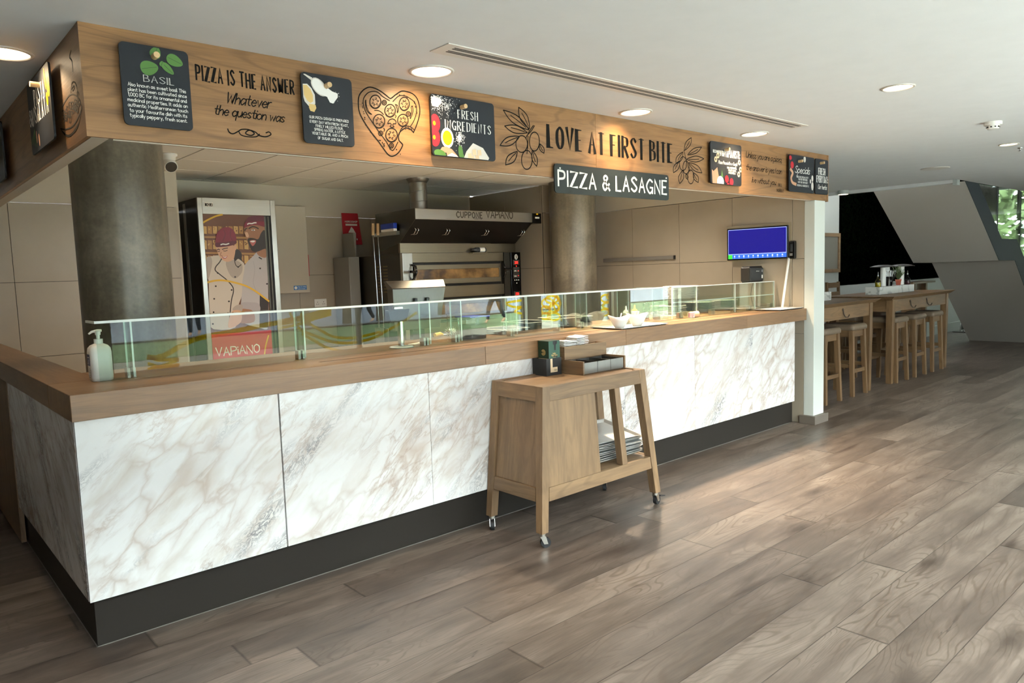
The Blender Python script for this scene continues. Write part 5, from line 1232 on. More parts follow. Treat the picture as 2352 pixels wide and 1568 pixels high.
cxm = (tl_.x+br2.x)/2-.012; zz = lambda k: tl_.z+(br2.z-tl_.z)*k
m = MB(); text(m, 'MORCOSHOP', (cxm-.08, zz(.30), cxm+.085, zz(.245)), Fb, w=.2); fill(m, [(cxm-.075, zz(.40)), (cxm+.08, zz(.40)), (cxm+.08, zz(.34)), (cxm-.075, zz(.34))], Fb)
fill(m, [(cxm-.045, zz(.62)), (cxm+.05, zz(.62)), (cxm+.025, zz(.5)), (cxm+.0, zz(.43)), (cxm-.02, zz(.52))], Fb)
for k, s2 in ((.69, 'PULL TABS'), (.74, 'TO RELEASE')): text(m, s2, (cxm-.045, zz(k), cxm+.05, zz(k-.03)), Fb, w=.2)
for i in range(4): fill(m, ell(cxm-.06+i*.042, zz(.83), .007, .012, 8), Fb)
m.obj('print', 'ink_white', pc)
m = MB(); m.bar((cxm-.01, YK-.02, br2.z), (cxm-.02, YK-.02, br2.z-.07), .028, .006); m.tube([(cxm+.03, YK-.02, br2.z), (cxm+.05, YK-.02, br2.z-.05), (cxm+.03, YK-.02, br2.z-.085)], .007, 8); m.obj('pull_tab', 'black_matte', t)
a, b = at_y(721, 687, YK), at_y(750, 704, YK)
t = thing('socket', 'white double power socket low on the kitchen wall', 'power socket', ((a.x+b.x)/2, YK, b.z))
MB().box(a.x, YK-.011, b.z, b.x, YK-.001, a.z).obj('plate', 'white_plastic', t, bevel=.003)
m = MB()
for k in (.25, .75):
    x = a.x+(b.x-a.x)*k; z = (a.z+b.z)/2
    for dx, dz in ((0, .012), (-.011, -.012), (.011, -.012)): m.box(x+dx-.0035, YK-.0118, z+dz-.004, x+dx+.0035, YK-.0108, z+dz+.004)
m.obj('slot', 'black_matte', t)
a = at_y(870, 588, 4.15)
t = thing('control_cabinet', 'grey metal cabinet against the wall beside the oven', 'cabinet', (3.72, 4.2, 0))
xg = at_y(803, 640, 4.0).x; zg = at_y(803, 590, 4.0).z
MB().box(xg, 4.0, 0, 3.69, 4.36, zg).obj('body', 'fridge_grey', t, bevel=.006); MB().box(xg+.015, 3.992, .1, 3.67, 3.9995, zg-.02).obj('door', 'fridge_grey', t, bevel=.004)
m = MB(); m.hexa([(xg+.12, 4.05, zg+.0005), (3.68, 4.05, zg+.0005), (3.68, 4.34, zg+.0005), (xg+.12, 4.34, zg+.0005)], [(xg+.17, 4.1, zg+.28), (3.68, 4.1, zg+.28), (3.68, 4.34, zg+.28), (xg+.17, 4.34, zg+.28)]); m.obj('cowl', 'fridge_grey', t)

# ------------------------------------------------------------------ pizza oven under its hood
OY = 3.15; ox0, ox1, oxp, oxe = 3.72, 5.25, 5.255, 5.41
def oz(py, px=1050): return at_y(px, py, OY).z
def oxx(px, py=610): return at_y(px, py, OY).x
zt3 = oz(581, 948)
ov = thing('pizza_oven', 'two deck steel pizza oven with red displays', 'pizza oven', (4.55, 3.6, 0))
MB().box(ox0, OY+.05, .12, oxe, 4.2, zt3-.005).obj('body', 'steel_dark', ov, bevel=.004)
MB().box(ox0, OY, .7, oxx(948), OY+.049, zt3).obj('side_column', 'steel_z', ov, bevel=.003)
MB().box(oxx(948)+.002, OY+.004, oz(601, 1050), oxx(1157), OY+.049, zt3).obj('top_band', 'steel_warm', ov, bevel=.002)
def deck(zo, lit):
    xa, xb = oxx(948)+.003, oxx(1150); za, zb3 = oz(655)+zo, oz(602)+zo
    MB().box(xa, OY+.03, za, xb+.02, OY+.049, zb3).obj('recess', 'black_matte', ov)
    d = MB().box(xa+.012, OY-.012, oz(617)+zo, xb-.01, OY+.029, oz(607)+zo).box(xa+.012, OY-.012, oz(650)+zo, xb-.01, OY+.029, oz(639)+zo).box(xa+.012, OY-.012, oz(639)+zo+.0005, xa+.03, OY+.029, oz(617)+zo-.0005).box(xb-.03, OY-.012, oz(639)+zo+.0005, xb-.01, OY+.029, oz(617)+zo-.0005).obj('door', 'steel_warm', ov, bevel=.002)
    MB().box(xa+.031, OY+.002, oz(639)+zo, xb-.031, OY+.01, oz(617)+zo).obj('window', 'oven_window', d)
    for s_, xx in ((-1, xa-.005), (1, xb+.01)):
        m = MB(); m.tube([(xx+.02*s_, OY-.012, oz(640)+zo), (xx+.012*s_, OY-.05, oz(634)+zo), (xx+.0, OY-.075, oz(622)+zo), (xx-.005*s_, OY-.05, oz(610)+zo), (xx+.02*s_, OY-.012, oz(606)+zo)], .012, 10); m.cyl((xx-.01, OY-.075, oz(622)+zo), (xx+.09*s_, OY-.09, oz(621)+zo), .014, n=14); m.obj('handle', 'black_gloss', d)
t_ = NT('oven_window'); o_ = t_.obj(); n_ = t_.noise(o_, 5, 3)
t_.link(t_.ramp(n_, [(.35, srgb('3a2a18')), (.6, srgb('8a6a3c')), (.8, srgb('c9a05c'))]), t_.b.inputs['Base Color']); t_.b.inputs['Roughness'].default_value = .2; M['oven_window'] = t_.m
deck(0, True)
MB().box(oxx(948)+.002, OY+.004, oz(681), oxx(1157), OY+.049, oz(656)).obj('middle_band', 'steel_warm', ov, bevel=.002)
deck(oz(683)-oz(602), False)
MB().box(oxx(948)+.002, OY+.004, .3, oxx(1157), OY+.049, oz(738)).obj('lower_band', 'steel_warm', ov)
MB().box(oxx(1158), OY+.0, .7, ox1-.002, OY+.049, zt3).obj('side_column', 'steel_dark', ov)
MB().box(ox0+.02, OY+.06, 0, ox0+.1, OY+.14, .12).box(oxe-.1, OY+.06, 0, oxe-.02, OY+.14, .12).box(ox0+.02, 4.0, 0, ox0+.1, 4.1, .12).box(oxe-.1, 4.0, 0, oxe-.02, 4.1, .12).obj('foot', 'black_matte', ov)
m = MB()
for y in (3.5, 3.62):
    for i in range(9): m.box(ox0-.0015, y-.045, zt3-.42+i*.035, ox0-.0003, y+.045, zt3-.405+i*.035)
m.obj('vent_slot', 'brass', ov)
cp = MB().box(oxp, OY-.012, .7, oxe, OY+.049, zt3).obj('control_panel', 'black_gloss', ov, bevel=.003)
FO = lambda u, v: (u, OY-.0135, v)
cxp = (oxp+oxe)/2+.005; zc = lambda py: oz(py, 1180)
for py0, py1 in ((609, 597), (626, 613), (639, 627), (681, 669)): MB().box(cxp-.05, OY-.0132, zc(py0), cxp+.05, OY-.0121, zc(py1)).obj('display_plate', 'steel', cp)
for py0, py1 in ((607, 599), (679, 671)): MB().box(cxp-.036, OY-.0136, zc(py0), cxp+.036, OY-.0131, zc(py1)).obj('display_window', 'black_matte', cp)
m = MB(); F2 = lambda u, v: (u, OY-.014, v)
text(m, '205', (cxp-.026, zc(605.6), cxp+.026, zc(600.2)), F2, w=.16); text(m, '270', (cxp-.026, zc(677.6), cxp+.026, zc(672.2)), F2, w=.16)
for py in (611, 683): fill(m, ell(cxp, zc(py), .006, .006, 10), F2)
fill(m, ell(cxp+.03, zc(622), .005, .005, 8), F2); fill(m, ell(cxp+.03, zc(633), .005, .005, 8), F2); m.obj('led', 'led_red', cp)
m = MB()
for dx, py in ((-.03, 643), (0, 643), (.03, 643), (0, 650), (-.03, 622), (-.01, 622), (-.03, 634), (-.01, 634)): fill(m, ell(cxp+dx, zc(py), .007, .007, 10), F2)
ribbon2d(m, ell(cxp, zc(590), .022, .028, 20), .008, F2); ribbon2d(m, ell(cxp, zc(590), .010, .014, 12), .006, F2); m.obj('button', 'ink_white', cp)
# hood
HY = 2.85; hx0, hx1, hxe = 3.70, 5.36, 5.52
hz = lambda px, py: at_y(px, py, HY).z
hzt, hzb = hz(1000, 480), hz(1100, 507)
hd = thing('extractor_hood', 'steel extractor hood over the pizza oven with engraved names', 'extractor hood', (4.55, 3.2, zt3+.1))
prof = [(HY, hzt), (3.62, hzt), (3.62, zt3+.02), (3.16, zt3+.11), (HY, hzb)]
for x in (hx0, hx1-.006): MB().prism([(x, y, z) for y, z in prof], (.006, 0, 0)).obj('side_panel', 'steel_dark', hd)
bd = MB().box(hx0+.0065, HY, hzb, hx1-.0065, HY+.02, hzt).obj('front_band', 'steel', hd, bevel=.003)
MB().box(hx0+.0065, HY+.0205, hzt-.01, hx1-.0065, 3.62, hzt).obj('top', 'steel_dark', hd)
MB().hexa([(hx0+.0065, 3.16, zt3+.11), (hx1-.0065, 3.16, zt3+.11), (hx1-.0065, 3.19, zt3+.12), (hx0+.0065, 3.19, zt3+.12)], [(hx0+.0065, HY+.0205, hzb+.002), (hx1-.0065, HY+.0205, hzb+.002), (hx1-.0065, HY+.05, hzb+.02), (hx0+.0065, HY+.05, hzb+.02)]).obj('filter', 'black_hood', hd)
MB().box(hx0+.0065, 3.165, zt3+.003, hx1-.0065, 3.2, zt3+.105).obj('lower_band', 'steel_warm', hd)
for px in (913, 1020, 1110, 1196):
    x = at_y(px, 536, 2.98).x; x = min(max(x, hx0+.05), hx1-.1); f = .5; y = 3.16+(HY+.02-3.16)*f; z = zt3+.11+(hzb-zt3-.11)*f
    m = MB()
    for k in (0, .035): m.tube([(x+k, y-.0, z-.035), (x+k+.012, y-.04, z-.03), (x+k+.016, y-.075, z+.01), (x+k+.012, y-.06, z+.03)], .004, 8)
    m.obj('filter_handle', 'chrome', hd)
sw = MB().box(hx1+.001, HY-.004, hz(1235, 513), hxe-.02, HY+.15, hz(1235, 490)).obj('switch_box', 'black_gloss', hd, bevel=.004)
p = at_y(1234, 500, HY-.005); m = MB(); m.box(p.x-.035, HY-.0055, p.z-.01, p.x+.035, HY-.0045, p.z+.01); m.obj('rocker_switch', 'white_plastic', sw); MB().box(p.x-.015, HY-.0055, p.z+.035, p.x+.015, HY-.0045, p.z+.05).obj('indicator', 'yellow_plastic', sw)
m = MB(); Fh = lambda u, v: (u, HY-.0008, v)
a, b = at_y(1049, 498, HY), at_y(1107, 489, HY); text(m, 'CUPPONE', (a.x, a.z-.005, b.x, b.z+.004), Fh, w=.2, gap=3.2)
a, b = at_y(1089, 504, HY), at_y(1107, 502, HY); text(m, 'MADE FOR', (a.x, a.z, b.x, b.z+.004), Fh, w=.14)
a, b = at_y(1117, 499, HY), at_y(1177, 489, HY); text(m, 'VAPiANO', (a.x, a.z-.006, b.x, b.z+.012), Fh, w=.15, gap=1.8, jit=.12)
m.obj('engraving', 'steel_dark', bd)
dx = at_y(962, 470, 3.2).x
m = MB(); m.cyl((dx, 3.2, hzt+.0005), (dx, 3.2, 2.64), .095, n=36, caps=False)
for i in range(3): m.tube([(dx+.0965*math.cos(a), 3.2+.0965*math.sin(a), hzt+.06+i*.11+.07*a/(2*PI)) for a in [2*PI*k/24 for k in range(25)]], .003, 6)
m.obj('duct', 'duct', hd); MB().lathe((dx, 3.2, 2.60), [(.097, 0), (.12, .03), (.125, .044)], 32).obj('duct_collar', 'duct', hd)
p = at_y(1100, 575, 3.12)
t = thing('spray_bottle', 'small bottle with white label lying on the oven top', 'bottle', (p.x, 3.11, zt3))
MB().cyl((p.x-.05, 3.12, zt3+.029), (p.x+.09, 3.12, zt3+.029), .028, n=20).cyl((p.x-.085, 3.12, zt3+.029), (p.x-.05, 3.12, zt3+.029), .012, .026, n=18).obj('bottle_body', 'printer_dark', t)
MB().cyl((p.x-.0, 3.12, zt3+.029), (p.x+.075, 3.12, zt3+.029), .0285, n=20).obj('label', 'ink_white', t); MB().cyl((p.x-.115, 3.12, zt3+.029), (p.x-.085, 3.12, zt3+.029), .014, n=16).obj('cap', 'black_matte', t)
MB().box(p.x-.12, 3.085, zt3-.012, p.x+.1, 3.149, zt3+.0005).obj('ledge', 'steel_warm', ov)
# peels and brush hanging on the oven side
XS = 3.66
t = thing('tool_rack', 'steel rack with hooks on the side of the oven hood', 'tool rack', (XS, 3.4, 2.0))
p = at_x(905, 540, XS); q = at_x(860, 540, XS)
MB().box(XS, p.y-.05, q.z-.02, XS+.039, q.y+.05, q.z+.02).obj('rail', 'steel', t)
MB().box(XS-.012, q.y-.02, q.z-.015, XS-.0005, q.y+.02, q.z+.012).obj('hook', 'steel', t)
for kk, (px, l) in enumerate(((857, 'long metal peel with wooden grip nearest the wall'), (868, 'long metal peel with wooden grip nearest the oven'))):
    a = at_x(px, 513, XS-(.03 if kk else .055)); b = at_x(px, 540, XS-(.03 if kk else .055)); c = at_x(px+11, 690, XS-(.03 if kk else .055))
    t = thing('pizza_peel', l, 'pizza peel', (XS-(.03 if kk else .055), c.y, .75), 'peels hanging beside the oven')
    MB().cyl((XS-(.03 if kk else .055), b.y, b.z), (XS-(.03 if kk else .055), a.y, a.z), .017, n=16).obj('grip', 'dowel', t, bevel=.004); MB().cyl((XS-(.03 if kk else .055), c.y, c.z-.3), (XS-(.03 if kk else .055), b.y, b.z+.001), .008, n=12).obj('shaft', 'chrome', t)
    MB().box(XS-(.033 if kk else .058), c.y-.09, .74, XS-(.027 if kk else .052), c.y+.09, c.z-.299).obj('blade', 'steel', t, bevel=.01)
a, b = at_x(872, 525, XS-.04), at_x(902, 532, XS-.04)
t = thing('oven_brush', 'blue oven brush resting on the tool rack', 'brush', (XS-.03, (a.y+b.y)/2, b.z))
zq = q.z+.0205
MB().box(XS-.03, min(a.y, b.y), zq+.025, XS+.02, max(a.y, b.y), zq+.085).obj('head', 'blue_plastic', t, bevel=.008); MB().box(XS-.026, min(a.y, b.y)+.004, zq, XS+.016, max(a.y, b.y)-.004, zq+.0245).obj('bristles', 'white_plastic', t)
# security camera below the kitchen ceiling
p = at_z(388, 353, 2.644); zc_ = p.z
t = thing('security_camera', 'small white dome camera below the kitchen ceiling beside the concrete column', 'security camera', (p.x, p.y, zc_-.15))
MB().lathe((p.x, p.y, zc_), [(.001, -.0005), (.062, -.0005), (.062, -.014), (.05, -.022), (.045, -.05), (.001, -.05)], 30).obj('mount', 'white_plastic', t)
d = Vector((.0, -.8, -.55)).normalized(); c = Vector((p.x, p.y, zc_-.085))
m = MB(); m.sphere(c-d*.012, .052, 22, 14); m.cyl(c-d*.02, c+d*.04, .050, .050, n=28); m.obj('housing', 'white_plastic', t)
MB().cyl(c+d*.0405, c+d*.046, .044, n=28).obj('lens_plate', 'black_gloss', t)
# ------------------------------------------------------------------ serving cart in front of the counter
cart = thing('serving_cart', 'oak serving cart on casters with half open tray shelf', 'serving cart', (2.78, -.2, 0))
tx0, tx1, ty0, ty1, tz = 2.288, 3.235, -.434, .020, .935     # top outline
bx0, bx1, by0, by1, bz_ = 2.205, 3.325, -.482, .026, .088    # where the legs end
L_ = .062
def cx(z, side):   # outer x of the leg at a height
    k = (tz-z)/(tz-bz_); return (tx0+(bx0-tx0)*k) if side < 0 else (tx1+(bx1-tx1)*k)
def cy(z, side):
    k = (tz-z)/(tz-bz_); return (ty0+(by0-ty0)*k) if side < 0 else (ty1+(by1-ty1)*k)
def leg(sx_, sy_):
    t_, b_ = [], []
    for z, out, s0 in ((bz_, b_, .85), (tz, t_, 1.)):
        X, Yy = cx(z, sx_), cy(z, sy_); l = L_*s0
        xs_ = (X, X+l) if sx_ < 0 else (X-l, X); ys_ = (Yy, Yy+l) if sy_ < 0 else (Yy-l, Yy)
        out += [(xs_[0], ys_[0], z), (xs_[1], ys_[0], z), (xs_[1], ys_[1], z), (xs_[0], ys_[1], z)]
    o = MB().hexa(b_, t_).obj('leg', 'oak_cart_z', cart, bevel=.003)
    c = Vector(((b_[0][0]+b_[1][0])/2, (b_[0][1]+b_[2][1])/2, 0))
    ang = {(-1, -1): -.5, (-1, 1): -2.2, (1, -1): .15, (1, 1): .6}[(sx_, sy_)]
    d = Vector((math.cos(ang), math.sin(ang), 0)); n = Vector((-d.y, d.x, 0)); w = c+d*.018
    cs = MB(); cs.cyl((c.x, c.y, bz_-.0005), (c.x, c.y, bz_-.018), .02, n=18)
    for s_ in (-1, 1): cs.hexa([tuple(w+n*s_*.014-d*.012+Vector((0, 0, .024))), tuple(w+n*s_*.014+d*.012+Vector((0, 0, .024))), tuple(w+n*s_*.017+d*.012+Vector((0, 0, .024))), tuple(w+n*s_*.017-d*.012+Vector((0, 0, .024)))], [tuple(c+n*s_*.014-d*.016+Vector((0, 0, .071))), tuple(c+n*s_*.014+d*.018+Vector((0, 0, .071))), tuple(c+n*s_*.017+d*.018+Vector((0, 0, .071))), tuple(c+n*s_*.017-d*.016+Vector((0, 0, .071)))])
    cs = cs.obj('caster', 'steel', o)
    MB().cyl(w+n*.012+Vector((0, 0, .0305)), w-n*.012+Vector((0, 0, .0305)), .030, n=26).obj('wheel', 'rubber', o)
    if sx_ > 0 and sy_ < 0:
        m = MB(); e = w+d*.03; m.hexa([tuple(e-n*.018+Vector((0, 0, .048))), tuple(e+d*.05-n*.022+Vector((0, 0, .040))), tuple(e+d*.05+n*.022+Vector((0, 0, .040))), tuple(e+n*.018+Vector((0, 0, .048)))], [tuple(e-n*.018+Vector((0, 0, .056))), tuple(e+d*.05-n*.022+Vector((0, 0, .047))), tuple(e+d*.05+n*.022+Vector((0, 0, .047))), tuple(e+n*.018+Vector((0, 0, .056)))]); m.obj('brake_pedal', 'rubber', o)
for a in (-1, 1):
    for b in (-1, 1): leg(a, b)
def rail(z0, z1, side, axis, inset=.0, name='rail', th=.024):
    # a board between two legs, following their slope
    pts_ = []
    for z in (z0, z1):
        X0_, X1_ = cx(z, -1)+L_*.97, cx(z, 1)-L_*.97; Y0_, Y1_ = cy(z, -1)+L_*.97, cy(z, 1)-L_*.97
        if axis == 'x':
            y = cy(z, side)-side*inset; ya_, yb2 = (y, y+th) if side < 0 else (y-th, y); pts_ += [(X0_, ya_, z), (X1_, ya_, z), (X1_, yb2, z), (X0_, yb2, z)]
        else:
            x = cx(z, side)-side*inset; xa_, xb_ = (x, x+th) if side < 0 else (x-th, x); pts_ += [(xa_, Y0_, z), (xb_, Y0_, z), (xb_, Y1_, z), (xa_, Y1_, z)]
    return MB().hexa(pts_[:4], pts_[4:]).obj(name, 'oak_cart' if axis == 'x' else 'oak_cart_y', cart, bevel=.002)
wood('oak_cart_y', '5d4834', '947655', 'Y', .5, knots=.12, rings=.25, mid='785f45')
for s_ in (-1, 1):
    rail(.845, tz, s_, 'x', .002, 'apron'); rail(.845, tz, s_, 'y', .002, 'apron'); rail(.265, .345, s_, 'x', .002, 'lower_rail'); rail(.265, .345, s_, 'y', .002, 'lower_rail')
MB().box(tx0+.03, ty0+.028, tz-.03, tx1-.03, ty1-.028, tz-.006).obj('tabletop', 'oak_cart', cart, bevel=.002)
MB().box(cx(.34, -1)+.03, cy(.34, -1)+.03, .325, cx(.34, 1)-.03, cy(.34, 1)-.03, .343).obj('shelf', 'oak_cart', cart)
rail(.3455, .8445, -1, 'y', .014, 'side_panel', .01).data.materials[0] = M['oak_cart_z']
xm = 2.74
def panelx(x0f, x1f, y_side, inset, name, z0=.3455, z1=.8445, th=.012):
    P = []
    for z in (z0, z1):
        y = cy(z, y_side)-y_side*inset; ya_, yb2 = (y, y+th) if y_side < 0 else (y-th, y); a, b = x0f(z), x1f(z)
        P += [(a, ya_, z), (b, ya_, z), (b, yb2, z), (a, yb2, z)]
    return MB().hexa(P[:4], P[4:]).obj(name, 'oak_cart_z', cart, bevel=.0015)
sl_ = lambda k0: (lambda z: k0+(tz-z)*.02)
panelx(lambda z: cx(z, -1)+L_*.985, sl_(2.735), -1, .006, 'front_panel')
panelx(lambda z: cx(z, -1)+L_*.985, sl_(2.735), 1, .006, 'back_panel')
MB().hexa([(2.733, cy(.35, -1)+.03, .346), (2.745, cy(.35, -1)+.03, .346), (2.745, cy(.35, 1)-.03, .346), (2.733, cy(.35, 1)-.03, .346)], [(2.722, cy(.84, -1)+.03, .843), (2.734, cy(.84, -1)+.03, .843), (2.734, cy(.84, 1)-.03, .843), (2.722, cy(.84, 1)-.03, .843)]).obj('divider', 'oak_cart_z', cart)
for ys_ in (-1, 1): panelx(lambda z: 2.915+(tz-z)*.07, lambda z: 2.965+(tz-z)*.07, ys_, .004, 'mid_post', th=.05)
MB().box(2.75, ty1-.07, .346, 2.80, ty1-.03, .843).obj('mid_post', 'oak_cart_z', cart)
# stack of steel serving trays on its shelf
def tray_proto():
    m = MB(); tray_mesh(m, -.235, -.17, .235, .17, 0, .018, .016); return m.obj('steel_tray', 'steel_tray', bevel=0)
tp = None; r5 = random.Random(4)
for i in range(10):
    if tp is None: o = tp = tray_proto()
    else: o = tp.copy(); COL.objects.link(o)
    k = i/9; o.location = (3.02+r5.uniform(-.006, .006), -.20+r5.uniform(-.006, .01), .362+i*.0155); o.rotation_euler = (.16*k+.02, .03*k, r5.uniform(-.05, .05)+(-.12 if i in (5, 6) else 0))
    tag(o, 'steel tray lying on top of the tray stack in the cart' if i == 9 else 'steel tray in the stack on the lower shelf of the cart', 'tray', 'steel trays on the cart shelf')
# straw boxes, napkin box and cutlery box standing on the cart
zc2 = tz-.0055
p = at_z(1256, 864, zc2); q = at_z(1221, 858, zc2)
gx0, gy0 = p.x, p.y
t = thing('straw_box', 'open black carton holding the green paper straw box', 'box', (gx0, gy0+.06, zc2))
bw, bd_, bh = at_z(1293.8, 858.8, zc2).x-gx0, min(q.y, .02)-gy0, at_y(1256, 824.5, gy0).z-zc2
m = MB(); x0_, y0_, x1_, y1_ = gx0, gy0, gx0+bw, gy0+bd_
for a in ((x0_, y0_, x1_, y0_+.003), (x0_, y1_-.003, x1_, y1_), (x0_, y0_+.0031, x0_+.003, y1_-.0031), (x1_-.003, y0_+.0031, x1_, y1_-.0031)): m.box(a[0], a[1], zc2, a[2], a[3], zc2+bh)
m.box(x0_+.003, y0_+.003, zc2, x1_-.003, y1_-.003, zc2+.003); m.obj('carton', 'black_matte', t)
t = thing('paper_straw_box', 'green paper straw dispenser box with gold print', 'box', (gx0+.06, gy0+.06, zc2+.004))
a0, b0, a1, b1 = x0_+.028, y0_+.006, x1_-.006, -.008; h0, h1 = zc2+.005, at_y(1264, 783.5, gy0).z
m = MB(); m.box(a0, b0, h0+.105, a1, b1, h1); m.obj('case', 'cup_green_dark', t)
m = MB(); m.box(a0+.0005, b0-.0008, h0+.105, a1-.0005, b0-.0002, h1-.002); fc = m.obj('front', 'cup_green', t)
MB().box(a0, b0, h0, a1, b1, h0+.1045).obj('base', 'kraft', t)
FG = lambda u, v: (u, b0-.0012, v)
ce = (a0+a1)/2
m = MB(); fill(m, [(ce-.012, h1-.002), (ce+.026, h1-.002), (ce+.026, h1-.02), (ce+.014, h1-.026), (ce+.014, h1-.062), (ce-.002, h1-.062), (ce-.002, h1-.028), (ce-.012, h1-.022)], FG); fill(m, [(ce-.008, h0+.128), (ce+.026, h0+.128), (ce+.026, h0+.11), (ce-.008, h0+.11)], FG); m.obj('opening', 'black_matte', fc)
m = MB(); text(m, 'jumbo', (ce-.016, h1-.086, ce+.012, h1-.076), FG, w=.16); text(m, 'Paper Straws', (ce-.027, h1-.098, ce+.026, h1-.088), FG, w=.16); text(m, '100% paper', (ce-.015, h1-.109, ce+.012, h1-.104), FG, w=.14)
m.obj('print', 'ink_gold', fc)
m = MB(); FGx = lambda u, v: (a0-.0008, u, v)
for r_ in (.018, .012, .006): ribbon2d(m, ell((b0+b1)/2, h1-.075, r_, r_, 24, 0, .5, 5.9), .003, FGx)
m.obj('emblem', 'ink_gold', t)
m = MB(); m.box(x0_+.035, y0_-.0012, zc2+.02, x0_+.054, y0_-.0003, zc2+bh-.002); m.box(x0_+.054, y0_-.0012, zc2+.02, x0_+.098, y0_-.0003, zc2+.052); kl = m.obj('kraft_label', 'kraft', [o for o in bpy.data.objects if o.name.startswith('straw_box')][0])
m = MB()
for i in range(4): m.tube([(x0_+.07+i*.007, y0_-.0016, zc2+.028), (x0_+.071+i*.007, y0_-.0016, zc2+.04-(i % 2)*.004)], .0012, 6)
m.obj('print', 'cup_green', kl)
# napkin box
p = at_z(1340, 862, zc2); ny0 = p.y
t = thing('cutlery_box', 'oak box with three steel cutlery bins under the napkin box', 'box', (p.x+.18, ny0, zc2))
cy0, cy1 = p.y, -.06; cx0, cx1 = p.x, at_z(1434.6, 845, zc2).x; ch = at_y(1338, 831, p.y).z-zc2
m = MB(); m.box(cx0, cy0, zc2, cx0+.012, cy1, zc2+ch); m.obj('side_board', 'oak_cart_y', t, bevel=.001); MB().box(cx1-.012, cy0, zc2, cx1, cy1, zc2+ch).obj('side_board', 'oak_cart_y', t, bevel=.001)
MB().box(cx0+.0125, cy1-.012, zc2, cx1-.0125, cy1, zc2+ch).obj('back_board', 'oak_cart', t); MB().box(cx0+.0125, cy0+.02, zc2, cx1-.0125, cy1-.0125, zc2+.006).obj('bottom', 'oak_cart', t)
wb = (cx1-cx0-.03)/3
for i in range(3):
    a = cx0+.0155+i*wb; b = a+wb-.004; z0_, z1_ = zc2+.0065, zc2+ch-.012; m = MB()
    m.box(a, cy0+.006, z0_, b, cy0+.009, z1_); m.box(a, cy1-.02, z0_, b, cy1-.017, z1_); m.box(a, cy0+.0095, z0_, a+.002, cy1-.0205, z1_); m.box(b-.002, cy0+.0095, z0_, b, cy1-.0205, z1_); m.box(a+.002, cy0+.0095, z0_, b-.002, cy1-.0205, z0_+.002)
    m.obj('bin', 'steel_bin', t)
t = thing('napkin_box', 'oak box full of white napkins above the cutlery bins', 'box', (cx0+.15, cy1-.06, zc2+ch))
pn = at_z(1297, 827, zc2+ch); pr2 = at_y(1393, 813, pn.y)
na, nb, nc, nd = pn.x, pn.y, pr2.x, max(pn.y+.14, -.02); nd = min(nd, -.012); zn0 = zc2+ch+.0005; zn1 = at_y(1296, 797, pn.y).z
m = MB(); m.box(na, nb, zn0, nc, nb+.012, zn1); m.obj('front_board', 'oak_cart', t, bevel=.001)
MB().box(na, nd-.012, zn0, nc, nd, zn1).obj('back_board', 'oak_cart', t); MB().box(na, nb+.0125, zn0, na+.012, nd-.0125, zn1-.001).obj('side_board', 'oak_cart_y', t); MB().box(nc-.012, nb+.0125, zn0, nc, nd-.0125, zn1-.001).obj('side_board', 'oak_cart_y', t)
MB().box(na+.0125, nb+.0125, zn0, nc-.0125, nd-.0125, zn0+.006).obj('bottom', 'oak_cart', t)
proto = None
for j, xx in enumerate((na+.016, na+.14)):
    for i in range(13):
        if proto is None:
            m = MB(); nn = 8; top_ = [[(u/nn*.115, v/3*.12, .0035+.0015*math.sin(u*1.3+v)) for u in range(nn+1)] for v in range(4)]
            vs = [p_ for r_ in top_ for p_ in r_]+[(x_, y_, z_-.004) for r_ in top_ for x_, y_, z_ in r_]; k_ = nn+1; N_ = k_*4; fs = []
            for v in range(3):
                for u in range(nn): a = v*k_+u; fs += [(a, a+1, a+k_+1, a+k_), (N_+a, N_+a+k_, N_+a+k_+1, N_+a+1)]
            for u in range(nn): fs += [(u, N_+u, N_+u+1, u+1), (3*k_+u, 3*k_+u+1, N_+3*k_+u+1, N_+3*k_+u)]
            for v in range(3): fs += [(v*k_, v*k_+k_, N_+v*k_+k_, N_+v*k_), (v*k_+nn, N_+v*k_+nn, N_+v*k_+k_+nn, v*k_+k_+nn)]
            m.add(vs, fs, 0, False); o = proto = m.obj('napkin', 'paper_white')
        else: o = proto.copy(); COL.objects.link(o)
        o.location = (xx+r5.uniform(-.003, .003), nb+.016+r5.uniform(-.003, .003), zn0+.008+i*.0092+(.012*(i/12) if j else 0)); o.rotation_euler = (r5.uniform(-.03, .03), r5.uniform(-.03, .03)-(.05 if j else 0), r5.uniform(-.03, .03))
        tag(o, 'folded white napkin in the taller pile of the oak box' if j else 'folded white napkin in the lower pile of the oak box', 'napkin', 'napkins in the oak box')

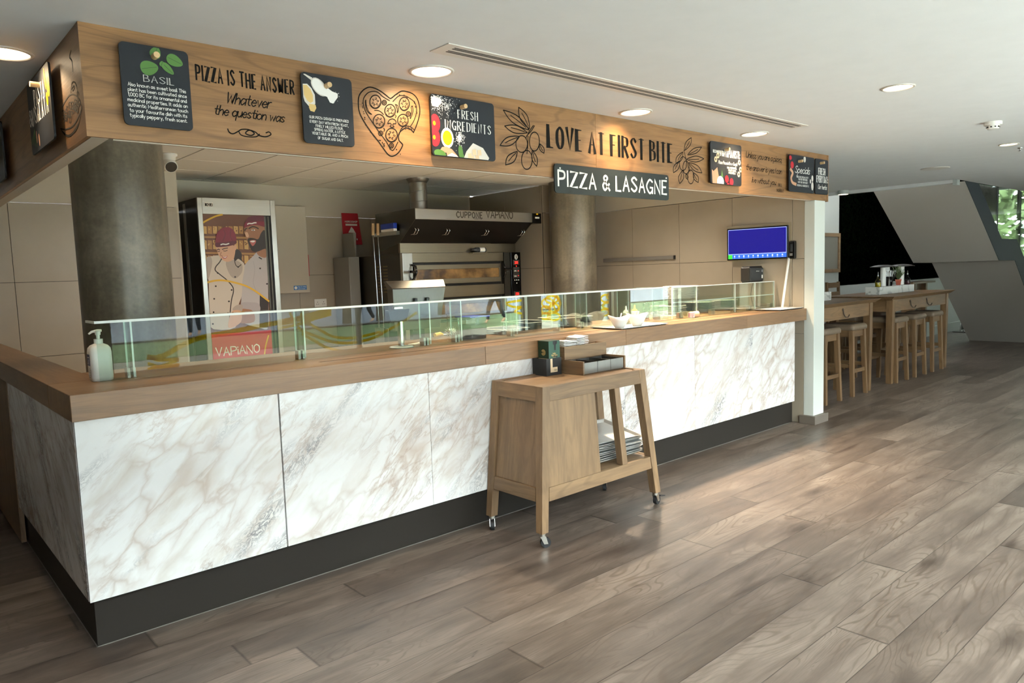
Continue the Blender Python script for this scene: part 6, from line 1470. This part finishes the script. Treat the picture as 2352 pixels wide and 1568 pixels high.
# ------------------------------------------------------------------ bar tables, stools and chairs
def bar_table(x0, x1, y0, y1, h, label, hooks):
    t = thing('bar_table', label, 'table', ((x0+x1)/2, (y0+y1)/2, 0), 'oak bar tables')
    m = MB(); m.hexa([(x0+.05, y0+.05, h-.045), (x1-.05, y0+.05, h-.045), (x1-.05, y1-.05, h-.045), (x0+.05, y1-.05, h-.045)], [(x0, y0, h-.004), (x1, y0, h-.004), (x1, y1, h-.004), (x0, y1, h-.004)]); m.box(x0, y0, h-.004, x1, y1, h); m.obj('tabletop', 'oak_table', t)
    w = .085; ins = .055
    for xx in (x0+.10, x1-.10-w):
        for yy in (y0+ins, y1-ins-w): MB().hexa([(xx+.008, yy+.008, 0), (xx+w-.008, yy+.008, 0), (xx+w-.008, yy+w-.008, 0), (xx+.008, yy+w-.008, 0)], [(xx, yy, h-.0455), (xx+w, yy, h-.0455), (xx+w, yy+w, h-.0455), (xx, yy+w, h-.0455)]).obj('leg', 'oak_table_z', t, bevel=.003)
    for yy in (y0+ins+.012, y1-ins-.036): MB().box(x0+.1+w, yy, h-.20, x1-.1-w, yy+.024, h-.0455).obj('apron', 'oak_table', t)
    for xx in (x0+.112, x1-.136): MB().box(xx, y0+ins+w, h-.20, xx+.024, y1-ins-w, h-.0455).obj('apron', 'oak_table_y', t)
    for xx in hooks:
        m = MB(); yy = y0+ins+.011; z = h-.09
        m.cyl((xx, yy, z), (xx, yy-.006, z), .016, n=14); m.tube([(xx, yy-.006, z), (xx, yy-.012, z-.05), (xx+.005, yy-.03, z-.085), (xx+.03, yy-.05, z-.085), (xx+.05, yy-.055, z-.06)], .006, 8); m.obj('hook', 'iron', t)
    return t
wood('oak_table_y', '4f3b28', '896a49', 'Y', .45, knots=.2, rings=.2, mid='6c5237')
TH = 1.14
bar_table(9.165, 11.42, .24, 1.16, TH, 'oak bar table carrying the marble block with oil and herbs', (9.88, 10.47))
bar_table(6.70, 8.76, .24, 1.16, TH, 'oak bar table partly hidden behind the white pillar', (7.85, 7.1))
def stool_proto():
    t = thing('bar_stool', '', 'stool', (0, 0, 0), 'leather topped bar stools')
    sw, h = .19, .86
    pts = rrect(-sw-.012, -sw-.012, sw+.012, sw+.012, .045, 5); k = len(pts); m = MB(); vs = []
    for z, s_ in ((h-.07, .95), (h-.06, 1.0), (h-.03, 1.0), (h-.012, .965), (h, .88)): vs += [(x*s_, y*s_, z) for x, y in pts]
    m.add(vs, [(r*k+i, r*k+(i+1) % k, (r+1)*k+(i+1) % k, (r+1)*k+i) for r in range(4) for i in range(k)], 0, True); m.add(vs[:k], [tuple(range(k-1, -1, -1))]); m.add(vs[-k:], [tuple(range(k))], 0, True); m.obj('seat', 'leather_taupe', t, loc=(0, 0, 0))
    for a in (-1, 1):
        for b in (-1, 1):
            q = lambda s_, w, z: [(a*s_-w, b*s_-w, z), (a*s_+w, b*s_-w, z), (a*s_+w, b*s_+w, z), (a*s_-w, b*s_+w, z)]
            MB().hexa(q(.185, .022, 0), q(.155, .027, h-.0705)).obj('leg', 'oak_table_z', t, loc=(0, 0, 0), bevel=.003)
    for s_ in (-1, 1):
        MB().box(-.127, s_*.155-.012, h-.15, .127, s_*.155+.012, h-.0705).obj('apron', 'oak_table', t, loc=(0, 0, 0)); MB().box(s_*.155-.012, -.127, h-.15, s_*.155+.012, .127, h-.0705).obj('apron', 'oak_table_y', t, loc=(0, 0, 0))
        MB().box(-.15, s_*.174-.011, .28, .15, s_*.174+.011, .325).obj('footrest', 'oak_table', t, loc=(0, 0, 0)); MB().box(s_*.172-.011, -.15, .34, s_*.172+.011, .15, .385).obj('footrest', 'oak_table_y', t, loc=(0, 0, 0))
    return t
st = stool_proto(); yst = .28+.19
st.location = (7.56, yst, 0); st['label'] = 'leather topped bar stool half hidden right behind the white pillar'
for x, l in ((8.265, 'leather topped bar stool second from the white pillar'), (9.57, 'leather topped bar stool beside the near leg of the herb table'), (10.21, 'leather topped bar stool in the middle under the herb table'), (10.87, 'leather topped bar stool farthest from the white pillar')): dup(st, (x, yst, 0), l)
for x, l in ((9.75, 'bar stool across the herb table nearest its oil bottle'), (10.55, 'bar stool across the herb table near its marble end'), (7.9, 'bar stool across the hidden table near its hook')): dup(st, (x, 1.07, 0), l, 0)
def high_chair(x, y, label):
    t = thing('bar_chair', label, 'chair', (x, y, 0), 'slatted bar chairs by the white wall')
    h = .84
    for a in (-1, 1):
        MB().hexa([(x+a*.2-.022, y-.22, 0), (x+a*.2+.022, y-.22, 0), (x+a*.2+.022, y-.176, 0), (x+a*.2-.022, y-.176, 0)], [(x+a*.19-.022, y-.21, h-.0405), (x+a*.19+.022, y-.21, h-.0405), (x+a*.19+.022, y-.166, h-.0405), (x+a*.19-.022, y-.166, h-.0405)]).obj('leg', 'oak_table_z', t)
        MB().hexa([(x+a*.2-.022, y+.19, 0), (x+a*.2+.022, y+.19, 0), (x+a*.2+.022, y+.234, 0), (x+a*.2-.022, y+.234, 0)], [(x+a*.2-.022, y+.24, 1.29), (x+a*.2+.022, y+.24, 1.29), (x+a*.2+.022, y+.272, 1.29), (x+a*.2-.022, y+.272, 1.29)]).obj('leg', 'oak_table_z', t)
    MB().box(x-.225, y-.225, h-.04, x+.225, y+.188, h).obj('seat', 'leather_brown', t, bevel=.01)
    for z in (1.10, 1.245): MB().box(x-.178, y+.232, z-.045, x+.178, y+.252, z+.035).obj('back_slat', 'oak_table', t)
    MB().box(x-.19, y-.21, .30, x+.19, y-.19, .34).box(x-.19, y+.2, .30, x+.19, y+.22, .34).obj('footrest', 'oak_table', t)
    return t
high_chair(10.88, 1.56, 'slatted bar chair with high back against the white wall'); high_chair(10.1, 1.56, 'slatted bar chair next to the pillar against the white wall')
# bench with a folded orange blanket
t = thing('bench', 'low padded oak bench along the white wall', 'bench', (11.9, 1.8, 0))
MB().box(11.25, 1.56, .70, 12.6, 2.04, .77).obj('seat', 'leather_brown', t, bevel=.015)
for x in (11.3, 12.46): MB().box(x, 1.62, 0, x+.06, 2.0, .6995).obj('leg', 'oak_table_z', t)
MB().box(11.361, 1.72, .3, 12.459, 1.76, .36).obj('stretcher', 'oak_table', t)
# shelf tower with arched cut-outs by the wall
t = thing('wall_shelf', 'oak wall shelf with arched cut-outs behind the bar table', 'shelf', (14.7, 1.9, 0))
for xx in (14.34, 14.9): MB().box(xx, 1.82, 0, xx+.08, 2.06, 1.1395).obj('upright', 'oak_table_z', t)
for z in (.35, .70, 1.14): MB().box(14.2, 1.8, z, 15.35, 2.063, z+.035).obj('board', 'oak_table', t) if z > 1 else MB().box(14.421, 1.83, z, 14.899, 2.06, z+.035).obj('board', 'oak_table', t)
for z in (.386, .736): MB().box(14.421, 1.9, z, 14.899, 1.92, z+.313 if z < .7 else z+.403).obj('back_board', 'oak_table', t)
for z in (.41, .80): MB().prism([(14.66+u, 1.897, z+v) for u, v in [(-.09, 0), (.09, 0), (.09, .13), (.06, .2), (0, .24), (-.06, .2), (-.09, .13)]], (0, .0025, 0)).obj('arch_hole', 'black_matte', t)
# marble block with oil, vinegar, mill lamps and herbs on the bar table
a, b, c = at_z(2020.5, 675, TH), at_z(2100, 666, TH), at_z(1993.5, 674.5, TH)
mx0, mx1, my0 = a.x, b.x, .62
my1 = my0+.19; mh = .105
mx0, mx1 = at_y(2020.5, 668, my0).x, at_y(2100, 660, my0).x
o = MB().box(mx0, my0, TH, mx1, my1, TH+mh).obj('marble_block', 'marble_block', bevel=.004); tag(o, 'veined marble block standing on the bar table', 'block')
zt4 = TH+mh
def px_on(px, y): return at_y(px, 665, y).x
for px, fl, l in ((2016.5, 'oil', 'small bottle of yellow oil on the marble block'), (2084, 'vinegar', 'small bottle of dark vinegar on the marble block')):
    y = my0+.05; x = max(px_on(px, y), mx0+.05); x = min(x, mx1-.05)
    t = thing('oil_bottle' if fl == 'oil' else 'vinegar_bottle', l, 'bottle', (x, y, zt4))
    MB().lathe((x, y, zt4), [(.001, .001), (.036, .001), (.038, .006), (.038, .075), (.03, .095), (.013, .115), (.011, .145), (.001, .145)], 24).obj('bottle_body', 'clear_plastic', t); MB().lathe((x, y, zt4), [(.001, .003), (.034, .003), (.034, .06), (.001, .06)], 22).obj('contents', fl, t); MB().lathe((x, y, zt4), [(.009, .145), (.012, .153), (.006, .165), (.005, .205), (.001, .206)], 14).obj('pourer', 'chrome', t)
def lampthing(px, l, y, rr):
    x = px_on(px, y)
    t = thing('table_lamp', l, 'table lamp', (x, y, zt4), 'white stemmed lamps with dark shades')
    MB().cyl((x, y, zt4), (x, y, zt4+.26), .036, n=28).obj('stem', 'white_plastic', t); MB().lathe((x, y, zt4), [(.001, .298), (.06, .296), (.12, .286), (rr, .270), (rr, .266), (.05, .2625), (.001, .262)], 36).obj('lamp_shade', 'shade_dark', t)
lampthing(2028, 'white table lamp with dark shade behind the oil bottle', my0+.12, .17); lampthing(2070, 'white table lamp with dark shade behind the potted herb', my0+.12, .17)
y = my0+.07; x = px_on(2063, y)
t = thing('potted_herb', 'rosemary herb in a terracotta pot on the marble block', 'potted plant', (x, y, zt4))
MB().lathe((x, y, zt4), [(.001, 0), (.028, 0), (.037, .065), (.041, .066), (.042, .082), (.036, .082), (.034, .07), (.001, .07)], 26).obj('pot', 'terracotta', t)
m = MB(); m2 = MB(); r6 = random.Random(2)
for i in range(26):
    a = r6.random()*6.28; d = Vector((math.cos(a)*r6.uniform(.1, .75), math.sin(a)*r6.uniform(.1, .75), 1)).normalized(); l = r6.uniform(.11, .21); s0 = Vector((x, y, zt4+.07)); m.tube([s0, s0+d*l*.5, s0+d*l+Vector((d.x, d.y, 0))*.03], .0025, 5)
    for k in range(20):
        c = s0+d*l*r6.uniform(.2, 1.05); e = Vector((r6.uniform(-1, 1), r6.uniform(-1, 1), r6.uniform(-.2, 1))).normalized()*.028; w_ = e.cross(Vector((0, 0, 1))).normalized()*.005; m2.add([c, c+e*.5+w_, c+e, c+e*.5-w_], [(0, 1, 2, 3)])
m.obj('stem', 'herb_green', t); m2.obj('foliage', 'herb_green', t)
y = my0+.07; x = px_on(2042, y)
t = thing('cutlery_glass', 'clear tumbler of shiny cutlery on the marble block', 'cutlery holder', (x, y, zt4))
MB().lathe((x, y, zt4), [(.001, .001), (.04, .001), (.05, .13), (.047, .13), (.038, .006), (.001, .006)], 24).obj('tumbler', 'clear_plastic', t)
m = MB()
for i in range(9): a = i*.7; m.tube([(x+.02*math.cos(a), y+.02*math.sin(a), zt4+.008), (x+.045*math.cos(a), y+.045*math.sin(a), zt4+.17), (x+.052*math.cos(a), y+.052*math.sin(a), zt4+.21)], [.003, .004, .009], 8)
m.obj('cutlery', 'chrome', t)
t = thing('menu_card', 'white menu card leaning behind the shiny cutlery', 'menu', (x+.1, y+.08, zt4)); MB().hexa([(x+.03, y+.05, zt4), (x+.18, y+.05, zt4), (x+.18, y+.056, zt4), (x+.03, y+.056, zt4)], [(x+.03, y+.065, zt4+.27), (x+.18, y+.065, zt4+.27), (x+.18, y+.071, zt4+.27), (x+.03, y+.071, zt4+.27)]).obj('card', 'paper_white', t)
x = px_on(2051, my0+.05); t = thing('wine_glass', 'upturned clear wine glass in front of the menu card', 'glass', (x, my0+.05, zt4)); MB().lathe((x, my0+.05, zt4), [(.001, .0), (.036, .001), (.004, .008), (.004, .09), (.03, .12), (.042, .17), (.035, .22)], 24).obj('glass', 'clear_plastic', t)
o = MB().box(7.8, .62, TH, 8.24, .85, TH+.105).obj('marble_block', 'marble_block', bevel=.004); tag(o, 'marble block cut off by the pillar on the nearer bar table', 'block')
# framed mirror on the dining wall
p, q = at_y(1899, 535, YD), at_y(1926, 625, YD)
t = thing('wall_mirror', 'oak framed mirror on the white wall beside the plants', 'mirror', (11.0, YD-.01, 1.4))
fx_1 = q.x; fx_0 = fx_1-.95; fz_0, fz_1 = q.z, p.z
m = MB()
for b_ in ((fx_0, fz_0, fx_1, fz_0+.06), (fx_0, fz_1-.06, fx_1, fz_1), (fx_0, fz_0+.06, fx_0+.06, fz_1-.06), (fx_1-.06, fz_0+.06, fx_1, fz_1-.06)): m.box(b_[0], YD-.03, b_[1], b_[2], YD-.001, b_[3])
m.obj('frame', 'oak_table', t); MB().box(fx_0+.06, YD-.012, fz_0+.06, fx_1-.06, YD-.001, fz_1-.06).obj('mirror_plate', 'mirror_matte_grey', t)

# ------------------------------------------------------------------ yellow pen decals stuck on the window front (mirrored in the counter glass)
YW = Y0-.098   # on the outer face of the panes
refl = lambda x, y: seen_in_glass(x, y, YW)
FW = lambda u, v: (u, YW, v)
t = thing('window_decal', 'yellow pen line decal of pasta on the window front mirrored in glass', 'decal', (5, YW, 1))
def dec(pts, w=.034): 
    m = MB(); ribbon2d(m, catmull([refl(*p) for p in pts], 8), w, FW); m.obj('pen_line', 'decal_yellow', t)
c1 = lambda x, y: (150+x/4.276, 600+y/4.276); c2 = lambda x, y: (640+x/7.35, 680+y/7.35); c4 = lambda x, y: (1140+x/8.4, 640+y/8.4)
dec([c1(x, y) for x, y in ((820, 940), (900, 945), (1000, 910), (1120, 840), (1280, 765), (1480, 720), (1700, 680), (1930, 630), (2100, 600), (2300, 560))], .055)
dec([c1(x, y) for x, y in ((820, 940), (920, 970), (1110, 962), (1000, 1010), (820, 1060))]); dec([c1(x, y) for x, y in ((820, 1005), (950, 1040), (1110, 1018), (960, 1065), (850, 1075))])
for k in range(3): dec([c2(x, y) for x, y in ((0, 420+k*62), (220, 380+k*60), (450, 330+k*55), (650, 270+k*50), (880, 220+k*45))])
dec([c2(x, y) for x, y in ((200, 290), (280, 450), (400, 580), (650, 680), (900, 770), (1200, 790), (1500, 740), (1750, 640))]); dec([c2(x, y) for x, y in ((380, 300), (500, 440), (720, 580), (950, 690), (1250, 705), (1500, 660), (1720, 600))])
dec([c2(x, y) for x, y in ((400, 640), (600, 750), (800, 860), (1050, 920), (1300, 915))]); dec([c2(x, y) for x, y in ((1720, 640), (1950, 520), (2150, 400), (2330, 280))])
dec([c4(x, y) for x, y in ((600, 400), (400, 430), (200, 470), (330, 540), (520, 540), (620, 500), (420, 590), (370, 640), (500, 670), (620, 670), (500, 740))])
for e in ((1000, 470, 110, 90), (1080, 400, 120, 70), (1120, 560, 90, 80), (960, 600, 80, 70), (1180, 480, 60, 140), (960, 720, 90, 60), (1120, 730, 120, 70)): dec([c4(*p) for p in ell(*e, 12)])
dec([c4(x, y) for x, y in ((1160, 340), (1260, 480), (1360, 600), (1360, 720), (1260, 800))])
for e in ((2120, 380, 90, 70), (2230, 340, 90, 60), (2180, 520, 120, 60), (2100, 650, 90, 60), (2260, 620, 90, 60)): dec([c4(*p) for p in ell(*e, 12)])

# ------------------------------------------------------------------ passers-by on the plaza, mirrored in the counter glass
def skin_body(name, verts, edges, radii, mat, parent, root=0):
    me = bpy.data.meshes.new(name); me.from_pydata(verts, edges, []); me.materials.append(M[mat]); o = bpy.data.objects.new(name, me); COL.objects.link(o); o.parent = parent
    o.modifiers.new('skin', 'SKIN'); sd = o.modifiers.new('smooth', 'SUBSURF'); sd.levels = 1; sd.render_levels = 1
    for i, r in enumerate(radii): me.skin_vertices[0].data[i].radius = (r, r) if not isinstance(r, tuple) else r
    me.skin_vertices[0].data[root].use_root = True
    for p in me.polygons: p.use_smooth = True
    return o
def person(x, y, rz, k, label, top_mat, leg_mat):
    t = thing('person', label, 'person', (x, y, -.06)); t.rotation_euler = (0, 0, rz)
    # x forward, y to the figure's left; k is the length of the stride
    hip, kn, an = .92, .50, .09
    V = [(0, 0, .95), (0, 0, 1.12), (0, 0, 1.32), (0, 0, 1.44), (.01, 0, 1.52), (.02, 0, 1.60), (.02, 0, 1.72)]
    Ed = [(0, 1), (1, 2), (2, 3), (3, 4), (4, 5), (5, 6)]; Rd = [(.15, .12), (.14, .11), (.17, .12), (.12, .09), .055, .085, .085]
    L = []; Tv = []
    for s_ in (1, -1):
        f = s_*k; n = len(V); V += [(0, s_*.10, .88), (f*.55+.05, s_*.10, .50), (f*.9-(.06 if f < 0 else 0), s_*.10, .10 if f > 0 else .16), (f*.9+.13, s_*.11, .04)]; Ed += [(0, n), (n, n+1), (n+1, n+2), (n+2, n+3)]; Rd += [.095, .062, .042, .040]
        n = len(V); V += [(0, s_*.19, 1.40), (-f*.35-.02, s_*.24, 1.13), (-f*.6+.08, s_*.24, .90), (-f*.66+.11, s_*.235, .80)]; Ed += [(3, n), (n, n+1), (n+1, n+2), (n+2, n+3)]; Rd += [.06, .045, .036, .034]
    skin_body('body', V, Ed, Rd, 'skin', t)
    q = lambda r, e: tuple(a+e for a in r) if isinstance(r, tuple) else r+e
    ji = [0, 1, 2, 3]+[i for b in (7, 15) for i in (b+4, b+5, b+6)]; mp = {a: i for i, a in enumerate(ji)}
    skin_body('jacket', [V[i] for i in ji], [(mp[a], mp[b]) for a, b in Ed if a in mp and b in mp], [q(Rd[i], .018) for i in ji], top_mat, t)
    li = [0]+[i for b in (7, 15) for i in (b, b+1, b+2)]; mp = {a: i for i, a in enumerate(li)}
    skin_body('trousers', [V[i] for i in li], [(mp[a], mp[b]) for a, b in Ed if a in mp and b in mp], [q(Rd[i], .02) for i in li], leg_mat, t)
    MB().sphere((.0, 0, 1.70), .105, 18, 12, sx=1.05, sy=.92).obj('hair', 'cloth_dark', t, loc=(0, 0, 0)); m = MB(); m.sphere((.085, 0, 1.645), .022, 8, 6); m.obj('nose', 'skin', t, loc=(0, 0, 0))
    for s_ in (1, -1): m = MB(); m.sphere((.088, s_*.032, 1.675), .010, 8, 6); m.obj('eye', 'cloth_dark', t, loc=(0, 0, 0))
person(7.1, -19.6, 2.2, .10, 'person in a yellow safety vest standing on the plaza mirrored in the glass', 'hivis', 'cloth_dark')
person(13.1, -19.4, 3.0, .26, 'person in dark clothes walking past the plaza trees mirrored in the glass', 'cloth_dark', 'cloth_dark')
p_ = seen_in_glass(1140, 757, -12.0); person(15.2, -14.5, 3.0, .34, 'person in dark trousers striding over the lawn mirrored in the glass', 'cloth_dark', 'cloth_dark')

# ------------------------------------------------------------------ light: overcast daylight through the windows, warm downlights, added kitchen fill
w = bpy.data.worlds.new('world'); sc.world = w; w.use_nodes = True
bg = w.node_tree.nodes['Background']; bg.inputs[0].default_value = (.92, .965, 1.0, 1); bg.inputs[1].default_value = DAY
def portal(loc, rot, sx_, sy_):
    l = bpy.data.lights.new('window_portal', 'AREA'); l.shape = 'RECTANGLE'; l.size = sx_; l.size_y = sy_; l.cycles.is_portal = True
    o = bpy.data.objects.new('window_portal', l); COL.objects.link(o); o.location = loc; o.rotation_euler = rot
portal((4.6, Y0-.16, 1.3), (PI/2, 0, 0), 12.2, 2.5)
portal((X1+.14, -.6, 1.78), (PI/2, 0, PI/2), 5.8, 2.94)
def spot_l(loc, tgt, power, angle, blend=.3, col=(1, .72, .42), r=.03):
    l = bpy.data.lights.new('spot_beam', 'SPOT'); l.energy = power; l.spot_size = math.radians(angle); l.spot_blend = blend; l.color = col; l.shadow_soft_size = r
    o = bpy.data.objects.new('spot_beam', l); COL.objects.link(o); o.location = loc
    o.rotation_euler = (Vector(tgt)-Vector(loc)).to_track_quat('-Z', 'Y').to_euler(); return o
for q, pw in (((991, 163), 1.0), ((1460, 257), .8), ((1733, 307), .8)):
    p = at_z(*q, ZC); spot_l((p.x, p.y-.03, ZC-.02), (p.x, .03, 2.12), WALLW*pw, 112, .9); spot_l((p.x, p.y, ZC-.03), (p.x, p.y-.1, 0), DOWN*pw, 75, .5, (1, .86, .7))
p = at_z(1460, 257, ZC); spot_l((p.x, p.y, ZC-.03), (4.15, -.95, 0), DOWN*4.0, 27, .08, (1, .72, .48), .015)
p = at_z(8, 121, ZC); spot_l((p.x, p.y, ZC-.03), (.14, p.y-.15, 2.2), WALLW*.55, 100, .5); spot_l((p.x, p.y, ZC-.03), (p.x, p.y, 0), DOWN*.5, 70, .5, (1, .86, .7))
for q in ((2063, 200), (2317, 331)): p = at_z(*q, ZC); spot_l((p.x, p.y, ZC-.03), (p.x, p.y, 0), DOWN, 80, .6, (1, .88, .74))
p = at_z(1937, 437, ZC); spot_l((p.x, p.y, ZC-.07), (p.x, p.y, 0), DOWN*.7, 90, .6, (1, .88, .74))
# warm kitchen lights over the back of the counter, hidden by the fascia from the front
for x, e in ((1.3, .7), (3.0, 1.6), (4.3, 5.5), (5.4, 2.6)):
    spot_l((x, .55, 2.62), (x, .45, 1.15), KIT*e, 84, .5, (1, .80, .54), .04)
for x, y, e in ((2.2, 2.2, 1.1), (4.2, 1.8, 1.1), (.9, 2.9, .25), (5.1, 1.3, 1.3)): spot_l((x, y, 2.60), (x, y, 0), KIT*e*1.2, 150, .9, (1, .90, .76), .12)  # added wide fill spots to brighten the kitchen, no fixtures behind them
sc.view_settings.view_transform = 'Standard'; sc.view_settings.look = 'None'; sc.view_settings.gamma = 1; sc.view_settings.use_curve_mapping = False
sc.view_settings.exposure = EXPO
cy_ = sc.cycles; cy_.max_bounces = 8; cy_.diffuse_bounces = 4; cy_.glossy_bounces = 4; cy_.transparent_max_bounces = 24; cy_.transmission_bounces = 4
cy_.caustics_reflective = False; cy_.caustics_refractive = False; cy_.sample_clamp_indirect = 6.0
try: cy_.use_denoising = True
except Exception: pass
